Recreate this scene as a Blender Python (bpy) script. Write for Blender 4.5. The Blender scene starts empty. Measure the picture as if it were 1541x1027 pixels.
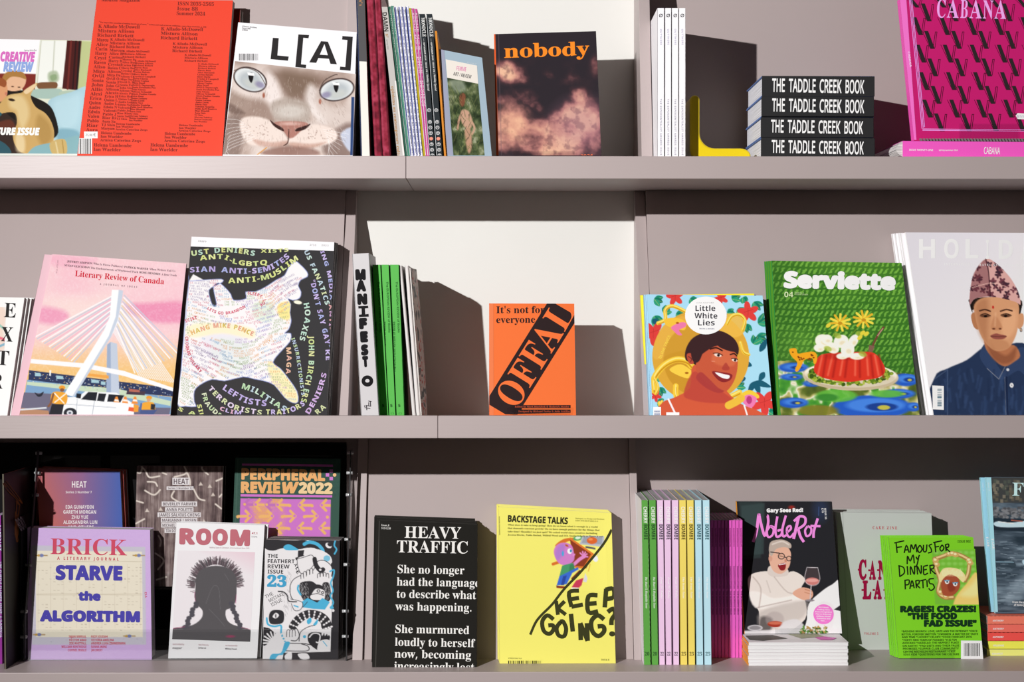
import bpy, math, random
import numpy as np
from mathutils import Vector
from mathutils.geometry import tessellate_polygon

# ------------------------------------------------------------------ camera, light, exposure
U = 1 / 780.0                       # one photograph pixel on the shelf fronts, in metres
F = 2496.0                          # focal length in pixels
CX, CY = 770.5, 495.0               # optical axis in the picture
D = F * U                           # camera to shelf fronts: 3.2 m
YAW = math.radians(0.47)
CAM = Vector((0, -D, 1.5))
FW = Vector((math.sin(YAW), math.cos(YAW), 0)); RT = Vector((math.cos(YAW), -math.sin(YAW), 0))

SC = bpy.context.scene
COL = SC.collection
cd = bpy.data.cameras.new('camera'); cam = bpy.data.objects.new('camera', cd); COL.objects.link(cam)
cam.location = CAM; cam.rotation_euler = (math.pi / 2, 0, -YAW)
cd.sensor_width = 36; cd.lens = 36 * F / 1541; cd.shift_y = -(513.5 - CY) / 1541
cd.clip_start = .05; cd.clip_end = 50
SC.camera = cam
LAMP = Vector((-1.75, -3.0, 1.5 + .93)); AIM = Vector((1.9, 0, 1.6)); HALF = math.radians(60)
ld = bpy.data.lights.new('studio_lamp', 'SPOT'); lo = bpy.data.objects.new('studio_lamp', ld); COL.objects.link(lo)   # flash head at the left, turned towards the far right end
lo.location = LAMP; lo.rotation_euler = (AIM - LAMP).to_track_quat('-Z', 'Y').to_euler()
ld.spot_size = 2 * HALF; ld.spot_blend = 1.0; ld.energy = 730; ld.shadow_soft_size = .021; ld.color = (1, .982, .97)
w = bpy.data.worlds.new('room_light'); SC.world = w; w.use_nodes = True
w.node_tree.nodes['Background'].inputs[0].default_value = (1.0, .86, .76, 1)
w.node_tree.nodes['Background'].inputs[1].default_value = .045
SC.view_settings.view_transform = 'Standard'; SC.view_settings.look = 'None'
SC.view_settings.exposure = 0; SC.view_settings.gamma = 1; SC.view_settings.use_curve_mapping = False

# ------------------------------------------------------------------ projection helpers
def ray(px, py):
    return FW + RT * ((px - CX) / F) + Vector((0, 0, -(py - CY) / F))
def at(px, py, y=0.0):
    d = ray(px, py); return CAM + d * ((y - CAM.y) / d.y)

# ------------------------------------------------------------------ colours and materials
def lin(c):
    c = np.asarray(c, float); return np.where(c <= .04045, c / 12.92, ((c + .055) / 1.055) ** 2.4)
def hx(h):
    if isinstance(h, str): return np.array([int(h[i:i + 2], 16) / 255 for i in (0, 2, 4)])
    return np.asarray(h, float)
def illum(x):                      # how strongly the lamp and the room reach a wall point at world x
    def f(x):
        d = (x - LAMP.x, 3.0, -.75); r = math.sqrt(d[0] ** 2 + d[1] ** 2 + d[2] ** 2); A = AIM - LAMP; c = (d[0] * A.x + d[1] * A.y + d[2] * A.z) / (r * A.length)
        t = min(1, max(0, (c - math.cos(HALF)) / (1 - math.cos(HALF)))); return t * t * (3 - 2 * t) / r ** 3
    if isinstance(x, np.ndarray): xs = np.linspace(-2, 2, 41); return 1.06 * np.interp(x, xs, [f(v) for v in xs]) / f(0) + .03
    return 1.06 * f(x) / f(0) + .03
def alb(h, x=0.0):                 # seen sRGB colour -> albedo
    return np.clip(lin(hx(h)) / illum(x), .002, .93)
MATS = {}
def mat(name, color=(.5, .5, .5), rough=.55, metal=0, spec=.06, **kw):
    key = (name, tuple(np.round(color, 4)), rough)
    if key in MATS: return MATS[key]
    m = bpy.data.materials.new(name); m.use_nodes = True
    b = m.node_tree.nodes['Principled BSDF']
    b.inputs['Base Color'].default_value = (*[float(c) for c in color], 1)
    b.inputs['Roughness'].default_value = rough; b.inputs['Metallic'].default_value = metal
    b.inputs['Specular IOR Level'].default_value = spec
    MATS[key] = m; return m
def painted(name, color, bump=.12, rough=.42, scale=60, spec=.45):
    m = mat(name, color, rough, 0, spec); nt = m.node_tree; b = nt.nodes['Principled BSDF']
    tc = nt.nodes.new('ShaderNodeTexCoord'); mp = nt.nodes.new('ShaderNodeMapping'); mp.inputs['Scale'].default_value = (1.2, 8, 22)
    n1 = nt.nodes.new('ShaderNodeTexNoise'); n1.inputs['Scale'].default_value = scale * .18; n1.inputs['Detail'].default_value = 6
    n2 = nt.nodes.new('ShaderNodeTexNoise'); n2.inputs['Scale'].default_value = 900; n2.inputs['Detail'].default_value = 2
    ad = nt.nodes.new('ShaderNodeMath'); ad.operation = 'MULTIPLY_ADD'; ad.inputs[1].default_value = .5
    bp = nt.nodes.new('ShaderNodeBump'); bp.inputs['Strength'].default_value = bump; bp.inputs['Distance'].default_value = .0012
    L = nt.links
    L.new(tc.outputs['Object'], mp.inputs[0]); L.new(mp.outputs[0], n1.inputs['Vector']); L.new(tc.outputs['Object'], n2.inputs['Vector'])
    L.new(n2.outputs[0], ad.inputs[0]); L.new(n1.outputs[0], ad.inputs[2]); L.new(ad.outputs[0], bp.inputs['Height']); L.new(bp.outputs[0], b.inputs['Normal'])
    n3 = nt.nodes.new('ShaderNodeTexNoise'); n3.inputs['Scale'].default_value = 3.5; n3.inputs['Detail'].default_value = 4
    L.new(tc.outputs['Object'], n3.inputs['Vector'])
    cr = nt.nodes.new('ShaderNodeMix'); cr.data_type = 'RGBA'
    cr.inputs[6].default_value = (*[c * .955 for c in color], 1); cr.inputs[7].default_value = (*[min(1, c * 1.045) for c in color], 1)
    L.new(n3.outputs[0], cr.inputs[0]); L.new(cr.outputs[2], b.inputs['Base Color'])
    return m
def print_mat(name='printed_paper', rough=.55, spec=.06):
    if name in MATS: return MATS[name]
    m = bpy.data.materials.new(name); m.use_nodes = True; b = m.node_tree.nodes['Principled BSDF']
    a = m.node_tree.nodes.new('ShaderNodeAttribute'); a.attribute_name = 'ink'
    m.node_tree.links.new(a.outputs['Color'], b.inputs['Base Color'])
    b.inputs['Roughness'].default_value = rough; b.inputs['Specular IOR Level'].default_value = spec
    MATS[name] = m; return m
def paper_mat(h='f3f1ee', x=0, name='page_edges', dark=.62, scale=900):
    c = alb(h, x); key = (name, tuple(np.round(c, 3)), dark, scale)
    if key in MATS: return MATS[key]
    m = bpy.data.materials.new(name); m.use_nodes = True; nt = m.node_tree; b = nt.nodes['Principled BSDF']; b.inputs['Roughness'].default_value = .8
    uv = nt.nodes.new('ShaderNodeAttribute'); uv.attribute_name = 'leaf'
    mp = nt.nodes.new('ShaderNodeMapping'); mp.inputs['Scale'].default_value = (scale, 6, 6)
    n = nt.nodes.new('ShaderNodeTexNoise'); n.inputs['Scale'].default_value = 1; n.inputs['Detail'].default_value = 3
    mx = nt.nodes.new('ShaderNodeMix'); mx.data_type = 'RGBA'
    mx.inputs[6].default_value = (*[float(v) * dark for v in c], 1); mx.inputs[7].default_value = (*[float(v) for v in c], 1)
    mr = nt.nodes.new('ShaderNodeMapRange'); mr.inputs[1].default_value = .35; mr.inputs[2].default_value = .55
    L = nt.links; L.new(uv.outputs['Vector'], mp.inputs[0]); L.new(mp.outputs[0], n.inputs['Vector']); L.new(n.outputs[0], mr.inputs[0]); L.new(mr.outputs[0], mx.inputs[0]); L.new(mx.outputs[2], b.inputs['Base Color'])
    MATS[key] = m; return m
def acrylic():
    if 'acrylic' in MATS: return MATS['acrylic']
    m = bpy.data.materials.new('clear_acrylic'); m.use_nodes = True; nt = m.node_tree
    nt.nodes.remove(nt.nodes['Principled BSDF'])
    t = nt.nodes.new('ShaderNodeBsdfTransparent'); t.inputs[0].default_value = (.95, .955, .955, 1)
    g = nt.nodes.new('ShaderNodeBsdfGlossy'); g.inputs['Roughness'].default_value = .06
    f = nt.nodes.new('ShaderNodeFresnel'); f.inputs[0].default_value = 1.49
    mx = nt.nodes.new('ShaderNodeMixShader'); L = nt.links
    ge = nt.nodes.new('ShaderNodeNewGeometry'); iv = nt.nodes.new('ShaderNodeMath'); iv.operation = 'SUBTRACT'; iv.inputs[0].default_value = 1; mu = nt.nodes.new('ShaderNodeMath'); mu.operation = 'MULTIPLY'
    L.new(ge.outputs['Backfacing'], iv.inputs[1]); L.new(iv.outputs[0], mu.inputs[0]); L.new(f.outputs[0], mu.inputs[1])
    L.new(mu.outputs[0], mx.inputs[0]); L.new(t.outputs[0], mx.inputs[1]); L.new(g.outputs[0], mx.inputs[2]); L.new(mx.outputs[0], nt.nodes['Material Output'].inputs[0])
    MATS['acrylic'] = m; return m

# ------------------------------------------------------------------ objects
def empty(name, loc, label=None, cat=None, group=None):
    o = bpy.data.objects.new(name, None); COL.objects.link(o); o.location = loc; o.empty_display_size = .02
    return tag(o, label, cat, group)
def tag(o, label=None, cat=None, group=None, kind=None):
    if label: o['label'] = label
    if cat: o['category'] = cat
    if group: o['group'] = group
    if kind: o['kind'] = kind
    return o
class MB:
    def __init__(s): s.v = []; s.f = []; s.m = []; s.leaf = []
    def box8(s, c, mi=0, leaf=None):
        n = len(s.v); s.v += [Vector(p) for p in c]; s.leaf += leaf or [(0, 0, 0)] * 8
        for q in ((0, 1, 2, 3), (7, 6, 5, 4), (0, 4, 5, 1), (1, 5, 6, 2), (2, 6, 7, 3), (3, 7, 4, 0)):
            s.f.append(tuple(n + i for i in q)); s.m.append(mi)
        return s
    def box(s, x0, x1, y0, y1, z0, z1, mi=0):
        return s.box8([(x0, y0, z0), (x1, y0, z0), (x1, y0, z1), (x0, y0, z1), (x0, y1, z0), (x1, y1, z0), (x1, y1, z1), (x0, y1, z1)], mi)
    def prism(s, prof, x0, x1, mi=0):       # profile in (y, z), extruded along x
        n = len(s.v); k = len(prof)
        for x in (x0, x1): s.v += [Vector((x, p[0], p[1])) for p in prof]; s.leaf += [(0, 0, 0)] * k
        s.f.append(tuple(n + i for i in range(k))); s.f.append(tuple(n + 2 * k - 1 - i for i in range(k))); s.m += [mi, mi]
        for i in range(k):
            j = (i + 1) % k; s.f.append((n + i, n + k + i, n + k + j, n + j)); s.m.append(mi)
        return s
    def tube(s, pts, r, seg=8, mi=0):
        pts = [Vector(p) for p in pts]; n = len(s.v)
        for i, p in enumerate(pts):
            t = (pts[min(i + 1, len(pts) - 1)] - pts[max(i - 1, 0)]).normalized()
            a = t.orthogonal().normalized(); b = t.cross(a)
            for k in range(seg):
                an = 2 * math.pi * k / seg; s.v.append(p + (a * math.cos(an) + b * math.sin(an)) * r); s.leaf.append((0, 0, 0))
        for i in range(len(pts) - 1):
            for k in range(seg):
                k2 = (k + 1) % seg; s.f.append((n + i * seg + k, n + i * seg + k2, n + (i + 1) * seg + k2, n + (i + 1) * seg + k)); s.m.append(mi)
        s.f.append(tuple(n + k for k in range(seg))[::-1]); s.f.append(tuple(n + (len(pts) - 1) * seg + k for k in range(seg))); s.m += [mi, mi]
        return s
    def build(s, name, mats, parent=None, origin=None, bevel=0, smooth=False, leafattr=False):
        o3 = parent.location if (parent is not None and parent.parent is None) else (Vector(origin) if origin is not None else Vector((0, 0, 0)))
        if parent is not None and parent.parent is not None: o3 = parent.parent.location
        me = bpy.data.meshes.new(name); me.from_pydata([v - o3 for v in s.v], [], s.f); me.update()
        for m in (mats if isinstance(mats, (list, tuple)) else [mats]): me.materials.append(m)
        me.polygons.foreach_set('material_index', s.m)
        if smooth: me.polygons.foreach_set('use_smooth', [True] * len(s.f))
        if leafattr:
            a = me.attributes.new('leaf', 'FLOAT_VECTOR', 'POINT'); a.data.foreach_set('vector', np.array(s.leaf, np.float32).ravel())
        o = bpy.data.objects.new(name, me); COL.objects.link(o)
        import bmesh as _b
        bm = _b.new(); bm.from_mesh(me); _b.ops.recalc_face_normals(bm, faces=bm.faces); bm.to_mesh(me); bm.free()
        if parent is not None: o.parent = parent
        elif origin is not None: o.location = origin
        if bevel:
            b = o.modifiers.new('edge', 'BEVEL'); b.width = bevel; b.segments = 2; b.limit_method = 'ANGLE'
        return o

# ------------------------------------------------------------------ lettering (Blender's own built-in fonts)
_ts = bpy.data.scenes.new('type_shop')
_tc = bpy.data.curves.new('type', 'FONT'); _to = bpy.data.objects.new('type', _tc); _ts.collection.objects.link(_to)
_bf = _tc.font
try:                                # the maths alphabets (serif, sans, script) of Blender's bundled fonts; without the file the built-in font falls back to them
    _tc.font = bpy.data.fonts.load(bpy.utils.system_resource('DATAFILES') + '/fonts/NotoSansMath-Regular.woff2')
    _tc.font_bold = _bf
except Exception: pass
BASE = dict(sb=(0x1D400, 0x1D7CE), sr=(0x1D400, 0x1D7CE), si=(0x1D434, 0x1D7CE), sbi=(0x1D468, 0x1D7CE), sc=(0x1D4D0, 0x1D7CE), s=(0x1D5A0, 0x1D7E2), b=(0x1D5D4, 0x1D7EC),
            hv=(0x1D5D4, 0x1D7EC), it=(0x1D608, 0x1D7E2), bi=(0x1D63C, 0x1D7EC), m=(0x1D670, 0x1D7F6), sl=(0x1D400, 0x1D7CE))
OFF = dict(sr=-.013, hv=.035, sl=-.02)
_cache = {}
def glyphs(s, font, off=None, res=None, space=1.0):
    key = (s, font, off, res, space)
    if key in _cache: return _cache[key]
    A, N = BASE[font]; o = ''
    for c in s:
        if 'A' <= c <= 'Z': o += chr(A + ord(c) - 65)
        elif c == 'h' and font == 'si': o += '\u210E'
        elif 'a' <= c <= 'z': o += chr(A + 26 + ord(c) - 97)
        elif '0' <= c <= '9': o += chr(N + ord(c) - 48)
        else: o += c
    o = o.replace('\u2019', "'")
    _tc.body = o; _tc.offset = OFF.get(font, 0) if off is None else off; _tc.resolution_u = res or 2; _tc.space_character = space
    for i_, c_ in enumerate(o): _tc.body_format[i_].use_bold = (126 < ord(c_) < 0x2100)
    vl = _ts.view_layers[0]; vl.update(); dg = vl.depsgraph
    ev = _to.evaluated_get(dg); me = ev.to_mesh()
    n = len(me.vertices); co = np.zeros(n * 3, np.float32); me.vertices.foreach_get('co', co); co = co.reshape(-1, 3)[:, :2].astype(float)
    me.calc_loop_triangles(); tr = np.zeros(len(me.loop_triangles) * 3, np.int32); me.loop_triangles.foreach_get('vertices', tr); tr = tr.reshape(-1, 3)
    if len(tr):
        p_ = co[tr]; ar = np.abs((p_[:, 1, 0] - p_[:, 0, 0]) * (p_[:, 2, 1] - p_[:, 0, 1]) - (p_[:, 2, 0] - p_[:, 0, 0]) * (p_[:, 1, 1] - p_[:, 0, 1])); tr = tr[ar > 1e-7]
    ev.to_mesh_clear(); _cache[key] = (co, tr); return co, tr
CAP = {}
def cap(font):
    if font not in CAP: CAP[font] = float(glyphs('H', font)[0][:, 1].max())
    return CAP[font]
_w = {}
def inkw(ch, font):
    if (ch, font) not in _w:
        co, tr = glyphs(ch, font); _w[ch, font] = float(np.ptp(co[:, 0])) / cap(font) if len(co) else .35
    return _w[ch, font]

# ------------------------------------------------------------------ painted pictures (colour per vertex, laid out on the cover)
def catmull(pts, closed=True, n=5):
    p = np.array(pts, float); k = len(p); out = []
    for i in range(k if closed else k - 1):
        a, b, c, d = (p[(i - 1) % k], p[i], p[(i + 1) % k], p[(i + 2) % k]) if closed else (p[max(i - 1, 0)], p[i], p[i + 1], p[min(i + 2, k - 1)])
        for t in np.arange(n) / n:
            out.append(.5 * ((2 * b) + (-a + c) * t + (2 * a - 5 * b + 4 * c - d) * t * t + (-a + 3 * b - 3 * c + d) * t ** 3))
    if not closed: out.append(p[-1])
    return np.array(out)
def vnoise(X, Y, s, seed=0, octv=4):
    rs = np.random.RandomState(seed); T = rs.rand(64, 64); r = 0; a = 1; tot = 0
    for o in range(octv):
        x = X / s * (2 ** o) + 17.3 * o; y = Y / s * (2 ** o) + 9.1 * o
        xi = np.floor(x).astype(int); yi = np.floor(y).astype(int); fx = x - xi; fy = y - yi
        fx = fx * fx * (3 - 2 * fx); fy = fy * fy * (3 - 2 * fy)
        g = lambda i, j: T[(yi + j) % 64, (xi + i) % 64]
        r = r + a * ((g(0, 0) * (1 - fx) + g(1, 0) * fx) * (1 - fy) + (g(0, 1) * (1 - fx) + g(1, 1) * fx) * fy); tot += a; a *= .5
    return r / tot
class Pic:
    def __init__(s, quad, step=1.0, base='808080', crop=(0, 0, 1)):
        s.q = [np.array(q, float) for q in quad]; tl, tr, br, bl = s.q
        s.W = int(max(np.hypot(*(tr - tl)), np.hypot(*(br - bl))) / step) + 2; s.H = int(max(np.hypot(*(bl - tl)), np.hypot(*(br - tr))) / step) + 2
        u, v = np.meshgrid(np.linspace(0, 1, s.W), np.linspace(0, 1, s.H))
        P = [(tl[i] * (1 - u) + tr[i] * u) * (1 - v) + (bl[i] * (1 - u) + br[i] * u) * v for i in (0, 1)]
        s.PX, s.PY = P; s.u, s.v = u, v; s.step = step; s.C = np.zeros((s.H, s.W, 3)); s.C[:] = hx(base); s.crop(*crop); s.clipm = None
    def crop(s, x0, y0, k): s.x0, s.y0, s.k = x0, y0, k; s.X = (s.PX - x0) * k; s.Y = (s.PY - y0) * k; return s
    def box(s, x0, x1, y0, y1):
        if getattr(s, '_k', None) != (s.x0, s.y0, s.k):
            s._k = (s.x0, s.y0, s.k); s.cm = s.X.min(0), s.X.max(0); s.rm = s.Y.min(1), s.Y.max(1)
        c = np.nonzero((s.cm[1] >= x0) & (s.cm[0] <= x1))[0]; r = np.nonzero((s.rm[1] >= y0) & (s.rm[0] <= y1))[0]
        if not len(c) or not len(r): return None
        return (slice(r[0], r[-1] + 1), slice(c[0], c[-1] + 1))
    def put(s, a, col, al=1):
        if isinstance(a, tuple):
            sl, a = a
            if sl is None: return s
        else: sl = (slice(0, s.H), slice(0, s.W))
        a = a * al
        if s.clipm is not None: a = a * s.clipm[sl]
        a = a[..., None]; c = col if isinstance(col, np.ndarray) and col.ndim == 3 else hx(col)
        if isinstance(c, np.ndarray) and c.ndim == 3: c = c[sl] if c.shape[:2] == (s.H, s.W) else c
        s.C[sl] = s.C[sl] * (1 - a) + c * a; return s
    def full(s, m):
        o = np.zeros((s.H, s.W)); 
        if m[0] is not None: o[m[0]] = m[1]
        return o
    def mpoly(s, pts, soft=None):
        p = np.array(pts, float); soft = soft or s.k * s.step * .9; pad = soft + 1
        sl = s.box(p[:, 0].min() - pad, p[:, 0].max() + pad, p[:, 1].min() - pad, p[:, 1].max() + pad)
        if sl is None: return (None, 0)
        x = s.X[sl]; y = s.Y[sl]; ins = np.zeros(x.shape, bool); d = np.full(x.shape, 1e9); n = len(p)
        for i in range(n):
            x1, y1 = p[i]; x2, y2 = p[(i + 1) % n]
            if y1 != y2:
                c = (y1 > y) != (y2 > y); ins ^= c & (x < (x2 - x1) * (y - y1) / (y2 - y1) + x1)
            dx, dy = x2 - x1, y2 - y1; L = dx * dx + dy * dy + 1e-9; t = np.clip(((x - x1) * dx + (y - y1) * dy) / L, 0, 1)
            d = np.minimum(d, (x - x1 - t * dx) ** 2 + (y - y1 - t * dy) ** 2)
        d = np.sqrt(d); return (sl, np.clip(np.where(ins, d, -d) / soft + .5, 0, 1))
    def poly(s, pts, col, al=1, soft=None): return s.put(s.mpoly(pts, soft), col, al)
    def blob(s, pts, col, al=1, soft=None): return s.put(s.mpoly(catmull(pts, n=4), soft), col, al)
    def mell(s, cx, cy, rx, ry, ang=0, soft=None):
        soft = soft or s.k * s.step * .9; R = max(rx, ry) * (1 + soft / min(rx, ry)) + 1; sl = s.box(cx - R, cx + R, cy - R, cy + R)
        if sl is None: return (None, 0)
        a = math.radians(ang); dx = s.X[sl] - cx; dy = s.Y[sl] - cy
        x = dx * math.cos(a) + dy * math.sin(a); y = -dx * math.sin(a) + dy * math.cos(a)
        r = np.sqrt((x / rx) ** 2 + (y / ry) ** 2) + 1e-9; return (sl, np.clip((1 - r) * min(rx, ry) / soft + .5, 0, 1))
    def ell(s, cx, cy, rx, ry, col, ang=0, al=1, soft=None): return s.put(s.mell(cx, cy, rx, ry, ang, soft), col, al)
    def mline(s, pts, w, curve=False, soft=None):
        p = catmull(pts, False, 4) if curve else np.array(pts, float); soft = soft or s.k * s.step * .9; pad = w + soft
        sl = s.box(p[:, 0].min() - pad, p[:, 0].max() + pad, p[:, 1].min() - pad, p[:, 1].max() + pad)
        if sl is None: return (None, 0)
        x = s.X[sl]; y = s.Y[sl]; d = np.full(x.shape, 1e9)
        for i in range(len(p) - 1):
            x1, y1 = p[i]; dx, dy = p[i + 1] - p[i]; L = dx * dx + dy * dy + 1e-9; t = np.clip(((x - x1) * dx + (y - y1) * dy) / L, 0, 1)
            d = np.minimum(d, (x - x1 - t * dx) ** 2 + (y - y1 - t * dy) ** 2)
        return (sl, np.clip((w / 2 - np.sqrt(d)) / soft + .5, 0, 1))
    def line(s, pts, w, col, al=1, curve=False, soft=None): return s.put(s.mline(pts, w, curve, soft), col, al)
    def grad(s, p0, c0, p1, c1, mask=None, al=1):
        dx, dy = p1[0] - p0[0], p1[1] - p0[1]; t = np.clip(((s.X - p0[0]) * dx + (s.Y - p0[1]) * dy) / (dx * dx + dy * dy), 0, 1)[..., None]
        return s.put(np.ones_like(s.X) if mask is None else mask, hx(c0) * (1 - t) + hx(c1) * t, al)
    def noise(s, scale, seed=0, o=4, sx=1, sy=1): return vnoise(s.X / sx, s.Y / sy, scale, seed, o)
    def ramp(s, t, stops):
        xs = [q[0] for q in stops]; cs = np.array([hx(q[1]) for q in stops]); return np.stack([np.interp(t, xs, cs[:, i]) for i in range(3)], -1)

# ------------------------------------------------------------------ a flat face of a book and everything printed on it
LAY = 1.4e-5
class Face:
    """plane  Y = yb + m (Z - z0) + q (X - x0), seen through photograph pixels"""
    def __init__(s, yb, m=0, q=0, z0=0, x0=0):
        s.m, s.q = m, q; s.c = yb - m * z0 - q * x0; s.N = Vector((q, -1, m)).normalized(); s.x0 = 0; s.y0 = 0; s.k = 1; s.layer = 0
        s.bk = {}; s.pics = []; s.root = None; s.bucket = None; s.quad = None; s.clipping = True; s.bbs = np.zeros((64, 5)); s.nb = 0
    def hit(s, px, py, off=0):
        d = ray(px, py); n = Vector((-s.q, 1, -s.m)); t = (s.c - n.dot(CAM)) / n.dot(d); return CAM + d * t + s.N * off
    def hits(s, P, off):            # P: (n,2) array of pixels
        dx = (P[:, 0] - CX) / F; dz = -(P[:, 1] - CY) / F
        d = np.stack([FW.x + RT.x * dx, FW.y + RT.y * dx, dz], 1); n = np.array([-s.q, 1, -s.m]); c = np.array(CAM)
        t = (s.c - n @ c) / (d @ n); return c + d * t[:, None] + np.array(s.N) * off
    def clampq(s, P):              # nothing is printed past the cover's edges
        tl, tr, br, bl = s.quad; cen = (tl + tr + br + bl) / 4
        for a, b in ((tl, tr), (tr, br), (br, bl), (bl, tl)):
            e = b - a; n = np.array([-e[1], e[0]]) / (np.hypot(*e) + 1e-9)
            if (cen - a) @ n < 0: n = -n
            d = (P - a) @ n; P = P - np.minimum(d, 0)[:, None] * n
        return P
    def crop(s, x0, y0, k): s.x0, s.y0, s.k = x0, y0, k; return s
    def px(s, p): return np.array([s.x0 + p[0] / s.k, s.y0 + p[1] / s.k])
    def _add(s, P, tr, col, name='printed_shape'):
        if s.quad is not None and s.clipping: P = s.clampq(np.array(P, float))
        hv = getattr(s, '_hv', 0); s._hv = 0
        bb = (P[:, 0].min() - .3, P[:, 0].max() + .3, P[:, 1].min() - .3, P[:, 1].max() + .3); lv = 0
        if s.nb:
            A = s.bbs[:s.nb]; hit = (A[:, 0] < bb[1]) & (A[:, 1] > bb[0]) & (A[:, 2] < bb[3]) & (A[:, 3] > bb[2])
            if hit.any(): lv = A[hit, 4].max()
        if s.nb >= len(s.bbs): s.bbs = np.concatenate([s.bbs, np.zeros_like(s.bbs)])
        s.bbs[s.nb] = (*bb, lv + (8 if hv else 1)); s.nb += 1
        V = s.hits(P, .00036 + (lv + 1) * LAY)
        if hv: V = V + np.repeat(np.arange(8), hv)[:, None] * np.array(s.N) * LAY
        B = s.bk.setdefault(s.bucket or name, [[], [], [], 0])
        B[0].append(V); B[1].append(tr + B[3]); B[3] += len(V)
        x = float(V[:, 0].mean()); B[2].append(np.tile(alb(col, x), (len(V), 1)))
    def text(s, t, p0, p1, h, col, font='b', off=None, res=None, space=1.0, skew=0):
        heavy = off if (off or 0) > 0 else (.035 if font == 'hv' else 0); off = 0
        co, tr = glyphs(t, font, off, res, space)
        if not len(co): return s
        a = s.px(p0); b = s.px(p1); d = b - a; L = np.hypot(*d); e = d / L; up = np.array([e[1], -e[0]])
        if heavy: n_ = len(co); co = np.concatenate([co + heavy * np.array([math.cos(k * math.pi / 4), math.sin(k * math.pi / 4)]) for k in range(8)]); tr = np.concatenate([tr + n_ * k for k in range(8)])
        xmn, xmx = co[:, 0].min(), co[:, 0].max(); sx = L / max(xmx - xmn, 1e-6); sy = (h / s.k) / cap(font)
        X = (co[:, 0] - xmn) * sx; Y = co[:, 1] * sy; X = X + Y * skew
        s._hv = len(co) // 8 if heavy else 0
        s._add(a + X[:, None] * e + Y[:, None] * up, tr, col, 'title_lettering' if h / s.k >= 11 else 'small_lettering'); return s
    def lines(s, ts, p0, dy, h, col, font='b', w=None, k=1.0, **kw):
        """left-aligned lines: width per character w (crop units)"""
        for i, t in enumerate(ts):
            if not t: continue
            ww = (w or h * .62) * len(t) * k
            x, y = p0[0] + dy[0] * i, p0[1] + dy[1] * i; sl = kw.get('slope', 0)
            s.text(t, (x, y), (x + ww, y + ww * sl), h, col, font)
        return s
    def poly(s, pts, col, curve=False):
        P = np.array([s.px(p) for p in (catmull(pts) if curve else pts)])
        tr = tessellate_polygon([[Vector((a, b, 0)) for a, b in P]]); s._add(P, np.array(tr), col); return s
    def rect(s, x0, y0, x1, y1, col, sl=0): return s.poly([(x0, y0), (x1, y0 + (x1 - x0) * sl), (x1, y1 + (x1 - x0) * sl), (x0, y1)], col)
    def disc(s, cx, cy, rx, ry, col, n=28): return s.poly([(cx + rx * math.cos(i * 2 * math.pi / n), cy + ry * math.sin(i * 2 * math.pi / n)) for i in range(n)], col)
    def stroke(s, pts, w, col, curve=True, n=4):
        p = np.array([s.px(q) for q in pts]); p = catmull(p, False, n) if curve and len(p) > 2 else p
        w = w / s.k; L = []; R = []
        for i in range(len(p)):
            t = p[min(i + 1, len(p) - 1)] - p[max(i - 1, 0)]; t = t / (np.hypot(*t) + 1e-9); nn = np.array([-t[1], t[0]]) * w / 2
            L.append(p[i] + nn); R.append(p[i] - nn)
        P = np.array(L + R); k = len(p); tr = []
        for i in range(k - 1): tr += [(i, i + 1, k + i), (i + 1, k + i + 1, k + i)]
        s._add(P, np.array(tr), col); return s
    def bars(s, x0, y0, x1, y1, col='202020', seed=1, vertical=False, bg='f4f4f4', n=28):
        rs = random.Random(seed); s.rect(x0 - 3, y0 - 3, x1 + 3, y1 + 3, bg)
        t = 0; a, b = (y0, y1) if vertical else (x0, x1)
        P = []; tr = []; q = (b - a) / n
        while t < n:
            wd = rs.choice((.5, .5, 1, 1.5)); lo = a + t * q; hi = min(b, lo + wd * q); k = len(P)
            P += [s.px(p) for p in ([(x0, lo), (x1, lo), (x1, hi), (x0, hi)] if vertical else [(lo, y0), (hi, y0), (hi, y1), (lo, y1)])]
            tr += [(k, k + 1, k + 2), (k, k + 2, k + 3)]; t += wd + rs.choice((.5, .8, 1.2))
        s._add(np.array(P), np.array(tr), col, 'barcode_print'); return s
    def pic(s, quad=None, step=1.0, base='808080', name='cover_picture'):
        q = quad if quad is not None else None
        P = Pic([s.px(p) for p in q] if q is not None else s.quad, step, base, (s.x0, s.y0, s.k)); P.name = name
        s.layer += 1; P.off = .00016 + len(s.pics) * .00006; s.pics.append(P); return P
    def finish(s, root, name='lettering', mat_=None):
        m = mat_ or print_mat(); o3 = np.array(root.location); out = []
        for P in s.pics:
            V = s.hits(np.stack([P.PX.ravel(), P.PY.ravel()], 1), P.off)
            i = (np.arange(P.H - 1)[:, None] * P.W + np.arange(P.W - 1)[None]).ravel()
            Fc = np.stack([i, i + P.W, i + P.W + 1, i + 1], 1)
            C = np.clip(P.C, 0, 1).reshape(-1, 3); A = np.clip(lin(C) / illum(V[:, 0])[:, None], .002, .93)
            out.append(mesh_np(P.name, V - o3, Fc, A, m, root))
        for nm, B in s.bk.items():
            out.append(mesh_np(nm, np.concatenate(B[0]) - o3, np.concatenate(B[1]), np.concatenate(B[2]), m, root))
        s.bk = {}; s.pics = []
        return out
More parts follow.
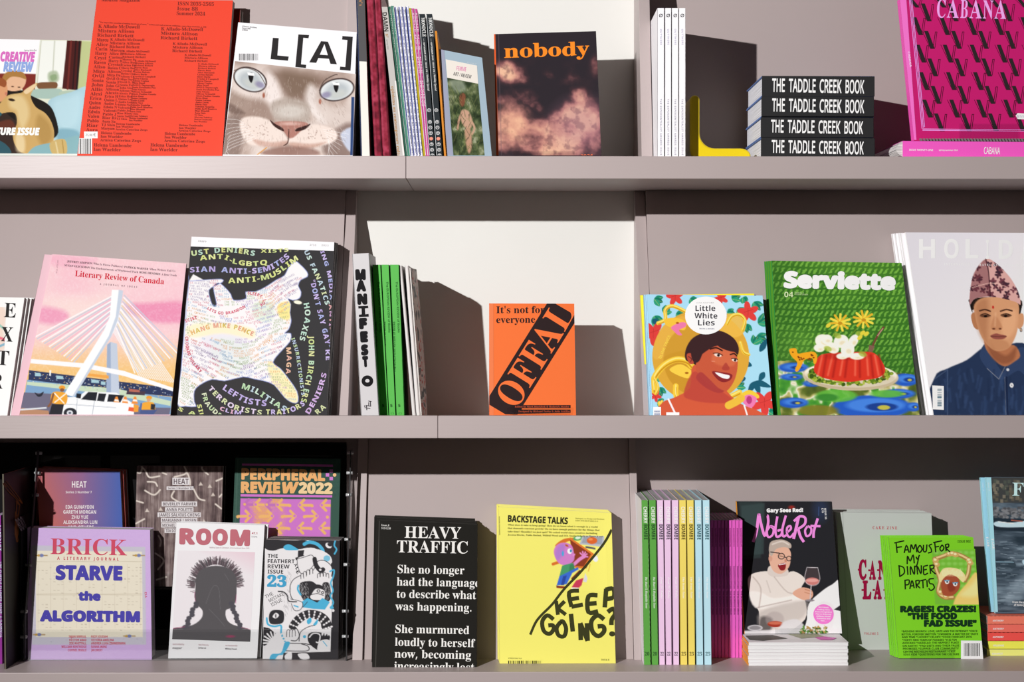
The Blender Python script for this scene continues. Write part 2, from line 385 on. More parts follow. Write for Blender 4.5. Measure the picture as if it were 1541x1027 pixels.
def mesh_np(name, V, Fc, C, m, parent):
    me = bpy.data.meshes.new(name); nf, k = Fc.shape
    me.vertices.add(len(V)); me.vertices.foreach_set('co', V.astype(np.float32).ravel())
    me.loops.add(nf * k); me.loops.foreach_set('vertex_index', Fc.astype(np.int32).ravel())
    me.polygons.add(nf); me.polygons.foreach_set('loop_start', np.arange(nf, dtype=np.int32) * k)
    me.polygons.foreach_set('use_smooth', np.zeros(nf, bool)); me.update(calc_edges=True); me.validate()
    a = me.color_attributes.new('ink', 'FLOAT_COLOR', 'POINT')
    a.data.foreach_set('color', np.concatenate([C, np.ones((len(C), 1))], 1).astype(np.float32).ravel())
    me.materials.append(m); o = bpy.data.objects.new(name, me); COL.objects.link(o); o.parent = parent; return o

# ------------------------------------------------------------------ books
ZT, ZM, ZB = 1.5 + 242 * U, 1.5 - 149 * U, 1.5 - 517 * U        # shelf surfaces
def tri(c, B, u, v, w):            # c: BL, BR, TR, TL ; B: vector to the back
    a = c[0].lerp(c[1], u); b = c[3].lerp(c[2], u); return a.lerp(b, v) + B * w
def slab(mb, c, B, u0, u1, v0, v1, w0, w1, mi=0, leafdir=2, lens=(1, 1, 1)):
    pts = []; lf = []
    for w in (w0, w1):
        for u, v in ((u0, v0), (u1, v0), (u1, v1), (u0, v1)):
            pts.append(tri(c, B, u, v, w)); t = (u * lens[0], v * lens[1], w * lens[2]); o = [t[i] for i in range(3) if i != leafdir]; lf.append((t[leafdir], o[0], o[1]))
    mb.box8(pts, mi, lf)
def make_book(name, face, quad, z, t, label, cat, cover, group=None, kind='face', bind='L', hard=False, page='f3f1ee', crop=None, spine=None, inset=None, rough=.42, depth=None, pagedark=.7, direct=False, under=None):
    """kind 'face': front cover towards us, t = thickness; 'spine': upright, spine towards us; 'flat': lying, spine (or fore-edge) towards us"""
    if crop: face.crop(*crop)
    q = [face.px(p) for p in quad]; tl, tr, br, bl = [face.hit(*p) for p in q]; face.quad = q
    def down(a, b):
        if direct: return b
        k = (z - a.z) / (b.z - a.z); return a + (b - a) * k
    bl = down(tl, bl); br = down(tr, br)
    zz = min(bl.z, br.z)
    c = [bl, br, tr, tl]; cen = (bl + br) / 2
    B = Vector((face.q * 0, 1, 0)) if kind == 'face' else Vector((-face.q, 1, 0)).normalized()
    T = t if kind == 'face' else depth
    B = B * T
    root = empty(name, cen + B / 2, label, cat, group)
    Wd, Hd = (br - bl).length, (tl - bl).length; lens = (Wd, Hd, T)
    k = .0022 if hard else .0005; ins = inset if inset is not None else (.003 if hard else .0006)
    x = cen.x; cm = mat('cover_' + name, alb(cover, x), rough); sm = mat('spine_' + name, alb(spine or cover, x), rough); pm = paper_mat(page, x, dark=pagedark)
    mb = MB(); pg = MB(); iu, iv, iw = ins / Wd, ins / Hd, ins / T; ku, kv, kw = k / Wd, k / Hd, k / T
    if kind == 'face':
        slab(mb, c, B, 0, 1, 0, 1, 0, kw); slab(mb, c, B, 0, 1, 0, 1, 1 - kw, 1)
        slab(mb, c, B, *((0, ku) if bind == 'L' else (1 - ku, 1)), 0, 1, 0, 1, 1)
        slab(pg, c, B, *((ku, 1 - iu) if bind == 'L' else (iu, 1 - ku)), iv, 1 - iv, kw, 1 - kw, 0, 2, lens)
    elif kind == 'spine':
        slab(mb, c, B, 0, ku, 0, 1, 0, 1); slab(mb, c, B, 1 - ku, 1, 0, 1, 0, 1); slab(mb, c, B, 0, 1, 0, 1, 0, kw, 1)
        slab(pg, c, B, ku, 1 - ku, iv, 1 - iv, kw, 1 - iw, 0, 0, lens)
    elif kind == 'flat':
        slab(mb, c, B, 0, 1, 0, kv, 0, 1); slab(mb, c, B, 0, 1, 1 - kv, 1, 0, 1); slab(mb, c, B, 0, 1, 0, 1, 0, kw, 1)
        slab(pg, c, B, iu, 1 - iu, kv, 1 - kv, kw, 1 - iw, 0, 1, lens)
    elif kind == 'flatL':
        slab(mb, c, B, 0, 1, 0, kv, 0, 1); slab(mb, c, B, 0, 1, 1 - kv, 1, 0, 1); slab(mb, c, B, 0, ku, 0, 1, 0, 1, 1)
        slab(pg, c, B, ku, 1 - iu, kv, 1 - kv, iw, 1 - iw, 0, 1, lens)
    elif kind == 'fore':                    # lying with the fore-edge towards us
        slab(mb, c, B, 0, 1, 0, kv, 0, 1); slab(mb, c, B, 0, 1, 1 - kv, 1, 0, 1); slab(mb, c, B, 0, 1, 0, 1, 1 - kw, 1, 1)
        slab(pg, c, B, iu, 1 - iu, kv, 1 - kv, iw, 1 - kw, 0, 1, lens)
    mb.build('cover', [cm, sm], root, bevel=.0008 if hard else 0); pg.build('pages', pm, root, leafattr=True)
    face.root = root; face.c3 = c; face.B = B
    return root
def behind(root, n, dy, label, group, jig=None, parts=('cover', 'pages'), dx=0, dz=0):
    """further copies standing behind the first one"""
    out = []
    for i in range(n):
        r = root.copy(); COL.objects.link(r); j = jig[i] if jig else (0, 0, 0)
        r.location = root.location + Vector((dx * (i + 1) + j[0], dy * (i + 1), dz * (i + 1) + j[1])); r.rotation_euler = (0, math.radians(j[2]), 0)
        r['label'] = label[i] if isinstance(label, (list, tuple)) else label
        if group: r['group'] = group
        elif 'group' in r: del r['group']
        for ch in list(root.children):
            if ch.name.split(".")[0] in parts:
                c = ch.copy(); COL.objects.link(c); c.parent = r
        out.append(r)
    return out
# ------------------------------------------------------------------ the shelving
TAUPE = np.array([.560, .470, .461]) ; WHITE = np.array([.76, .756, .722])
mt = painted('taupe_paint', TAUPE * .78); mw = painted('white_wall_paint', WHITE, .1, .6, spec=.2); mt2 = painted('taupe_panel_paint', TAUPE * .77, .05, .55, spec=.2)
zf = lambda y: 1.5 + (CY - y) * U
Z_TT, Z_TB, Z_MT, Z_MB, Z_BT = zf(235), zf(269), zf(626), zf(660), zf(1012)
XL, XR, YB = -1.45, 1.75, .297
DL, DR = -222 * U, 223 * U; DBL, DBR = -212 * U, 212 * U; DLM = -231.5 * U; DT = .022
o = MB().box(XL, XR, YB, YB + .02, .2, 2.75).build('wall_back', mw); tag(o, kind='structure')
unit = empty('display_shelving', (0, .15, .8), 'taupe painted wall shelving of three rows and three bays holding the magazines', 'shelving')
def shelf(x0, x1, zt, zb, lip):
    s = MB()
    if lip: s.box(x0, x1, 0, .018, zb, zt).box(x0, x1, .018, YB, zb, zb + .0205)
    else: s.box(x0, x1, 0, YB, zb, zt)
    s.build('shelf_board', mt, unit, bevel=.0012)
xs1 = at(611, 250).x; xs2 = at(659, 640).x; e = .0004
shelf(XL, xs1 - e, Z_TT, Z_TB, False); shelf(xs1 + e, XR, Z_TT, Z_TB, False)
shelf(XL, xs2 - e, Z_MT, Z_MB, True); shelf(xs2 + e, XR, Z_MT, Z_MB, True)
shelf(XL, XR, Z_BT, Z_BT - .10, False)
z_t0 = Z_TT + .0003; z_m0 = Z_MB + .0205
shelf(XL, XR, 2.66, 2.62, False)
def divider(x0, z0, z1, y0, y1, t=DT):
    MB().prism([(y0, z0), (YB - .0005, z0), (YB - .0005, z1), (y1, z1)], x0, x0 + t).build('divider', mt, unit, bevel=.0006)
divider(DR, z_t0, 2.62, .105, .27); divider(DL - DT, z_t0, 2.62, .105, .27)
divider(DR, z_m0, Z_TB, .052, .285); divider(DLM - DT, z_m0, Z_TB, .065, .275)
divider(DBR, Z_BT, Z_MB, .112, .262, .0145); divider(DBL - .020, Z_BT, Z_MB, .116, .262, .020)
def board(x0, x1, z0, z1, y0, y1, t=.012):
    MB().prism([(y0, z0), (y0 + t, z0), (y1 + t, z1), (y1, z1)], x0, x1).build('sloping_back_board', mt2, unit)
board(XL, DL - DT - .0005, z_t0, 2.6, .12, .265)
board(XL, DLM - DT - .0005, z_m0, Z_TB - .0005, .08, .265)
board(DR + DT + .0005, XR, z_m0, Z_TB - .0005, .08, .265)
board(DBL + .0008, DBR - .0008, Z_BT, Z_MB - .0005, .125, .27)
def panel(x0, x1, z0, z1): MB().box(x0, x1, YB - .012, YB - .0006, z0, z1).build('back_panel', mt2, unit)
panel(DR + DT + .0005, XR, z_t0, 2.6)
panel(DBR + .015, XR, Z_BT, Z_MB); panel(XL, DBL - .0205, Z_BT, Z_MB)
M_MID = (.265 - .08) / (Z_TB - z_m0); M_TOP = (.265 - .12) / (2.6 - z_t0); M_BOT = (.27 - .125) / (Z_MB - Z_BT)
def fmid(front, extra=0): return Face(.08 - front, M_MID + extra, 0, z_m0)
def ftop(y, m=M_TOP): return Face(y, m, 0, z_t0)
def fbot(y, m=M_BOT, q=0, x0=0): return Face(y, m, q, Z_BT, x0)
ZT, ZM, ZB = z_t0 + .0002, z_m0 + .0002, Z_BT + .0002
# ================================================================== TOP ROW
R_ = random.Random(5)
# --- photo-issue magazine, far left
f = ftop(.085); r = make_book('magazine', f, [(-170, 240), (600, 251), (570, 952), (-215, 948)], ZT, .009,
    'magazine with two boys and a dog on a blue sofa under a white box', 'magazine', 'dfe3dc', crop=(0, 0, 4.109))
P = f.pic(base='c9cfae')
P.poly([(-220, 230), (250, 230), (222, 560), (-220, 560)], 'f4f3f0'); P.grad((-200, 0), 'e9eee6', (560, 0), 'd9dcc0')
P.poly([(-220, 230), (250, 230), (222, 460), (-220, 450)], 'f7f6f8')
P.poly([(250, 252), (412, 252), (395, 540), (222, 540)], 'eef0ea'); P.line([(338, 255), (322, 540)], 9, 'cfd2c4'); P.line([(255, 252), (228, 540)], 6, 'c8cab8')
P.poly([(415, 250), (505, 254), (488, 560), (385, 548)], '4a1a18'); P.line([(440, 255), (418, 550)], 12, '6d2a24'); P.line([(470, 255), (450, 550)], 9, '2b1212'); P.line([(493, 258), (475, 555)], 10, '1e1616')
P.poly([(505, 254), (570, 256), (540, 560), (480, 560)], 'b9c28a'); P.poly([(120, 455), (222, 458), (215, 570), (140, 560)], '7d2a22'); P.poly([(-200, 455), (30, 455), (20, 560), (-200, 560)], '7d2a22')
P.blob([(300, 450), (350, 440), (365, 490), (330, 520), (300, 500)], 'a9b89a', .9, 14); P.blob([(310, 470), (345, 460), (350, 490), (320, 500)], '7f9a6c', .7, 8)
P.blob([(232, 515), (300, 508), (352, 512), (350, 545), (300, 552), (240, 550)], '7a5236'); P.blob([(-210, 560), (120, 570), (150, 960), (-210, 960)], '352620')
P.blob([(180, 560), (300, 548), (380, 555), (372, 600), (300, 612), (200, 600)], 'a6bfb4'); P.blob([(380, 565), (520, 560), (500, 590), (380, 600)], 'b0c2ae')
P.blob([(295, 640), (340, 600), (440, 570), (560, 545), (545, 800), (500, 860), (350, 880), (310, 760)], 'a9cbd6'); P.blob([(330, 640), (420, 600), (500, 590), (480, 760), (380, 800)], 'b9d8e2', .8, 40)
P.blob([(360, 800), (480, 810), (490, 880), (370, 890)], '6f9fb0', .7, 20)
P.blob([(-60, 560), (-10, 600), (40, 700), (120, 760), (170, 800), (300, 860), (360, 820), (335, 700), (290, 640), (190, 590), (150, 560)], '1c1612')
P.blob([(22, 470), (60, 440), (120, 442), (160, 480), (152, 530), (118, 560), (60, 562), (30, 540)], 'e2b491'); P.blob([(15, 480), (40, 448), (90, 436), (145, 450), (162, 490), (120, 478), (70, 476), (40, 500), (28, 520)], 'a9793f')
P.ell(78, 536, 8, 4, '5a3b2a'); P.ell(118, 540, 8, 4, '5a3b2a'); P.blob([(-60, 500), (0, 490), (40, 520), (45, 580), (20, 625), (-50, 620)], 'd79a6e'); P.blob([(-70, 490), (0, 480), (40, 505), (30, 540), (-10, 530), (-60, 560)], '96512c'); P.ell(38, 580, 8, 10, 'c47a62')
P.blob([(-40, 690), (0, 640), (50, 590), (130, 575), (150, 560), (220, 515), (228, 525), (190, 590), (220, 660), (280, 700), (320, 760), (335, 840), (300, 940), (150, 950), (95, 900), (80, 830), (105, 760), (90, 700), (20, 700), (-60, 730)], 'c9a465')
P.blob([(60, 600), (130, 590), (170, 640), (180, 720), (140, 800), (110, 740), (100, 690), (60, 660)], 'e4cf9d', .7, 30); P.blob([(240, 710), (310, 770), (320, 860), (260, 900), (220, 800)], 'a47f42', .6, 30); P.blob([(100, 820), (150, 850), (150, 940), (100, 930)], 'ead9b0', .7, 20)
P.ell(72, 618, 20, 8, '2a1a10', 10); P.blob([(-60, 700), (-30, 690), (10, 700), (0, 720), (-50, 735)], '2f5d66'); P.blob([(150, 560), (222, 516), (210, 548), (165, 582)], 'e6cba0'); P.blob([(-40, 770), (60, 740), (95, 790), (40, 810), (-40, 800)], '6a3322', .8, 12)
P.blob([(170, 950), (220, 905), (330, 880), (500, 840), (500, 960), (160, 962)], '86b0b6'); P.blob([(310, 885), (400, 862), (410, 955), (330, 958)], 'c9ad6e'); P.line([(345, 880), (360, 955)], 9, 'd9c898'); P.line([(385, 868), (395, 950)], 6, 'a98b4a'); P.blob([(-200, 860), (0, 870), (60, 960), (-200, 965)], '2f5560')
f.text('CREATIVE', (2, 378), (218, 380), 56, 'd86fc0', 'bi', off=.03); f.text('REVIEW', (20, 440), (208, 442), 56, '8fa9e0', 'bi', off=.03)
f.text('Spring 2024 £20', (150, 316), (226, 317), 9, '444444', 's'); f.text('TURE ISSUE', (-30, 832), (240, 835), 44, 'f6f6f2', 'hv', skew=.15); f.finish(r)
# --- red names magazine
f = ftop(.055); r = make_book('magazine', f, [(597, -4), (1440, 2), (1374, 955), (478, 952)], ZT, .024,
    'tall orange red magazine covered in columns of small dark serif names', 'magazine', 'ee4b36', crop=(0, 0, 4.109), spine='d9d5d2', page='c9c6c3')
NM = ['K Allado-McDowell', 'Mistura Allison', 'Richard Birkett', 'Marcus Boon', 'Alice Bucknell', 'Carina Bukuts', 'Harry Burke', 'Crystal Z Campbell', 'Raven Chacon', 'Alison Coplan', 'Mira Dayal', 'Ovül O. Durmusoglu', 'Sonia Fernández Pan', 'John Giorno', 'Allison Grimaldi', 'Alexis Pauline Gumbs', 'Erica Hunt', 'Quinn Latimer', 'Audre Lorde', 'Edwin Nasr', 'Valentin Noujaïm', 'Pablo José Ramírez', 'Riar Rizaldi', 'Aura Satz', 'TJ Shin', 'Maryam Tafakory', 'Helena Uambembe', 'Ian Waelder', 'Arnisa Caterina Zeqo']
INK = '7c2c28'
def names(x, y, idx, pitch, h, lean, cw, cut=99):
    for i, k in enumerate(idx):
        s = NM[k][:cut]; yy = y + pitch * i; xx = x - lean * pitch * i; wd = cw * len(s)
        f.text(s, (xx, yy), (xx + wd, yy + wd * .02), h, INK, 'sr', off=-.028)
f.text('Mousse Magazine', (628, 9), (866, 11), 20, INK, 'sr', off=-.028)
for i, s in enumerate(('ISSN 2035-2565', 'Issue 88', 'Summer 2024')): f.text(s, (1098 - 3 * i, 33 + 30 * i), (1098 - 3 * i + len(s) * 16, 37 + 30 * i), 22, INK, 'sr', off=-.028)
f.text('“The impossible sensation of making based-out-of sense,” written and read across an exhibition, comes these moments, p. 196', (612, 142), (1275, 172), 8, INK, 'sr', off=-.028)
names(608, 172, range(3), 27.6, 20, .12, 15); names(598, 256, range(3, 24), 27.8, 20, .12, 14.5, 5)
names(682, 252, range(3), 22, 16, .12, 12.4); names(678, 318, range(3, 26), 22, 16, .11, 12, 7)
names(760, 322, range(3), 17.5, 12, .1, 9.6); names(757, 374, range(3, 25), 17.5, 12, .1, 9.4, 9)
names(834, 382, range(0, 28), 13.6, 9.5, .1, 7.6)
names(996, 188, range(3), 27.6, 20, .07, 15.2); names(1068, 278, range(3), 22, 16, .07, 12.4); names(1142, 346, range(3), 17.5, 12, .07, 9.6); names(1225, 400, range(28), 13.2, 9, .07, 7.4)
names(1107, 780, range(26, 29), 17, 12, .07, 9.8); names(1018, 834, range(26, 29), 22, 16, .07, 12.6); names(930, 906, range(26, 28), 27.6, 20, .07, 15.5)
names(718, 772, range(26, 29), 17, 12, .1, 9.8); names(624, 830, range(26, 29), 22, 16, .1, 12.6); names(580, 906, range(26, 28), 27.6, 20, .1, 15.5)
f.rect(520, 814, 604, 856, 'f6f3f2'); f.text('25,00 €', (530, 842), (592, 844), 14, '444444', 's'); f.bars(486, 858, 566, 962, seed=3, n=22)
f.finish(r)
# --- red and grey books behind it
f = Face(.083, M_TOP, 0, z_t0); r = make_book('paperback_book', f, [(300, 13.5), (361.5, 14), (357, 235), (295, 235)], ZT, .012, 'dark red book just showing behind the red names magazine', 'book', '8d2420', spine='a52c28'); f.finish(r)
f = Face(.0965, M_TOP, 0, z_t0); r = make_book('paperback_book', f, [(320, 17), (365, 17), (361, 235), (316, 235)], ZT, .010, 'pale grey book edge showing behind the dark red book', 'book', 'c9c8c0'); f.finish(r)
# --- cat magazine
f = ftop(.04, M_TOP + .04); r = make_book('magazine', f, [(158, 138), (890, 199), (866, 962), (62, 955)], ZT, .014,
    'white magazine with a close-up hairless cat face and huge bracketed letters', 'magazine', 'f6f5f8', crop=(320, 0, 4.107))
P = f.pic(quad=[(138, 378), (885, 458), (866, 962), (62, 955)], base='cdbcb4', step=.9)
P.C[:] = P.ramp(P.noise(160, 3), [(.15, '9c867c'), (.45, 'c0aca2'), (.6, 'd4c4bc'), (.9, 'eae0da')])
P.blob([(100, 420), (200, 410), (330, 440), (420, 470), (430, 600), (380, 700), (300, 640), (160, 600), (105, 560)], 'e4d6d0', .8, 50)
P.blob([(330, 440), (480, 440), (640, 470), (720, 480), (660, 560), (610, 640), (560, 700), (480, 640), (420, 560)], '8a7266', .9, 60); P.blob([(420, 450), (520, 445), (640, 480), (600, 560), (500, 600), (450, 540)], '75604f', .55, 60)
P.blob([(330, 440), (400, 500), (420, 620), (360, 700), (330, 600)], 'efe4e0', .9, 40); P.blob([(600, 520), (650, 560), (640, 640), (700, 760), (600, 700), (570, 600)], 'f0e7e3', .8, 40)
P.blob([(90, 560), (200, 600), (340, 640), (380, 760), (240, 770), (110, 700)], '9a8276', .8, 40); P.blob([(650, 620), (760, 660), (870, 640), (860, 800), (760, 790), (680, 740)], 'd9cbc4', .7, 40)
P.blob([(360, 640), (470, 605), (590, 640), (600, 740), (560, 765), (400, 750)], 'b5a79d', .9, 26); P.ell(480, 690, 90, 40, 'cfc6be', soft=30)
P.blob([(60, 750), (180, 720), (170, 960), (50, 960)], '8a766e', .85, 36); P.blob([(700, 850), (860, 760), (870, 960), (700, 960)], '857069', .85, 30); P.blob([(790, 830), (870, 790), (866, 930), (830, 920)], 'c9d2e6', .9, 14); P.poly([(858, 600), (876, 600), (866, 960), (850, 960)], '2e4676')
P.blob([(170, 800), (180, 735), (260, 720), (360, 750), (460, 850), (440, 885), (330, 900), (220, 890)], 'ecdcd3', 1, 14); P.blob([(470, 860), (560, 790), (650, 770), (750, 800), (770, 850), (720, 890), (600, 905), (490, 900)], 'ecdcd3', 1, 14)
P.blob([(250, 860), (360, 880), (460, 870), (430, 905), (300, 905)], 'c59b8c', .7, 16); P.blob([(480, 880), (600, 890), (700, 880), (620, 915), (500, 915)], 'c09686', .7, 16)
P.blob([(320, 930), (460, 905), (620, 920), (640, 960), (330, 960)], '8d6a60', .8, 20); P.blob([(60, 640), (110, 640), (200, 700), (120, 700)], '6f5a52', .7, 18)
P.blob([(380, 760), (430, 750), (540, 752), (590, 768), (540, 815), (500, 850), (470, 852), (440, 815), (400, 790)], 'b07c70', 1, 8); P.blob([(355, 742), (385, 765), (430, 790), (440, 812), (400, 795), (370, 770)], '3a2320', 1, 5); P.blob([(605, 765), (580, 775), (520, 795), (512, 812), (560, 805), (590, 785)], '3a2320', 1, 5); P.line([(470, 800), (470, 850), (462, 885), (440, 900)], 6, '4a2c26', curve=True); P.ell(480, 765, 60, 10, 'd6aea4', soft=12)
for cx, cy, rx, ry, an, px_, py_ in ((232, 492, 100, 66, 22, 236, 480), (768, 555, 102, 62, -12, 762, 540)):
    P.ell(cx, cy, rx + 8, ry + 8, '3a2a28', an, soft=5); P.ell(cx, cy, rx, ry, 'dfe3e4', an, soft=6)
    P.ell(cx, cy + 8, rx * .72, ry * .82, 'aeb6bb', an, .75, 26); P.ell(cx + 10, cy + 26, rx * .5, ry * .4, 'c9ccc6', an, .7, 20); P.ell(cx + (60 if cx < 400 else -66), cy + 32, 30, 18, '8b84a4', an, .8, 14)
    P.blob([(px_ - 14, py_ - 22), (px_ + 10, py_ - 28), (px_ + 16, py_), (px_ + 4, py_ + 32), (px_ - 10, py_ + 14)], '1c1a1c', 1, 4); P.poly([(px_ - 22, py_ - 32), (px_ + 20, py_ - 26), (px_ + 22, py_ - 12), (px_ - 16, py_ - 14)], 'fdfdfd')
P.line([(660, 560), (690, 500), (750, 465), (770, 462)], 5, '4a3a36', curve=True); P.line([(120, 440), (200, 420), (280, 450), (330, 530)], 4, '5a4640', curve=True)
P.ell(316, 590, 8, 16, 'a4624e', soft=6); P.ell(664, 628, 8, 16, 'a4624e', soft=6)
for i in range(22): P.ell(200 + R_.random() * 150, 770 + R_.random() * 70, 4, 3, 'a58a80', al=.7); P.ell(590 + R_.random() * 150, 800 + R_.random() * 60, 4, 3, 'a58a80', al=.7)
for i in range(9): P.line([(190 + 10 * i, 760 + 12 * i), (130 - 8 * i + 20, 740 + 24 * i), (80 + 3 * i, 735 + 32 * i)], 2, 'ffffff', .8, True); P.line([(680 + 6 * i, 800 + 12 * i), (760 - 6 * i, 815 + 18 * i), (840 - 14 * i, 830 + 24 * i)], 2, 'ffffff', .7, True)
for i in range(900):
    a, b = R_.random() * 720 + 100, R_.random() * 470 + 470
    if min(((a - 232) / 108) ** 2 + ((b - 492) / 74) ** 2, ((a - 768) / 110) ** 2 + ((b - 555) / 70) ** 2) < 1.15: continue
    sp_ = (a - 470) * .03; P.line([(a, b), (a + sp_ + R_.uniform(-3, 3), b + R_.uniform(8, 24))], 2, R_.choice(('8c766a', 'f8f2ee', '6e5a50', 'e6d8d0')), .3)
P.line([(335, 912), (275, 958)], 5, 'd98f2c')
K = '2e2c2d'
f.poly([(372, 234), (408, 236), (400, 343), (470, 350), (465, 376), (358, 366)], K); f.poly([(530, 213), (596, 217), (592, 237), (560, 234), (546, 398), (578, 401), (576, 421), (511, 415)], K)
f.poly([(670, 255), (697, 257), (640, 389), (597, 386)], K); f.poly([(686, 256), (712, 258), (768, 398), (728, 395)], K); f.poly([(655, 338), (715, 342), (718, 364), (648, 359)], K)
f.poly([(802, 223), (866, 228), (852, 438), (786, 432), (788, 412), (820, 415), (833, 248), (800, 245)], K)
for i, s in enumerate(('Lürzer’s Archive', 'Issue 208', '3/2024')): f.text(s, (182, 166 + 11 * i), (182 + len(s) * 5.6, 166 + 11 * i + len(s) * .6), 8, '555555', 'b')
f.bars(162, 332, 280, 374, seed=8, bg='f6f5f8', n=40); f.finish(r)
# --- spines standing side by side
def spine(tl, tr, br, bl, label, col, yf=.03, dep=.225, z=None, name='magazine', cat='magazine', group=None, crop=None, page='f1efec', hard=False, m=0, page_d=.7, cover=None, q=0):
    f = Face(yf, m, q, z_t0 if (z is None or z == ZT) else z, 0)
    if q: f = Face(yf, m, q, z, at(bl[0] if not crop else crop[0] + bl[0] / crop[2], 600).x)
    r = make_book(name, f, [tl, tr, br, bl], ZT if z is None else z, 0, label, cat, cover or col, group, 'spine', hard=hard, page=page, crop=crop, spine=col, depth=dep, pagedark=page_d)
    return f, r
c1 = (320, 0, 4.107)
f, r = spine((884, -60), (897, -60), (925, 960), (915, 960), 'thin dark blue spine edge beside the cat magazine', '26304e', .035, .2, crop=c1, name='magazine'); f.finish(r)
f, r = spine((893, -70), (938, -70), (972, 960), (922, 960), 'tall spine, dark grey above and cream below, beside the cat magazine', 'efece4', .025, .22, crop=c1, name='hardback_book', cat='book')
f.poly([(894, -60), (939, -60), (955, 381), (905, 379)], '565557'); f.text('Nº 5', (906, 0), (907, 36), 14, 'c98a54', 'b'); f.finish(r)
c2 = (540, 0, 4.109)
VG = 'wine red velvet spines on the top shelf'
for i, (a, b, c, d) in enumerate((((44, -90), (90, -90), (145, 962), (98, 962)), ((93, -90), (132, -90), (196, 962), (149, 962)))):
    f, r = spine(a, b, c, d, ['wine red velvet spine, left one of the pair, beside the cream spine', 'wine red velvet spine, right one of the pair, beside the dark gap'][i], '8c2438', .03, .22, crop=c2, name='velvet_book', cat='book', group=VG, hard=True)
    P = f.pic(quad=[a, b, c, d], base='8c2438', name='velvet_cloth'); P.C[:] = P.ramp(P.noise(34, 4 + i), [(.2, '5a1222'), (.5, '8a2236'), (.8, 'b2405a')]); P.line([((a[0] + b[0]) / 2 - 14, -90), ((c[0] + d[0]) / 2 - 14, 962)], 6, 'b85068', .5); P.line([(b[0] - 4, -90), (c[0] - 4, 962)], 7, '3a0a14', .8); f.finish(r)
f, r = spine((140, 42), (178, 42), (283, 962), (236, 962), 'pale grey spine with black letters and brown lettering running down', 'c3bfbb', .03, .22, crop=c2)
f.text('DAMN', (146, 78), (158, 196), 26, '3a3836', 'b'); f.text('°', (166, 200), (167, 208), 60, '3a3836', 'b'); f.text('87', (164, 210), (168, 234), 14, 'b98a50', 'sb'); f.text('spring 2024', (170, 245), (178, 306), 6, '6a6866', 's'); f.text('opinions on contemporary culture', (200, 535), (242, 1000), 18, 'b5834a', 'sb')
f.poly([(222, 500), (232, 500), (286, 962), (272, 962)], 'eceae6'); f.finish(r)
def thin(x0, x1, xb0, xb1, y0, label, col, group=None, pr=None, page='e9e7e4'):
    f, r = spine((x0, y0), (x1, y0), (xb1, 962), (xb0, 962), label, col, .032, .22, crop=c2, group=group, page=page)
    if pr: pr(f)
    f.finish(r); return r
for i in range(2):
    def pr(f, i=i):
        f.text('SPRING 2024  ·  THE QUARTERLY  ·  ISSUE 61', (190 + 18 * i, 60), (302 + 14 * i, 950), 7, 'a8c8b4', 's'); f.poly([(196 + 17 * i, 45), (199 + 17 * i, 45), (303 + 17 * i, 962), (299 + 17 * i, 962)], 'd8e2dc')
    thin(180 + 18 * i, 197 + 18 * i, 285 + 17 * i, 301 + 17 * i, 36 + 4 * (i == 0), ['dark green thin spine directly right of the pale grey spine', 'teal green thin spine beside the four white ones'][i], ['2f5c4c', '4f8a78'][i], 'green magazines on the top shelf', pr)
for i, x in enumerate((219, 243, 265, 288)):
    def pr(f, x=x, i=i):
        b = 317 + 20 * i
        f.poly([(x + 2, 44), (x + 8, 44), (b + 7, 962), (b + 2, 962)], '3d4a96')
        for k in range(22):
            t = k / 22; xx = x + 12 + (b - x) * t; yy = 60 + 900 * t; f.text(R_.choice(('art', 'text', 'no. 4', 'essay')), (xx, yy), (xx + 3, yy + 26), 7, '4a4a80', 's')
    thin(x, x + 20, 317 + 20 * i, 336 + 20 * i, 38 if i % 2 else 42, ['first', 'second', 'third', 'fourth'][i] + ' white and blue striped thin spine counted from the green ones', 'e8e8f2', 'white and blue striped magazines on the top shelf', pr)
thin(310, 323, 398, 411, 50, 'mustard yellow thin spine between the white and the pink ones', 'b8a41e', pr=lambda f: f.text('ANNUAL REVIEW 12', (315, 160), (340, 420), 5, '4a4010', 'b'))
for i in range(2):
    thin(325 + 19 * i, 342 + 19 * i, 411 + 14 * i, 425 + 14 * i, 52 + 3 * i, ['magenta pink thin spine beside the mustard one', 'magenta pink thin spine touching the black pair'][i], 'c24a90', 'magenta magazines on the top shelf',
         lambda f, i=i: (f.poly([(325 + 19 * i, 60), (329 + 19 * i, 60), (415 + 14 * i, 962), (411 + 14 * i, 962)], 'f0dce8'), f.text('ISSUE No 9 · PINK · REVIEW', (334 + 19 * i, 80), (392 + 14 * i, 660), 7, 'f0c4dc', 'b')))
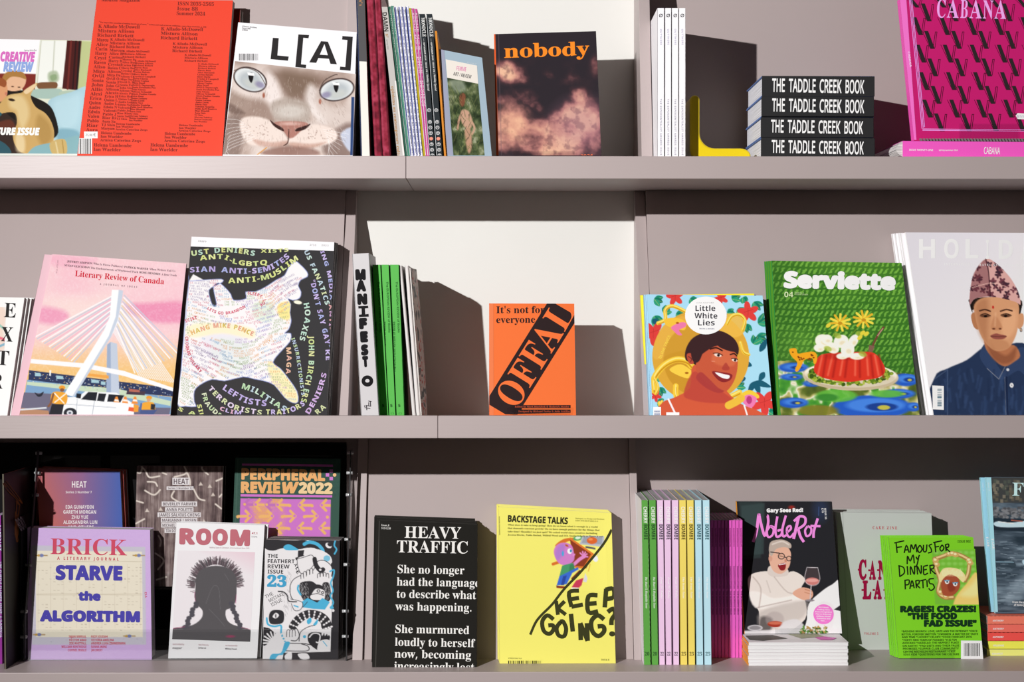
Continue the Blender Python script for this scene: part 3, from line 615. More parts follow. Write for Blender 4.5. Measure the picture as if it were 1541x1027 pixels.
for i in range(2):
    x = 371 + 45 * i; b = 436 + 44 * i
    def pr(f, x=x, b=b, i=i):
        f.text('MONOCLE', (x + 15, 110), (x + 24, 228), 21, 'f0f0ee', 'sb'); f.text('— SEPTEMBER 2024 | ISSUE 176 |', (x + 25, 238), (x + 46, 455), 9, 'e4e4e2', 'b'); f.text('Mobility Special', (x + 47, 460), (x + 55, 562), 11, 'f0f0ee', 'sbi')
        for k in range(9):
            yy = 682 + (42 if k else 0) + 34.5 * k - (34 if k else 0) + (30 if k else 0); t = (yy - 85) / 877; cx_ = x + 19 + (b - x) * t; f.disc(cx_, yy, 12, 11, 'e08a78' if k == 4 else 'd9dadc'); f.disc(cx_, yy, 9, 8, 'e89a86' if k == 4 else '2c3236')
            if k != 4: f.text('ABCDEFGHI'[k], (cx_ - 5, yy - 5), (cx_ - 4, yy + 5), 9, 'e8e8e8', 'b')
    f, r = spine((x, 86), (x + 37, 86), (b + 38, 962), (b, 962), ['black spine with white lettering and round badges, left one of the pair', 'black spine with white lettering and round badges, right one, touching the orange book'][i], '2a3034', .03, .22, crop=c2, group='black spined magazines on the top shelf', page='e8e8e8'); pr(f); f.poly([(x, 90), (x + 3.5, 90), (b + 3, 962), (b, 962)], 'c9cdd0'); f.finish(r)
f, r = spine((469, 192), (484, 192), (541, 962), (526, 962), 'thin orange spine between the black pair and the pale blue magazine', 'd98b34', .024, .2, crop=c2); f.finish(r)
# --- pale blue art magazine
f = Face(.026, .035, 0, ZT); r = make_book('magazine', f, [(497, 304), (762, 357), (822, 962), (548, 962)], ZT, .006, 'pale blue art magazine with a garden picture, leaning beside the spines', 'magazine', '9fb4c2', crop=c2)
f.poly([(497, 304), (528, 310), (583, 962), (548, 962)], '9a9fb4'); f.poly([(537, 367), (731, 406), (738, 518), (546, 481)], 'e6dfd6')
P = f.pic(quad=[(546, 481), (738, 518), (778, 962), (585, 962)], base='3c4a34')
P.C[:] = P.ramp(P.noise(40, 9), [(.15, '1c2616'), (.45, '3c4a2e'), (.65, '66704c'), (.85, 'a9ac90')]); P.blob([(560, 500), (640, 500), (660, 560), (600, 570)], 'a4ac9c', .6, 20)
P.blob([(622, 600), (640, 575), (660, 590), (655, 640), (640, 660), (625, 640)], '7a4a34', 1, 8); P.blob([(640, 680), (680, 690), (705, 760), (680, 800), (640, 770), (630, 720)], 'c39a82', 1, 10); P.blob([(655, 800), (690, 800), (700, 900), (680, 950), (660, 880)], 'b98f76', 1, 12); P.line([(640, 690), (620, 740), (610, 800)], 12, 'b99078', curve=True); P.line([(690, 740), (715, 790), (700, 830)], 12, 'c09a80', curve=True)
for i in range(170):
    a, b = 560 + R_.random() * 200, 560 + R_.random() * 400; P.line([(a, b), (a + R_.uniform(-25, 25), b - R_.uniform(15, 50))], 2.2, R_.choice(('5e6e38', '2a3820', '8a8c58', '1a2212')), .7)
f.text('FEMME', (603, 435), (662, 442), 26, 'd678a8', 'b'); f.text('ART / REVIEW', (583, 466), (694, 487), 22, '3a3a3c', 'b'); f.text('Vol 75 No 5 Summer 2024', (668, 388), (728, 400), 7, 'e8eef2', 's'); f.finish(r)
# --- cloud paperback
c3 = (720, 0, 4.109)
f = ftop(.05, .16); r = make_book('paperback_book', f, [(96, 211), (727, 193), (760, 962), (110, 962)], ZT + .001, .016, 'dark paperback with glowing pink clouds and a lower case orange title', 'book', '3b3038', crop=c3, spine='e8602c')
P = f.pic(base='2e272d', step=.9)
W = lambda x, y, a, b, g=0: P.full(P.mell(x, y, a, b, g, min(a, b) * 1.1))
n = P.noise(150, 12, 6); n2 = P.noise(60, 31, 4)
mass = np.zeros_like(P.X)
for x, y, a, b, g, v in ((190, 450, 90, 60, 20, .95), (260, 480, 60, 34, 40, .6), (150, 400, 60, 30, 0, .5), (440, 470, 40, 26, 0, .45), (560, 490, 60, 30, 0, .35), (290, 600, 90, 50, 10, .75), (180, 640, 80, 60, 0, .8), (360, 650, 60, 40, 30, .6), (200, 760, 130, 120, 0, 1.1), (330, 830, 150, 90, -10, .95), (150, 860, 60, 80, 0, .8), (480, 720, 70, 40, -30, .5), (620, 600, 60, 50, 20, .8), (700, 640, 60, 60, 0, .75), (640, 740, 130, 120, 0, 1.05), (560, 850, 160, 110, 0, 1.0), (720, 880, 60, 90, 0, .9), (420, 920, 200, 50, 0, .75), (720, 390, 30, 70, 0, .35)): mass = np.maximum(mass, W(x, y, a, b, g) * v)
t = np.clip((mass - .42) * .75 + (n - .5) * 1.5 + (n2 - .5) * .6 + .30, 0, 1) * np.clip(.25 + mass * 1.6, 0, 1)
t = np.where(P.Y < 360, t * np.clip((P.Y - 300) / 60, 0, 1), t)
P.C[:] = P.ramp(t, [(0, '2d272d'), (.2, '3d2d32'), (.38, '6e484a'), (.56, 'a8716c'), (.75, 'c99080'), (1, 'e6b698')])
P.put(np.clip((P.noise(34, 51, 4) - .52) * 5, 0, 1) * np.clip(t * 1.6, 0, 1) * .45, '5a3a40'); P.put(W(640, 780, 170, 150) * .4, 'a07086'); P.put(W(190, 770, 110, 110) * .3, 'f0b690')
P.poly([(88, 205), (104, 210), (124, 962), (102, 962)], 'e8602c'); P.line([(124, 211), (142, 962)], 3, '6a5860', .7)
f.text('nobody', (160, 358), (687, 340), 84, 'f08a28', 'sb', off=.006, res=5); f.text('2024', (632, 972), (708, 970), 16, 'e8744c', 'b'); f.finish(r)
def easel(px0, px1, pytop, z, y, label, t=.012, m=.2, zoff=0):
    """small clear acrylic easel: front lip, thin base under the magazine and a back rest behind it"""
    a = at(px0, pytop, y); b = at(px1, pytop, y); depth = t + .006; root = empty('acrylic_easel', (a.x / 2 + b.x / 2, y + depth / 2, z), label, 'book stand', None); A_ = acrylic()
    MB().box(a.x, b.x, y - .0022, y - .0006, z, a.z).build('front_lip', A_, root, bevel=.0003)
    MB().box(a.x, b.x, y - .0005, y + depth, z, z + .0007).build('base', A_, root)
    xm = (a.x + b.x) / 2; w2 = (b.x - a.x) * .3; y1 = y + t + .003
    MB().prism([(y1, z + .001), (y1 + .002, z + .001), (y1 + .002 + .08 * m, z + .081), (y1 + .08 * m, z + .081)], xm - w2, xm + w2).build('back_rest', A_, root)
    return root
easel(772, 865, 227, ZT, .0485, 'clear acrylic easel holding the dark cloud paperback', .016, .16)
# --- four white award magazines
WG = 'white spined award magazines beside the yellow bookend'
for i, (a, b) in enumerate(((1107, 1148), (1154, 1192), (1197, 1236), (1241, 1280))):
    f, r = spine((a, 50), (b, 50), (b, 962), (a, 962), ['white spine, leftmost of four, its curved white cover showing', 'white spine, second of four from the divider', 'white spine, third of four from the divider', 'white spine, rightmost of four, beside the yellow bookend'][i], 'f2f1f6', .028, .232, crop=c3, group=WG, page='dddbe0')
    cx_ = (a + b) / 2
    f.disc(cx_, 96, 11, 11, '3a3a42'); f.disc(cx_, 96, 7, 7, 'f2f1f6'); f.stroke([(cx_ - 10, 106), (cx_ + 10, 86)], 3, '3a3a42', False)
    f.text('OUTTHERE', (cx_ - 5, 180), (cx_ - 4, 277), 10, '8a84b4', 's', space=1.2); f.text('THE EXPERIENTIALIST AWARDS ISSUE', (cx_ - 5, 612), (cx_ - 4, 960), 10, '5c5680', 's', space=1.2)
    f.finish(r)
# --- yellow bookend
def bookend():
    p = lambda x, y, Y: at(960 + x / 4.055, y / 4.055, Y); Y0, Y1 = .072, .16
    x0 = p(292, 700, Y0).x; zt = p(330, 580, Y0).z; xt = p(380, 700, Y0).x; xr = p(690, 900, Y0).x; zb = ZT; zf_ = p(600, 905, Y0).z
    th = .020; a = xt - th; root = empty('bookend', ((a + xr) / 2, (Y0 + Y1) / 2, ZT), 'glossy yellow L-shaped plastic bookend with rounded corners', 'bookend'); x0 = a
    prof = []; rr = .0098
    for k in range(9): an = math.pi - k * math.pi / 8; prof.append((a + rr + rr * math.cos(an), zt - rr + rr * math.sin(an)))
    R2 = .03
    for k in range(9): an = math.pi + k * math.pi / 16; prof.append((a + 2 * rr + R2 + R2 * math.cos(an), zf_ + R2 + R2 * math.sin(an)))
    for k in range(7): an = math.pi / 2 - k * math.pi / 12; prof.append((xr - .02 + .02 * math.cos(an), zf_ - .0155 + .0155 * math.sin(an)))
    prof += [(xr, zb), (a + .012, zb), (a + .003, zb + .006), (a, zb + .02)]
    mb = MB(); n = len(prof); mb.v = [Vector((q[0], Y, q[1])) for Y in (Y0, Y1) for q in prof]; mb.leaf = [(0, 0, 0)] * (2 * n)
    mb.f = [tuple(range(n)), tuple(range(2 * n - 1, n - 1, -1))] + [(i, n + i, n + (i + 1) % n, (i + 1) % n) for i in range(n)]; mb.m = [0] * (n + 2)
    return mb, root
mb, rb = bookend(); ob = mb.build('body', mat('yellow_plastic', (.82, .62, .012), .28, spec=.5), rb, bevel=.004, smooth=False)
ob.modifiers['edge'].segments = 4
# --- stack of black hardbacks
c4 = (960, 0, 4.055)
ys = [(460, 592, 757, 1445), (585, 712, 754, 1441), (712, 840, 750, 1439), (838, 984, 751, 1446)]
tops = [.0] * 4
zz = [ZT + .0401 * (3 - i) - .0012 * (i < 3) for i in range(4)]
for i in range(4):
    px0, px1 = 960 + ys[i][2] / 4.055, 960 + ys[i][3] / 4.055; Yf = .03; z0 = zz[i]; z1 = z0 + (.0399 if i < 3 else .0388)
    f = Face(Yf, 0, 0, 0)
    def py(z): return CY - (z - 1.5) * F / (D + Yf)
    k = .0028 ; ql = [(px0, py(z1)), (px1, py(z1) + .6), (px1, py(z0) + .3), (px0, py(z0))]
    r = make_book('hardback_book', f, ql, z0, 0, 'thick black hardback with condensed white spine lettering, ' + ['topmost of the stack of four', 'second from the top of the stack', 'third from the top of the stack', 'bottom one of the stack of four'][i], 'book', '5f78ae', 'black hardbacks stacked on the top shelf', 'flat', hard=True, page='d9dae2', spine='2b2b2c', depth=.20, direct=True, rough=.6)
    f.crop(*c4); yy = (569, 689, 817, 941)[i]; xs = (818, 818, 811, 815)[i]; h = (82, 80, 78, 78)[i]
    f.poly([(ys[i][2] + 2, yy - h - 22), (ys[i][3] - 2, yy - h - 18), (ys[i][3] - 2, yy + 21), (ys[i][2] + 2, yy + 20)], '2b2b2c')
    [f.text(w_, (xs + a_, yy - 10 + a_ * .018), (xs + b_, yy - 10 + b_ * .018), h * .95, 'f2f0f2', 's', off=.016, res=4) for w_, a_, b_ in (('THE', 0, 78), ('TADDLE', 102, 266), ('CREEK', 290, 424), ('BOOK', 448, 562))]; f.finish(r)
# --- pink magazine lying flat, big patterned one on top
c5 = (1300, 0, 4.108)
f = Face(.012, 0, 0, z_t0)
r = make_book('magazine', f, [(240, 870), (1300, 880), (1300, 1010), (240, 1005)], ZT, 0, 'hot pink magazine lying flat with its spine outwards, under the patterned one', 'magazine', 'e452b0', kind='flat', page='b9b6b4', crop=c5, spine='e452b0', depth=.24, pagedark=.25)
f.text('ISSUE TWENTY-ONE', (280, 932), (428, 934), 11, 'fbe4f4', 'b'); f.text('spring/summer 2024', (464, 933), (580, 934), 9, 'fbe4f4', 'b'); f.text('CABANA', (742, 952), (842, 954), 42, 'fbe4f4', 's', off=.01); f.finish(r)
TOPZ = f.hit(1400, 213).z
mb = MB(); xa = at(1346, 225, .03).x; xb = at(1357, 225, .03).x
n = 12; prof = [(xb, TOPZ - .0006)] + [(xa + .010 * (1 - math.sin(math.pi * (k / n))), TOPZ - .0006 - (TOPZ - ZT - .0012) * k / n) for k in range(1, n)] + [(xb, ZT + .0006)]
V0 = len(prof); mb.v = [Vector((p_[0], Y, p_[1])) for Y in (.016, .24) for p_ in prof]; mb.leaf = [(p_[1], Y, 0) for Y in (.016, .24) for p_ in prof]
mb.f = [tuple(range(V0)), tuple(range(2 * V0 - 1, V0 - 1, -1))] + [(i, V0 + i, V0 + (i + 1) % V0, (i + 1) % V0) for i in range(V0)]; mb.m = [0] * (V0 + 2)
mb.build('curled_pages', paper_mat('c9c6c4', 1, dark=.3, scale=700), r, leafattr=True)
f = Face(.045, .12, 0, TOPZ); r = make_book('magazine', f, [(222, -8), (1290, -8), (1330, 872), (310, 866)], TOPZ + .0013, .022, 'large magenta magazine patterned with black slanted V shapes', 'magazine', 'b01c62', crop=c5, spine='d64fa4')
f.poly([(222, -8), (262, -8), (325, 866), (306, 866)], 'ee6cbc'); f.text('CABANA', (272, 320), (284, 416), 12, 'f6c4e6', 'b')
P0 = [f.px(q_) for q_ in [(222, -8), (1290, -8), (1330, 872), (310, 866)]]
for j in range(-1, 11):
    for i in range(-1, 8):
        cx_ = 330 + i * 167 + (j % 2) * 92 - (60 if j % 2 else 0) + j * 10 - 30; cy_ = 25 + j * 85
        if j % 2: cx_ += 30
        if cx_ < 262 + cy_ * .07 or cx_ > 1240 or cy_ < 80 or cy_ > 842: 
            if not (cx_ > 262 + cy_ * .07 and cx_ < 1240 and 0 <= cy_ <= 860): continue
        t_ = max(cy_ - 80, -2); b_ = cy_ + 22
        def cl(pts): return [(x, min(max(y, -2), 850)) for x, y in pts]
        if cy_ + 22 > 845: continue
        f.poly(cl([(cx_ - 20, cy_ - 88), (cx_ + 4, cy_ - 88), (cx_ + 46, cy_ + 22), (cx_ + 20, cy_ + 22)]), '282224')
        f.poly(cl([(cx_ - 34, cy_ - 88), (cx_ - 31, cy_ - 88), (cx_ + 22, cy_ + 22), (cx_ + 18, cy_ + 22)]), '5a1030')
        f.poly(cl([(cx_ + 48, cy_ - 84), (cx_ + 51, cy_ - 84), (cx_ + 36, cy_ + 20), (cx_ + 33, cy_ + 20)]), '3a1420'); f.poly(cl([(cx_ + 58, cy_ - 84), (cx_ + 61, cy_ - 84), (cx_ + 48, cy_ + 14), (cx_ + 45, cy_ + 20)]), '3a1420'); f.poly(cl([(cx_ + 48, cy_ - 84), (cx_ + 61, cy_ - 84), (cx_ + 61, cy_ - 81), (cx_ + 48, cy_ - 81)]), '3a1420')
for d in (0, 8, 16): f.poly([(278 + d, -6), (281.5 + d, -6), (361 + d, 796 + d * -.6), (357 + d, 796 - d * .6)], 'd890dc')
for d in (0, 8): f.poly([(362, 796 + d), (1326, 806 + d), (1326, 809 + d), (362, 800 + d)], 'd890dc')
for i, (a, b, g) in enumerate(((450, 503, 'C'), (512, 585, 'A'), (595, 640, 'B'), (652, 727, 'A'), (735, 798, 'N'), (806, 878, 'A'))): f.text(g, (a, 108 + i * 1.5), (b, 110 + i * 1.5), 112, 'e49ae0', 'sb', res=5)
f.poly([(938, 716), (950, 700), (1010, 704), (1010, 740), (950, 737)], 'eceaf0'); f.text('$55', (945, 728), (992, 729), 15, '8a8aa0', 's'); f.finish(r)
mb = MB(); Yr = .030; 
for i in range(52):
    a = at(1300 + (345 + i * 19.5) / 4.108, 204.5 + i * .04, Yr); b = at(1300 + (345 + i * 19.5 + 13) / 4.108, 211.3 + i * .04, Yr); 
    mb.box8([(b.x, Yr, TOPZ + .0003), (b.x + .0035, Yr, TOPZ + .0003), (a.x + .0035, Yr, TOPZ + .008), (a.x, Yr, TOPZ + .008), (b.x, Yr + .007, TOPZ + .0003), (b.x + .0035, Yr + .007, TOPZ + .0003), (a.x + .0035, Yr + .007, TOPZ + .008), (a.x, Yr + .007, TOPZ + .008)])
o = mb.build('ribbed_strip', mat('silver_rib', (.42, .40, .41), .3, .6), None, origin=(1.0, Yr, TOPZ)); tag(o, 'narrow ribbed silver and black strip lying along the foot of the patterned magazine', 'strip')
easel(1443, 1532, 186, TOPZ + .0003, .0435, 'clear acrylic easel holding the magenta patterned magazine', .022, .12)
# ================================================================== MIDDLE ROW
R_ = random.Random(11)
c6 = (0, 360, 3.423)
# --- white magazine with large spaced letters, far left
f = fmid(.055); r = make_book('magazine', f, [(-560, 288), (126, 302), (38, 905), (-640, 902)], ZM, .0097, 'white magazine with big black serif letters down its right edge', 'magazine', 'f3f3f2', crop=c6)
P = f.pic(quad=[(-300, 350), (32, 350), (22, 580), (-320, 580)], base='f1f0ee'); P.blob([(-40, 340), (20, 350), (34, 400), (20, 480), (30, 560), (-30, 575), (-60, 420)], 'f0d4c4', .8, 20); P.line([(-20, 430), (30, 470)], 12, '8fc8b8', .8); P.line([(-30, 500), (30, 520)], 14, 'e8607a', .8); P.line([(-20, 560), (28, 540)], 12, '6aaac8', .8)
for g, x0, x1, y in (('E', 20, 80, 402), ('X', 4, 64, 526), ('T', -18, 44, 648), ('R', -44, 12, 768)): f.text(g, (x0, y), (x1, y + 4), 74, '2d2b2b', 'sb', res=5)
f.finish(r)
behind(r, 3, .010, ['second copy behind the white big-letter magazine', 'third copy behind the white big-letter magazine', 'rearmost copy behind the white big-letter magazine'], 'white big-letter magazines', [(.004, 0, 0), (.0075, 0, .3), (.010, 0, 0)])
# --- pink bridge magazine
f = fmid(.055); r = make_book('magazine', f, [(272, 78), (960, 126), (878, 905), (100, 905)], ZM, .006, 'pink magazine with a white cable bridge, a work truck and two workers', 'magazine', 'f2c9d4', crop=c6)
P = f.pic(base='f6cdd4'); P.C[:] = P.ramp(np.clip(P.noise(260, 5, 3, 1.6, .7) * .8 + .1, 0, 1), [(.2, 'f4bccb'), (.5, 'f6d3d6'), (.8, 'f7e0d8')])
P.blob([(560, 78), (960, 126), (960, 330), (900, 300), (820, 320), (760, 290), (700, 300), (640, 260), (600, 180), (500, 150)], 'f6cfd6', .6, 40); P.blob([(200, 350), (330, 370), (350, 410), (280, 440), (190, 420)], 'ee9cbc', .9, 30); P.blob([(640, 340), (760, 330), (960, 330), (960, 420), (800, 430), (720, 400), (660, 390)], 'ec90b4', .9, 26); P.blob([(272, 78), (500, 95), (420, 150), (260, 130)], 'f2b0c6', .7, 30)
P.grad((0, 470), 'f6d3d6', (0, 690), 'f3c57c', al=1, mask=np.clip((P.Y - 450) / 120, 0, 1))
P.put(np.clip((vnoise(P.X, P.Y, 7, 3, 2) - .45) * 2, 0, 1) * .22, 'ffffff')
for i in range(17):
    t = i / 16; P.line([(575 - 14 * t, 295 + 150 * t * .9), (180 + 200 * t * 1.0, 505 + 130 * t)], 6, ('fbfbfc', 'c9ccdc', 'f2b8cc')[i % 3], .95)
    P.line([(640 - 40 * t, 290 + 170 * t), (935 - 240 * t, 590 + 100 * t)], 6, ('c9ccdc', 'fbfbfc', 'e9d8b8')[i % 3], .95)
    P.line([(600 - 20 * t, 300 + 170 * t), (900 - 180 * t, 740 - 30 * t)], 5, 'f4f2f4', .9)
P.poly([(150, 676), (900, 770), (890, 812), (145, 745)], '2f3a5e'); P.poly([(140, 725), (885, 815), (880, 905), (110, 905)], '7fa6cc'); P.poly([(140, 735), (600, 770), (880, 835), (878, 860), (560, 800), (138, 752)], 'c9dcc0')
for i in range(150):
    a = R_.uniform(155, 890); b = 690 + (a - 155) * .12 + R_.uniform(-6, 45); P.ell(a, b, 2.5, 2, R_.choice(('e8e4d8', 'f0c070', '9ab8dc')))
for a, b, w_ in ((180, 700, 30), (290, 715, 36), (470, 735, 40), (520, 745, 24)): P.poly([(a, b - 12), (a + w_, b - 8), (a + w_, b + 8), (a, b + 6)], 'a8cdd8')
P.poly([(255, 676), (264, 676), (262, 706), (254, 704)], 'f6f6f4')
P.poly([(655, 780), (750, 786), (745, 806), (650, 800)], '4a3a48'); P.poly([(665, 772), (720, 778), (720, 790), (665, 786)], 'b86a5a')
P.poly([(110, 790), (330, 800), (440, 860), (880, 870), (870, 915), (95, 915)], '6f6c82'); P.poly([(110, 870), (250, 885), (255, 915), (95, 915)], 'b98a6c'); P.poly([(100, 876), (240, 866), (240, 874), (102, 884)], 'dfe4ea')
P.poly([(552, 545), (572, 530), (603, 540), (616, 800), (548, 790)], 'c4cfe0'); P.poly([(552, 545), (570, 530), (572, 790), (548, 788)], '9fb0cc')
P.poly([(160, 618), (430, 640), (640, 680), (900, 770), (905, 790), (640, 706), (430, 664), (156, 640)], 'f8f9fb'); P.poly([(440, 690), (560, 704), (560, 720), (440, 704)], 'f0a850')
P.poly([(576, 262), (612, 262), (610, 420), (575, 500), (380, 812), (330, 800), (536, 470), (566, 400)], 'fbfcfd'); P.poly([(612, 262), (634, 266), (630, 300), (606, 420), (572, 505), (382, 815), (372, 812), (560, 500), (596, 400)], 'c9d4e4')
P.poly([(330, 815), (400, 815), (440, 785), (600, 792), (690, 850), (690, 912), (318, 912)], 'f6f8fa'); P.poly([(418, 826), (455, 788), (502, 790), (494, 834)], '22242c'); P.poly([(508, 795), (548, 797), (536, 838), (500, 834)], '22242c'); P.poly([(560, 800), (640, 806), (620, 842), (552, 838)], '22242c'); P.poly([(395, 796), (420, 798), (415, 822), (392, 818)], '22242c')
P.line([(330, 850), (690, 876)], 2, '9aa4b4'); P.line([(486, 835), (476, 905)], 2, '9aa4b4'); P.line([(398, 825), (392, 905)], 2, '9aa4b4'); P.ell(362, 896, 34, 26, '2a2c34'); P.ell(360, 896, 16, 13, 'dfe4ea'); P.ell(360, 896, 7, 6, '5a6070')
for a in (600, 645, 695): P.poly([(a - 4, 812), (a + 6, 812), (a + 16, 850), (a - 18, 848)], 'f0903a'); P.poly([(a - 8, 826), (a + 10, 828), (a + 13, 838), (a - 12, 836)], 'f8f4ee')
P.poly([(560, 838), (690, 850), (685, 884), (600, 872)], 'f6f8fa'); P.poly([(664, 866), (690, 868), (690, 890), (660, 886)], 'e8603a'); P.poly([(688, 850), (715, 858), (712, 890), (690, 892)], 'eda03a')
P.blob([(268, 795), (300, 786), (345, 800), (338, 852), (290, 850), (262, 838)], 'f0a838'); P.line([(282, 796), (330, 846)], 6, 'fdf6e8'); P.line([(338, 798), (282, 842)], 6, 'fdf6e8'); P.ell(320, 766, 16, 12, 'f0a030'); P.ell(320, 778, 11, 9, '8a5a3c'); P.poly([(268, 850), (330, 852), (318, 905), (252, 905)], '2a2a32'); P.line([(275, 800), (262, 845), (250, 862)], 11, '8a5a3c', curve=True)
P.ell(768, 818, 15, 11, 'f0a030'); P.ell(766, 830, 10, 9, 'd9a484'); P.blob([(735, 845), (790, 843), (795, 885), (730, 885)], 'f0a838'); P.line([(728, 850), (722, 885)], 10, '5a6ea0'); P.poly([(725, 880), (810, 880), (790, 905), (720, 900)], '4a5a8c'); P.poly([(778, 850), (800, 852), (796, 880), (776, 878)], '2a2a32')
P.blob([(178, 790), (200, 800), (225, 786), (215, 808), (195, 812)], '2c2e3a'); 
f.text('JEFFREY SIMPSON', (345, 120), (475, 131), 10, '35262c', 'sb'); f.text('Who Is Pierre Poilievre?', (480, 131), (634, 148), 10, '7a5a66', 'sr'); f.text('PATRICK WARNER', (640, 149), (764, 160), 10, '35262c', 'sb'); f.text('When Writers Fail Us', (770, 160), (903, 170), 10, '7a5a66', 'sr')
f.text('SUSAN GLICKMAN', (332, 140), (462, 152), 10, '35262c', 'sb'); f.text('The Enchantments of Wychwood Park', (467, 153), (712, 176), 10, '7a5a66', 'sr'); f.text('ROSE HENDRIE', (718, 176), (826, 186), 10, '35262c', 'sb'); f.text('A Bear Truth', (832, 187), (910, 193), 10, '7a5a66', 'sr')
f.text('Literary Review of Canada', (386, 192), (844, 234), 30, 'd42238', 'sb', res=4); f.text('A JOURNAL OF IDEAS', (514, 236), (706, 252), 9, '7a5a66', 'sr', space=1.6); f.text('MAY 2024 · $7.95', (296, 108), (288, 176), 6, '9a6a7a', 's'); f.finish(r)
behind(r, 2, .008, ['second copy behind the pink bridge magazine, shifted left', 'rear copy behind the pink bridge magazine'], 'pink bridge magazines', [(-.019, 0, 0), (-.008, 0, .2)])
# --- black map magazine
c7 = (260, 340, 3.21)
f = fmid(.060); r = make_book('magazine', f, [(91, 53), (780, 79), (746, 912), (20, 912)], ZM, .012, 'black magazine with a white hand-lettered map shape under a white top band', 'magazine', '3b3a3c', crop=c7, spine='2c2b2e')
Q = [(91, 53), (780, 79), (746, 912), (20, 912)]
f.poly([(91, 53), (780, 79), (779, 122), (86, 100)], 'fbfafd'); f.text('DRAFT', (122, 77), (162, 81), 7, '555555', 'm'); f.text('2/10', (662, 96), (692, 98), 7, '555555', 'm'); f.text('2023', (718, 98), (752, 100), 7, '555555', 'm')
f.crop(*c7)
P = f.pic(quad=[(86, 100), (779, 122), (746, 912), (20, 912)], base='3b3a3c', name='map_picture')
LAND = [(78, 268), (150, 262), (235, 258), (240, 272), (205, 290), (175, 310), (180, 350), (195, 388), (212, 378), (196, 300), (220, 276), (250, 296), (280, 330), (295, 360), (355, 352), (352, 320), (400, 318), (450, 295), (500, 262), (540, 240), (560, 200), (590, 172), (612, 184), (648, 222), (650, 246), (618, 262), (606, 290), (620, 320), (612, 350), (580, 360), (556, 352), (570, 380), (566, 420), (572, 460), (560, 500), (540, 520), (570, 520), (566, 560), (520, 610), (484, 660), (520, 690), (560, 740), (600, 800), (605, 850), (580, 856), (540, 830), (490, 770), (440, 750), (390, 740), (340, 730), (250, 750), (190, 742), (130, 770), (104, 800), (104, 850), (112, 874), (60, 872), (22, 860), (40, 700)]
lm = P.mpoly(catmull(LAND, n=3)); P.put(lm, 'f7f5f6'); P.clipm = P.full(lm)
P.ell(250, 560, 110, 90, 'e8e4f0', al=.6, soft=40); P.blob([(190, 560), (250, 540), (340, 560), (380, 640), (330, 720), (240, 720), (190, 640)], 'e6ecea', .7, 20); P.blob([(80, 480), (240, 470), (390, 500), (380, 545), (240, 520), (90, 540)], 'fff3c8', .8, 14); P.blob([(460, 660), (520, 690), (610, 830), (560, 860), (480, 760)], 'fbeeb0', .8, 12); P.blob([(510, 380), (570, 370), (565, 450), (515, 440)], 'fbe890', .9, 10); P.blob([(390, 380), (480, 370), (480, 460), (400, 450)], 'd8e8d0', .6, 20)
P.clipm = None
P.line(catmull(LAND + LAND[:1], n=2), 3, '8a98e0', .8); P.ell(604, 370, 20, 9, 'f7f5e0', 10)
TC = ('e894a6', '96a4dc', 'bc9cd0', 'acc092', 'eab078', '98bcdc', 'dc7890', 'aea0c2')
WORDS = ['POSTERS', 'SINLAW', 'TURN THE', 'ELECTION', 'SLEEPY JOE', 'LETS GO BRANDON', 'HANG MIKE PENCE', 'CROOKED HILLARY', 'LOOMFIGS', 'JEWISH LASERS START WILDFIRES', 'PELOSI COULD FACE TREASON', 'SHE IS A TRAITOR', 'EURO WHINES', 'VOTER FRAUD', 'BOGUS', 'DAVINCI', 'HINTS', 'QUOTES', 'REBELS', 'SILENCE EACH OTHER', 'TAKE MY COUNTRY', 'MURDER', 'HATERS', 'TAXES', 'ABUSE', 'THE MORE THEY TALK', 'FOREVER', 'POOR THING']
def sidein(x, y):
    ins = False; n = len(LAND)
    for i in range(n):
        x1, y1 = LAND[i]; x2, y2 = LAND[(i + 1) % n]
        if (y1 > y) != (y2 > y) and x < (x2 - x1) * (y - y1) / (y2 - y1) + x1: ins = not ins
    return ins
fld = lambda x, y: (math.sin(x / 95) * .5 + (y - 470) / 620 * (1 if x < 330 else -.6) + (.9 if x > 470 and y < 420 else 0) * -1 + (.7 if x > 440 and y > 640 else 0))
for y0 in range(268, 880, 13):
    x = 30 + (y0 * 7) % 15
    while x < 640:
        wd = R_.choice(WORDS); sz = 9; x_, y_ = x, y0; k = TC[int((math.sin(x / 70) + math.cos(y0 / 50) + 2) * 2) % 8]
        run = []
        for ch in wd[:R_.randint(5, 12)]:
            a = fld(x_, y_) * .6; nx, ny = x_ + 8.6 * math.cos(a), y_ + 8.6 * math.sin(a)
            if sidein(x_, y_ - 4) and sidein(nx, ny - 4) and sidein(nx, ny + 2) and ch != ' ' and not (85 < x_ < 395 and 480 < y_ < 545 + (x_ - 85) * .02) and not (165 < x_ < 350 and 395 < y_ < 440): f.text(ch, (x_, y_), (x_ + 6.4 * math.cos(a), y_ + 6.4 * math.sin(a)), sz, k, 's')
            x_, y_ = nx, ny
        x = x_ + 5
def arc(s, pts, h, cols, font='b', off=.01):
    """letters set one by one along a curve"""
    p = catmull(pts, False, 12); L = np.concatenate([[0], np.cumsum(np.hypot(*np.diff(p, axis=0).T))])
    ws = [.42 if ch == ' ' else inkw(ch, font) for ch in s]; gap = .2; tot = sum(ws) + gap * (len(s) - 1); q = L[-1] / tot; t = 0
    for i, ch in enumerate(s):
        w_ = ws[i] * q
        if ch != ' ':
            a = (np.interp(t, L, p[:, 0]), np.interp(t, L, p[:, 1])); b = (np.interp(t + w_, L, p[:, 0]), np.interp(t + w_, L, p[:, 1])); f.text(ch, a, b, h * .92, cols[i % len(cols)] if isinstance(cols, (list, tuple)) else cols, font, off=off)
        t += w_ + gap * q
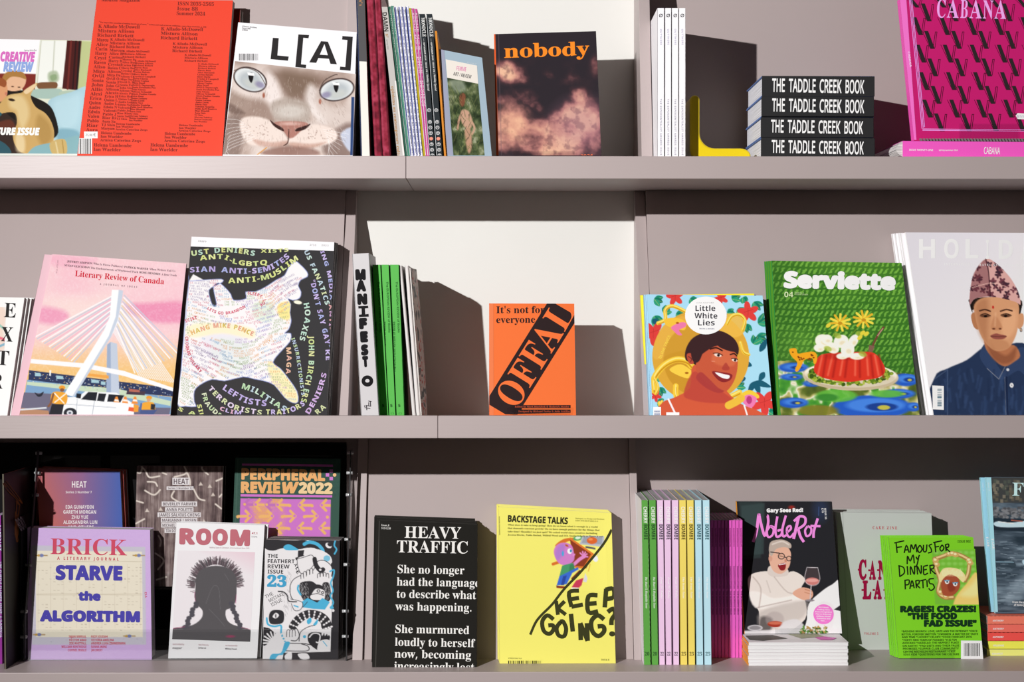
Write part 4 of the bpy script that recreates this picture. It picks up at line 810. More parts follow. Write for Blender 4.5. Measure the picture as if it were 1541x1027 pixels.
yl = ('d4dc8c', 'dfe6a0', 'c8d890'); pu = ('b8a8dc', 'c8b8e8', 'a8b0e0'); mx_ = ('d4dc8c', 'c0d8e8', 'e8c8d8', 'b8d8b0')
arc('UST DENIERS', [(92, 146), (220, 130), (300, 130), (395, 146)], 26, ('cfe0a8', 'b8d8c8', 'd8dc8c')); arc('XISTS', [(425, 130), (490, 130), (560, 124)], 18, yl)
arc('ANTI-LGBTQ', [(132, 168), (240, 160), (290, 182), (380, 196), (458, 186)], 25, yl); arc('SIAN ANTI-SEMITES', [(84, 226), (200, 222), (340, 232), (450, 222), (520, 188), (566, 152)], 27, pu); arc('ANTI-MUSLIM', [(268, 278), (380, 272), (480, 252), (540, 214), (608, 164)], 27, yl)
arc('US FANATICS', [(634, 124), (668, 200), (704, 280), (738, 384)], 24, ('b8ccd8', 'c8e0d8', 'd0d8a8')); arc('ING MEDIA', [(712, 124), (735, 190), (752, 260), (760, 360)], 20, pu); arc('"DON\'T SAY GAY"', [(664, 266), (690, 380), (716, 480), (742, 590)], 26, ('c8b8e8', 'b8a8dc', 'a8b0e0')); arc('HOAXES', [(632, 376), (640, 440), (625, 500), (612, 552)], 28, ('b8d8c8', 'c8e0d0')); arc('ANTI-', [(754, 380), (758, 430), (754, 500)], 18, ('e0a8a8', 'c8a0c8'))
arc('JOHN BIRCH ERS', [(656, 532), (658, 620), (652, 700), (620, 850)], 28, ('d8dca0', 'c8d890', 'b8d8b8')); arc('MAGA', [(548, 590), (552, 640), (546, 716)], 24, ('e8c0a0', 'e0b0a0')); arc('INSURRECTIONISTS', [(572, 545), (592, 610), (606, 700), (622, 820)], 18, ('c0d8a8', 'b8c8e0')); arc('KE', [(738, 600), (740, 650)], 22, ('c8b8e8',))
arc('LEFTISTS', [(240, 790), (300, 830), (360, 860), (452, 872)], 30, ('c8b8e8', 'b8a8dc')); arc('MILITIAS', [(332, 786), (400, 810), (460, 850), (540, 900)], 28, ('b8d8b0', 'b8ccd8', 'c8e0d0')); arc('TERRORISTS', [(170, 788), (220, 840), (300, 890), (428, 916)], 26, ('dccce4', 'd0d8a8')); arc('TRAITORS', [(450, 912), (520, 912), (580, 900), (640, 866)], 26, ('d8dca0', 'c8b8e8')); arc('DENIERS', [(660, 912), (690, 860), (720, 800), (744, 715)], 26, ('c8a8d8', 'd8b8e8'))
arc('FRAUDS', [(140, 812), (155, 860), (190, 900), (225, 930)], 24, ('d8e0c0', 'c0d8a8')); arc('SIL', [(118, 866), (126, 900), (132, 925)], 22, ('d4dc8c',)); arc('CLIM', [(226, 890), (270, 905), (330, 916)], 20, ('e0b0c8', 'c8b8e8')); arc('S A', [(24, 888), (40, 900), (110, 918)], 18, yl); arc('RA', [(700, 914), (742, 880)], 26, ('d0d8a8',))
arc('HANG MIKE PENCE', [(92, 528), (200, 494), (300, 500), (384, 534)], 24, ('e8b878', 'd8c060', 'e8a890')); arc('LETS GO BRANDON', [(166, 404), (220, 428), (290, 424), (352, 396)], 15, 'dc6a80'); arc('SLEEPY JOE', [(362, 332), (410, 340), (440, 360), (420, 380)], 15, 'dc6a80'); arc('CROOKED HILLARY', [(60, 536), (66, 600), (90, 660), (132, 712)], 15, 'dc6a80'); arc('SCIST', [(62, 468), (118, 450)], 16, 'dc6a80')
f.finish(r)
behind(r, 3, .0125, ['second copy behind the black map magazine', 'third copy behind the black map magazine', 'rearmost copy behind the black map magazine'], 'black map magazines', [(.001, 0, 0), (.002, 0, 0), (.003, 0, 0)])
# --- grey hardback with black stacked letters
c8 = (500, 360, 3.425)
f, r = spine((102, 76), (190, 72), (243, 912), (148, 912), 'thick pale grey hardback spine with chunky black stacked letters', 'd9d6d8', .03, .17, ZM, 'hardback_book', 'book', crop=c8, hard=True, page='dfe0dc')
for g, x0, x1, y in (('M', 117, 176, 210), ('A', 121, 178, 268), ('N', 127, 184, 336), ('I', 136, 186, 400), ('F', 136, 184, 462), ('E', 142, 188, 530), ('S', 146, 190, 598), ('T', 154, 190, 658)):
    if g == 'I': f.poly([(134, 346), (184, 344), (186, 356), (168, 358), (170, 388), (187, 386), (188, 400), (138, 402), (137, 390), (152, 388), (151, 358), (135, 358)], '1d1b1e')
    else: f.text(g, (x0 + 3, y - 2), (x1 - 3, y - 4), 50, '1d1b1e', 'hv', off=.06)
f.disc(181, 732, 30, 29, '1d1b1e'); f.disc(181, 731, 11, 9, 'd9d6d8')
for q in ([(186, 835), (202, 838)], [(188, 842), (188, 860)], [(196, 838), (198, 862)], [(172, 858), (200, 862)], [(176, 858), (178, 882)], [(180, 872), (196, 874)], [(166, 858), (170, 872)]): f.stroke(q, 4, '3a343a', False)
f.finish(r)
# --- green journals
GG = 'green journals in the middle row'
for i, (a, b, a2, b2) in enumerate(((207, 248, 246, 290), (252, 292, 293, 327), (298, 343, 331, 371))):
    f, r = spine((a, 132), (b, 132), (b2, 912), (a2, 912), ['green journal spine, leftmost of three, beside the grey hardback', 'green journal spine, middle of three', 'green journal spine, rightmost of three, its dark cover side showing'][i], '63bf5a', (.06, .045, .035)[i], .165, ZM, crop=c8, group=GG, page='e0e2dc', cover='2f8a3a')
    d = 30; x_ = (a + b) / 2 - 2
    f.text('The EUROPEAN REVIEW of Books', (x_ + 6 + 2, 220), (x_ + 20, 482), 10, '1f5a26', 's', off=.008); f.text('The EUROPEAN REVIEW of Books', (x_ + 9, 686), (x_ + 4, 426), 10, '1f5a26', 's', off=.008); f.text('5', ((a2 + b2) / 2 - 11, 866), ((a2 + b2) / 2, 866), 15, '1c3a20', 'b'); f.text('⌂', ((a2 + b2) / 2 - 8, 904), ((a2 + b2) / 2 + 6, 904), 9, '3a8a3a', 's'); f.finish(r)
for i, (a, b, a2, b2) in enumerate(((345, 358, 412, 431), (374, 392, 434, 453))):
    f, r = spine((a, 136), (b, 136), (b2, 912), (a2, 912), ['thin white magazine spine directly right of the green journals', 'thin white magazine spine beside the red printed one'][i], 'e8e4e2', .04, .16, ZM, crop=c8, group='thin white magazines in the middle row'); f.poly([(b - 4, 140), (b, 140), (b2, 912), (b2 - 5, 912)], 'b8b0ae'); f.finish(r)
fz = spine((396, 150), (404, 150), (462, 912), (454, 912), 'thin magazine with red and black printed cover curling beside the white ones', 'e6e0da', .035, .16, ZM, crop=c8); f, r = fz
# its curled right-hand cover, turned towards the camera
A = [f.hit(500 + x / 3.425, 360 + y / 3.425) for x, y in ((405, 150), (463, 912))]; A[1].z = ZM
mb = MB(); prev = None; rows_ = 8
g0 = []
for j in range(rows_ + 1):
    t = j / rows_; base = A[0].lerp(A[1], t); wdt = .0075 + .003 * math.sin(t * 3)
    for k in range(5):
        s_ = k / 4; g0.append(base + Vector((wdt * math.sin(s_ * 1.4), .004 + .06 * s_, 0)))
n0 = len(g0); mb.v = g0 + [p + Vector((.0006, .0002, 0)) for p in g0]; mb.leaf = [(0, 0, 0)] * (2 * n0)
for j in range(rows_):
    for k in range(4):
        a = j * 5 + k; mb.f += [(a, a + 1, a + 6, a + 5), (n0 + a, n0 + a + 5, n0 + a + 6, n0 + a + 1)]; mb.m += [0, 0]
o = mb.build('curled_cover', mat('x', (.5, .5, .5)), r); o.data.materials.clear(); m = bpy.data.materials.new('red_black_cover'); m.use_nodes = True; nt = m.node_tree; b_ = nt.nodes['Principled BSDF']
tc = nt.nodes.new('ShaderNodeTexCoord'); nz = nt.nodes.new('ShaderNodeTexNoise'); nz.inputs['Scale'].default_value = 38; nz.inputs['Detail'].default_value = 1; cr = nt.nodes.new('ShaderNodeValToRGB'); cr.color_ramp.interpolation = 'CONSTANT'
for i, (p_, c_) in enumerate(((0, '2a2624'), (.40, 'd9cfc4'), (.56, 'c8503c'), (.62, 'd9cfc4'), (.68, '4a4440'))):
    e_ = cr.color_ramp.elements[i] if i < 2 else cr.color_ramp.elements.new(p_); e_.position = p_; e_.color = (*alb(c_, 0), 1)
nt.links.new(tc.outputs['Object'], nz.inputs['Vector']); nt.links.new(nz.outputs[0], cr.inputs[0]); nt.links.new(cr.outputs[0], b_.inputs['Base Color']); o.data.materials.append(m)
f.finish(r)
# --- orange paperback
c9 = (700, 430, 4.465)
f = Face(.06, .24, 0, ZM); r = make_book('paperback_book', f, [(161, 120), (733, 122), (745, 880), (161, 880)], ZM + .001, .026, 'orange paperback with a diagonal black band of huge serif capitals', 'book', 'f2753c', crop=c9, spine='e8482c')
f.poly([(161, 130), (176, 121), (190, 121), (192, 878), (163, 878)], 'f08050'); f.text('It’s not for', (209, 186), (535, 184), 46, '2e2022', 'sb'); f.text('everyone', (209, 252), (470, 250), 46, '2e2022', 'sb')
f.poly([(549, 121), (606, 121), (733, 196), (734, 252), (350, 868), (270, 866), (163, 802), (163, 742)], '2e2122')
ex, ey = (734 - 350), (252 - 868); L_ = math.hypot(ex, ey); e_ = (ex / L_, ey / L_)
P_b = (300, 842); 
for g, s0, s1 in (('O', 0, 150), ('F', 168, 298), ('F', 312, 440), ('A', 440, 600), ('L', 612, 760)):
    f.text(g, (352 + e_[0] * s0 - 6 + (e_[0] * 0), 838 + e_[1] * s0 - 6), (352 + e_[0] * s1 - 6, 838 + e_[1] * s1 - 6), 178, 'f2753c', 'sb', off=.0, res=6)
f.poly([(282, 824), (334, 804), (708, 804), (708, 824), (380, 824), (380, 834), (708, 834), (708, 856), (282, 864)], '2a1c1e'); f.text('Edited by Mark Blacklock & Roderick Stanley', (334, 820), (700, 820), 12, 'c8583a', 'sb'); f.text('Designed by Richard Turley & Julia Schäfer', (358, 852), (706, 852), 12, 'c8583a', 'sb'); f.finish(r)
easel(768, 858, 611, ZM, .0585, 'clear acrylic easel holding the orange paperback', .026, .24)
# --- floral snake magazine
c10 = (940, 420, 4.279)
f = fmid(.060); r = make_book('magazine', f, [(145, 100), (888, 107), (958, 890), (182, 890)], ZM, .008, 'square illustrated magazine with a smiling woman among yellow snakes and leaves', 'magazine', 'a8d4ea', crop=c10)
P = f.pic(base='a6d8f0', step=.8)
for (x, y, s_, a) in ((190, 130, 60, 20), (250, 220, 55, -40), (190, 240, 70, 60), (330, 230, 60, 10), (420, 130, 50, 30), (690, 130, 60, -20), (720, 210, 60, 10), (830, 150, 70, 50), (860, 290, 80, -30), (780, 290, 60, 80), (850, 370, 70, 20), (830, 420, 60, -60), (200, 470, 50, 0), (200, 620, 50, 30), (220, 700, 60, 70), (210, 800, 50, 0), (720, 700, 60, -30), (930, 860, 40, 0), (660, 220, 50, 0), (760, 120, 40, 60)):
    for k in (-1, 0, 1):
        an = math.radians(a + 32 * k); ex_, ey_ = math.cos(an), math.sin(an); P.blob([(x, y), (x + s_ * .45 * ex_ - 18 * ey_, y + s_ * .45 * ey_ + 18 * ex_), (x + s_ * ex_, y + s_ * ey_), (x + s_ * .45 * ex_ + 18 * ey_, y + s_ * .45 * ey_ - 18 * ex_)], ('1f8a6c', '17735f', '2c9a74')[k + 1]); P.line([(x, y), (x + s_ * .9 * ex_, y + s_ * .9 * ey_)], 2, 'd8d060', .8)
for (x, y, s_, a) in ((870, 470, 100, -60), (900, 600, 70, 120), (820, 560, 90, 200), (840, 660, 110, 20), (840, 660, 90, 70), (840, 660, 90, 120), (780, 640, 60, 170), (190, 440, 60, -60), (180, 260, 50, 40)):
    an = math.radians(a); ex_, ey_ = math.cos(an), math.sin(an); P.blob([(x, y), (x + s_ * .4 * ex_ - 20 * ey_, y + s_ * .4 * ey_ + 20 * ex_), (x + s_ * ex_, y + s_ * ey_), (x + s_ * .4 * ex_ + 20 * ey_, y + s_ * .4 * ey_ - 20 * ex_)], '1c5a70')
def flower(P, x, y, s_, col='d9403c'):
    for k in range(5): a = k * 1.257 + x; P.ell(x + math.cos(a) * s_ * .55, y + math.sin(a) * s_ * .55, s_ * .6, s_ * .33, col, math.degrees(a))
    P.line([(x - s_ * .4, y), (x + s_ * .5, y - s_ * .3)], 2, 'a82828'); P.line([(x, y + s_ * .4), (x, y - s_ * .4)], 2, 'a82828')
for x, y, s_ in ((325, 115, 52), (620, 125, 42), (795, 215, 62), (185, 350, 72), (900, 800, 75), (200, 755, 34)): flower(P, x, y, s_)
P.ell(490, 500, 312, 300, 'd9a43a'); P.blob([(185, 450), (250, 300), (400, 240), (500, 330), (420, 440), (300, 480), (200, 520)], 'e2ae48', .9, 6); P.ell(480, 520, 230, 235, 'b8821f', al=.5, soft=8); P.ell(690, 300, 90, 76, 'e8b64a', 20, .9, 6)
for pts, w_ in (([(215, 285), (262, 262), (262, 200), (310, 175), (400, 215)], 24), ([(760, 330), (775, 270), (740, 230), (690, 240), (660, 290)], 22), ([(745, 410), (765, 470), (800, 488)], 20), ([(190, 720), (190, 640), (250, 560), (330, 520), (400, 530), (430, 560)], 40), ([(190, 640), (215, 700), (200, 740)], 20), ([(330, 690), (330, 750), (360, 790), (480, 815), (600, 800), (680, 760), (740, 730)], 34), ([(225, 800), (250, 860), (300, 880)], 26), ([(240, 790), (230, 840), (260, 890)], 18)):
    P.line(pts, w_, 'f0c83e', curve=True); P.line([(x + 2, y + w_ * .3) for x, y in pts], w_ * .25, 'c89020', curve=True); P.line([(x, y - w_ * .2) for x, y in pts], w_ * .22, 'fbe88c', .9, curve=True)
P.blob([(255, 262), (320, 250), (375, 265), (395, 290), (385, 330), (330, 320), (270, 300)], 'f0c040'); P.blob([(300, 310), (360, 280), (395, 285), (390, 310), (350, 330), (370, 360), (345, 362), (320, 340)], 'e87aa8'); P.ell(340, 284, 10, 6, 'a8501c'); P.blob([(290, 580), (360, 550), (430, 590), (448, 622), (400, 640), (320, 610)], 'f2cc4a'); P.ell(400, 606, 12, 7, 'a8661c')
# woman
P.blob([(240, 900), (240, 800), (330, 760), (420, 700), (440, 560), (560, 560), (640, 700), (740, 800), (860, 850), (880, 900)], 'cf5a3c'); P.blob([(440, 600), (520, 640), (620, 720), (700, 790), (560, 800), (430, 780), (380, 740)], 'b8443a', .8, 8)
P.blob([(392, 520), (395, 450), (440, 380), (530, 340), (620, 336), (700, 380), (734, 440), (728, 490), (700, 470), (640, 500), (520, 520), (480, 560), (440, 545)], '3b2426')
P.blob([(470, 520), (520, 470), (600, 430), (690, 460), (724, 500), (726, 580), (704, 660), (660, 720), (620, 724), (550, 690), (490, 630), (458, 580)], 'c4583c'); P.blob([(490, 600), (540, 640), (600, 700), (640, 722), (600, 735), (520, 700), (460, 640)], 'a83c3a', .9, 6); P.blob([(600, 440), (690, 470), (715, 520), (700, 560), (620, 560), (560, 520)], 'd4704a', .7, 16)
P.blob([(400, 488), (430, 480), (448, 510), (440, 548), (412, 540)], 'b84c38'); P.line([(410, 500), (430, 515), (425, 535)], 4, '3b2426', curve=True); P.blob([(480, 530), (520, 440), (560, 440), (588, 400), (610, 440), (700, 470), (728, 440), (690, 380), (600, 350), (500, 370), (430, 450), (440, 530)], '3b2426')
P.line([(552, 452), (590, 444), (628, 462)], 9, '241416', curve=True); P.line([(680, 488), (705, 482), (722, 496)], 8, '241416', curve=True); P.ell(600, 492, 24, 10, 'f0dcd0', 12); P.ell(604, 492, 9, 9, '241416'); P.ell(708, 524, 18, 9, 'f0dcd0', 12); P.ell(711, 524, 8, 8, '241416'); P.line([(570, 480), (600, 478), (630, 492)], 5, '241416', curve=True); P.line([(688, 514), (710, 512), (726, 520)], 5, '241416', curve=True)
P.blob([(650, 540), (668, 560), (676, 582), (650, 590), (626, 578)], 'a83c34', .8, 6); P.blob([(562, 598), (620, 600), (690, 615), (682, 650), (640, 666), (600, 650)], '8a2a2c'); P.blob([(582, 602), (640, 614), (676, 624), (664, 644), (620, 634)], 'fbf6f2'); P.line([(560, 530), (580, 532)], 3, 'e89a80')
P.line([(282, 776), (325, 866)], 12, 'f4eef2'); P.line([(770, 815), (790, 880)], 10, 'f4eef2')
P.blob([(742, 750), (800, 715), (860, 745), (860, 770), (800, 760)], 'f0c83e'); P.blob([(755, 770), (800, 745), (850, 768), (830, 820), (800, 828), (765, 800)], 'e87ab0'); P.ell(802, 780, 18, 26, 'b83c78'); P.line([(670, 815), (720, 790), (750, 770)], 50, 'e8bc40', curve=True)
f.text('BLINK TWICE', (236, 515), (298, 368), 19, 'f0d850', 's')
f.disc(523, 236, 134, 122, 'fafafc', 48); f.text('JUL/AUG  AUGUST 24 £20', (462, 157), (574, 157), 6, '555555', 's'); f.text('Little', (456, 207), (584, 207), 35, '37353c', 'b'); f.text('White', (449, 254), (597, 256), 35, '37353c', 'b'); f.text('Lies', (472, 300), (580, 300), 35, '37353c', 'b'); f.text('TRUTH & MOVIES', (480, 325), (578, 326), 8, '555577', 'b')
f.rect(184, 826, 234, 882, 'f6f6f8'); f.bars(190, 846, 228, 884, '5a6a9a', 3, True, n=16); f.rect(268, 860, 352, 884, 'f6f6f8'); f.finish(r)
behind(r, 3, .0112, [s_ + ' copy behind the floral snake magazine' for s_ in ('second', 'third', 'rearmost')], 'illustrated snake magazines', [(-.002, 0, 0), (-.004, 0, 0), (-.005, 0, .1), (-.006, 0, 0)])
f2 = fmid(.060 - .044); r2 = make_book('magazine', f2, [(100, 105), (833, 94), (905, 890), (150, 890)], ZM, .007, 'bright yellow covered magazine at the back of the snake magazine stack', 'magazine', 'f2e03a', crop=c10, spine='f2e03a'); f2.finish(r2)
# colourful spines of that stack
f3 = fmid(.060 - .010); f3.crop(*c10); f3.layer = 4
# --- green tablecloth magazine
c11 = (1140, 370, 3.542)
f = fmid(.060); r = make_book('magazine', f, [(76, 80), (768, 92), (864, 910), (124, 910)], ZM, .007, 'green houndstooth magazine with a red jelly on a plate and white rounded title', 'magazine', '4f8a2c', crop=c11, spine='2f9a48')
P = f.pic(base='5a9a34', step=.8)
row = np.floor((P.Y + 4 * np.sin(P.X / 60)) / 38); fy_ = (P.Y + 4 * np.sin(P.X / 60)) / 38 - row; wob = P.noise(12, 5, 2)
fx_ = ((P.X + fy_ * 24 + 14 * (row % 2) + (wob - .5) * 16) / 29) % 1; hm = np.clip((.27 - np.abs(fx_ - .5)) * 9, 0, 1) * np.clip((.42 - np.abs(fy_ - .5)) * 9, 0, 1)
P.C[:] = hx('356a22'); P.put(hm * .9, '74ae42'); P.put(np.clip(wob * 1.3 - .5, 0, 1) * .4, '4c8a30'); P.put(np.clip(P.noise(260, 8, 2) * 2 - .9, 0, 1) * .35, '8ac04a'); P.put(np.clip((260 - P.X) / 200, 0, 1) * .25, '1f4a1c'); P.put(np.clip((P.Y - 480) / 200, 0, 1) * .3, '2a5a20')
tm = P.mpoly([(60, 620), (200, 612), (420, 640), (860, 690), (880, 920), (100, 920)]); P.put(tm, 'd9d2b0'); P.clipm = P.full(tm)
tn = P.noise(70, 21, 3); P.C[:] = np.where((P.clipm > .5)[..., None], P.ramp(tn, [(0, '3a4a20'), (.35, '5a6a28'), (.48, 'b8b070'), (.56, 'e4e0cc'), (.66, '4f9a34'), (.8, '2f7a2c'), (1, '1f4a6a')]), P.C)
for x, y, a, b in ((190, 650, 80, 26), (180, 700, 60, 18), (190, 838, 80, 28), (290, 735, 50, 18), (610, 860, 210, 62), (790, 715, 70, 34), (750, 790, 90, 26), (830, 860, 40, 24)):
    P.ell(x, y, a, b, '2456b8', soft=8); P.ell(x + a * .1, y - b * .15, a * .75, b * .6, '4a86dc', al=.8, soft=10); P.ell(x + a * .25, y, a * .4, b * .35, '1c3c88', soft=6); P.ell(x + a * .3, y + b * .05, a * .16, b * .2, 'b8b048', soft=4)
P.ell(420, 800, 110, 34, '5cae3c', soft=8, al=.9); P.ell(370, 810, 60, 20, '2f7a2c', soft=8, al=.8); P.ell(690, 790, 90, 20, '5cae3c', soft=8, al=.9); P.ell(320, 880, 110, 30, '7a7428', soft=10, al=.9); P.clipm = None
P.ell(496, 696, 255, 76, 'd8c9ac', 2); P.ell(496, 690, 245, 66, 'f2ead8', 2); P.ell(496, 712, 255, 60, '8a7a58', 2, .35, 10)
for i in range(230):
    t = R_.random() * 6.28; x, y = 490 + math.cos(t) * R_.uniform(180, 226), 688 + math.sin(t) * R_.uniform(36, 56)
    if y > 660 or abs(x - 490) > 190: P.ell(x, y, R_.uniform(6, 13), R_.uniform(5, 10), R_.choice(('5a7a22', '8aa030', '3a5416', 'a8b44a')))
P.blob([(302, 672), (310, 620), (340, 582), (430, 570), (560, 566), (620, 572), (665, 620), (680, 672), (640, 705), (560, 718), (500, 726), (430, 722), (350, 704)], 'cf3424')
for i, (x0, x1) in enumerate(((322, 345), (375, 400), (440, 458), (520, 522), (590, 582), (645, 625))): P.line([(x1, 585), (x0, 690)], 10, 'e86a50', .8, soft=9); P.line([(x1 + 22, 585), (x0 + 26, 700)], 12, '9a1c18', .6, soft=9)
P.ell(470, 590, 110, 20, '9a1c18', al=.4, soft=12)
for x, y, a, b, g in ((350, 510, 44, 36, 20), (330, 545, 30, 22, 0), (400, 545, 36, 28, 30), (445, 510, 40, 34, -20), (510, 510, 24, 40, 30), (480, 555, 36, 42, 10), (530, 590, 40, 18, 0), (450, 590, 30, 16, 0), (370, 500, 30, 26, 0)): P.ell(x, y, a, b, 'f6f0dc', g, soft=5); P.ell(x + 6, y + 8, a * .4, b * .3, 'd9ccac', g, .8, 8)
for x, y in ((425, 470), (545, 460), (375, 540), (560, 568)): P.ell(x, y + 10, 22, 14, '9aae3c', 20, .8, 6)
P.line([(410, 480), (415, 440)], 4, '6a8a28'); P.line([(500, 475), (548, 420)], 4, '6a8a28')
for cx_, cy_, rr in ((440, 410, 54), (566, 392, 54)):
    for k in range(11): a = k * 6.283 / 11 + cx_; P.line([(cx_, cy_), (cx_ + rr * math.cos(a), cy_ + rr * .82 * math.sin(a))], 12, ('f2d24a', 'dcae2c')[k % 2]);
    P.ell(cx_, cy_ + 4, 12, 9, 'b88a20')
for x, y in ((560, 465), (580, 470), (545, 490), (378, 425)): P.ell(x, y, 16, 10, 'd9c83e', -40)
P.line([(672, 436), (645, 470), (615, 530)], 11, '6a4030', curve=True); P.line([(668, 442), (640, 480)], 4, 'c8a090'); P.poly([(595, 530), (625, 535), (612, 570), (590, 562)], '7a5a4a')
P.blob([(170, 552), (205, 548), (215, 575), (250, 570), (300, 566), (318, 590), (312, 625), (300, 630), (290, 600), (250, 610), (235, 640), (215, 670), (200, 665), (212, 625), (190, 600), (175, 580)], 'e8a020')
for i in range(14): P.ell(215 + R_.random() * 90, 575 + R_.random() * 34, 5, 4, '7a3a10')
P.ell(188, 568, 4, 3, '2a1408')
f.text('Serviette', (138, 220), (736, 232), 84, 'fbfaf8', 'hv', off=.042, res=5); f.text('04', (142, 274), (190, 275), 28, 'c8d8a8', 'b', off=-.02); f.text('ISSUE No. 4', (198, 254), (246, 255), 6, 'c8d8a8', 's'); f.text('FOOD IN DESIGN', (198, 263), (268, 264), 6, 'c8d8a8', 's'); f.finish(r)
behind(r, 3, .0115, ['second copy behind the green jelly magazine, shifted left', 'third copy behind the green jelly magazine', 'rearmost copy behind the green jelly magazine'], 'green jelly magazines', [(-.004, 0, 0), (-.0065, 0, 0), (-.009, 0, 0)])
# --- white travel magazine
c12 = (1320, 330, 3.113)
f = fmid(.060); r = make_book('magazine', f, [(134, 62), (900, 66), (960, 925), (266, 925)], ZM, .0102, 'large pale magazine with a young man in a pink patterned cap and denim shirt', 'magazine', 'd6d3d9', crop=c12, spine='ebe8f2')
P = f.pic(base='d3d0d6', quad=[(134, 62), (760, 66), (800, 925), (266, 925)]); P.grad((200, 100), 'cfccd3', (600, 800), 'dddad9')
P.blob([(262, 930), (268, 745), (330, 700), (420, 660), (500, 600), (560, 600), (680, 580), (760, 640), (800, 700), (800, 930)], '22304c', soft=5); P.blob([(480, 640), (510, 585), (560, 680), (600, 740), (570, 750), (515, 700)], '2c3c5c'); P.blob([(580, 740), (640, 640), (680, 600), (760, 660), (700, 730), (660, 710), (600, 745)], '2c3c5c')
for i in range(90):
    a, b = R_.uniform(280, 760), R_.uniform(700, 920); P.line([(a, b), (a + R_.uniform(-14, 14), b + R_.uniform(20, 70))], 10, R_.choice(('1a2640', '2f4468', '3a5078')), .35, soft=9)
P.line([(268, 750), (330, 705), (330, 930)], 3, '5a6a88', .6); P.line([(515, 700), (570, 750), (600, 690)], 3, '8a8a90', .8); P.line([(606, 740), (612, 925)], 6, '16203a'); P.line([(598, 740), (603, 925)], 2, '7a7a80', .7)
P.blob([(505, 560), (560, 600), (640, 590), (670, 640), (640, 670), (600, 690), (560, 670), (510, 610)], 'a86a48', soft=6); P.blob([(520, 590), (600, 640), (650, 600), (640, 660), (590, 680), (540, 650)], '7a4630', .7, 16)
P.blob([(434, 400), (450, 370), (660, 372), (674, 430), (660, 450), (640, 420), (460, 420), (452, 450)], '1a1412')
P.blob([(440, 450), (462, 440), (478, 500), (470, 518), (450, 500)], 'a8704c'); P.blob([(662, 450), (684, 445), (686, 490), (668, 515), (656, 500)], 'c08a64'); P.ell(674, 520, 6, 9, '3a3434'); P.ell(674, 519, 3, 6, 'd8b89c')
P.blob([(456, 400), (500, 368), (600, 368), (658, 390), (664, 460), (652, 540), (620, 600), (578, 618), (540, 610), (500, 570), (472, 510), (458, 450)], 'c48e68', soft=5); P.blob([(460, 400), (520, 380), (520, 560), (545, 610), (500, 570), (470, 500)], '9a6444', .6, 30); P.blob([(600, 430), (650, 430), (645, 520), (600, 560), (580, 500)], 'd8a47c', .6, 20); P.blob([(530, 560), (600, 570), (620, 600), (578, 618), (540, 608)], 'a8704c', .5, 12)
P.line([(480, 430), (505, 424), (530, 432)], 7, '3a2018', .9, True); P.line([(578, 432), (605, 424), (632, 430)], 7, '3a2018', .9, True); P.ell(506, 454, 23, 7, '5a3828', soft=4); P.ell(604, 453, 22, 7, '5a3828', soft=4); P.ell(508, 455, 8, 6, '140c0a'); P.ell(602, 454, 8, 6, '140c0a'); P.line([(484, 450), (506, 443), (530, 452)], 4, '24140e', curve=True); P.line([(580, 450), (604, 443), (628, 451)], 4, '24140e', curve=True)
P.blob([(546, 460), (562, 460), (586, 505), (574, 520), (545, 520), (532, 506)], 'b47c58', .9, 8); P.ell(546, 514, 7, 4, '5a3020', soft=4); P.ell(576, 514, 6, 4, '5a3020', soft=4); P.line([(555, 440), (552, 500)], 6, 'dcae8a', .5, soft=8)
P.blob([(530, 548), (555, 536), (575, 540), (606, 548), (590, 562), (550, 562)], '8a4a40', soft=4); P.line([(532, 549), (570, 551), (605, 549)], 2.5, '4a2420'); P.ell(543, 413, 5, 7, 'b02820')
cm_ = P.mpoly(catmull([(434, 400), (436, 330), (455, 250), (508, 186), (560, 210), (620, 270), (660, 340), (672, 400), (640, 385), (540, 364), (460, 372)], n=4)); P.put(cm_, 'c89a94'); P.clipm = P.full(cm_)
for i in range(46):
    a, b = R_.uniform(436, 670), R_.uniform(195, 395)
    for k in range(4): t = k * 1.57 + i; P.ell(a + 8 * math.cos(t), b + 8 * math.sin(t), 8, 5, R_.choice(('4a2a34', '6a3a44', '3a2430')), math.degrees(t))
P.line([(508, 186), (522, 250), (530, 364)], 5, '3a1c24', curve=True); P.blob([(434, 400), (436, 330), (455, 250), (508, 186), (520, 250), (528, 364), (460, 372)], '5a2c34', .45, 8); P.line([(445, 322), (540, 300), (640, 330)], 3, 'e0b8ac', .8, True); P.clipm = None
P.ell(612, 706, 7, 7, 'c8c8cc'); P.ell(630, 779, 9, 11, 'e8e6e4'); P.ell(630, 779, 3, 4, '8a8a90')
for g, x0, x1, y in (('H', 196, 272, 184), ('O', 314, 382, 184), ('L', 414, 474, 184), ('I', 510, 524, 187), ('D', 570, 636, 187), ('A', 672, 742, 190)): f.text(g, (x0, y), (x1, y), 90, 'fbfbff', 'b')
f.text('INTERNATIONAL TRAVEL AND STYLE MAGAZINE', (314, 216), (740, 224), 10, 'f4f2f6', 'sr', space=1.4)
f.rect(258, 780, 312, 892, 'f2f0f2', .04); f.bars(282, 796, 302, 880, '4a6a7a', 5, True, 'f2f0f2', 26); f.finish(r)
behind(r, 4, .0105, [s_ + ' copy behind the pale travel magazine' for s_ in ('second', 'third', 'fourth', 'rearmost')], 'pale travel magazines', [(-.006, 0, -.2), (-.009, 0, 0), (-.014, 0, 0), (-.020, -.001, .3)])
# ================================================================== BOTTOM ROW
R_ = random.Random(23)
def Yof(py): return F * (1.5 - Z_BT) / (py - CY) - D
BLACK = mat('black_board', (.008, .0075, .008), .5)
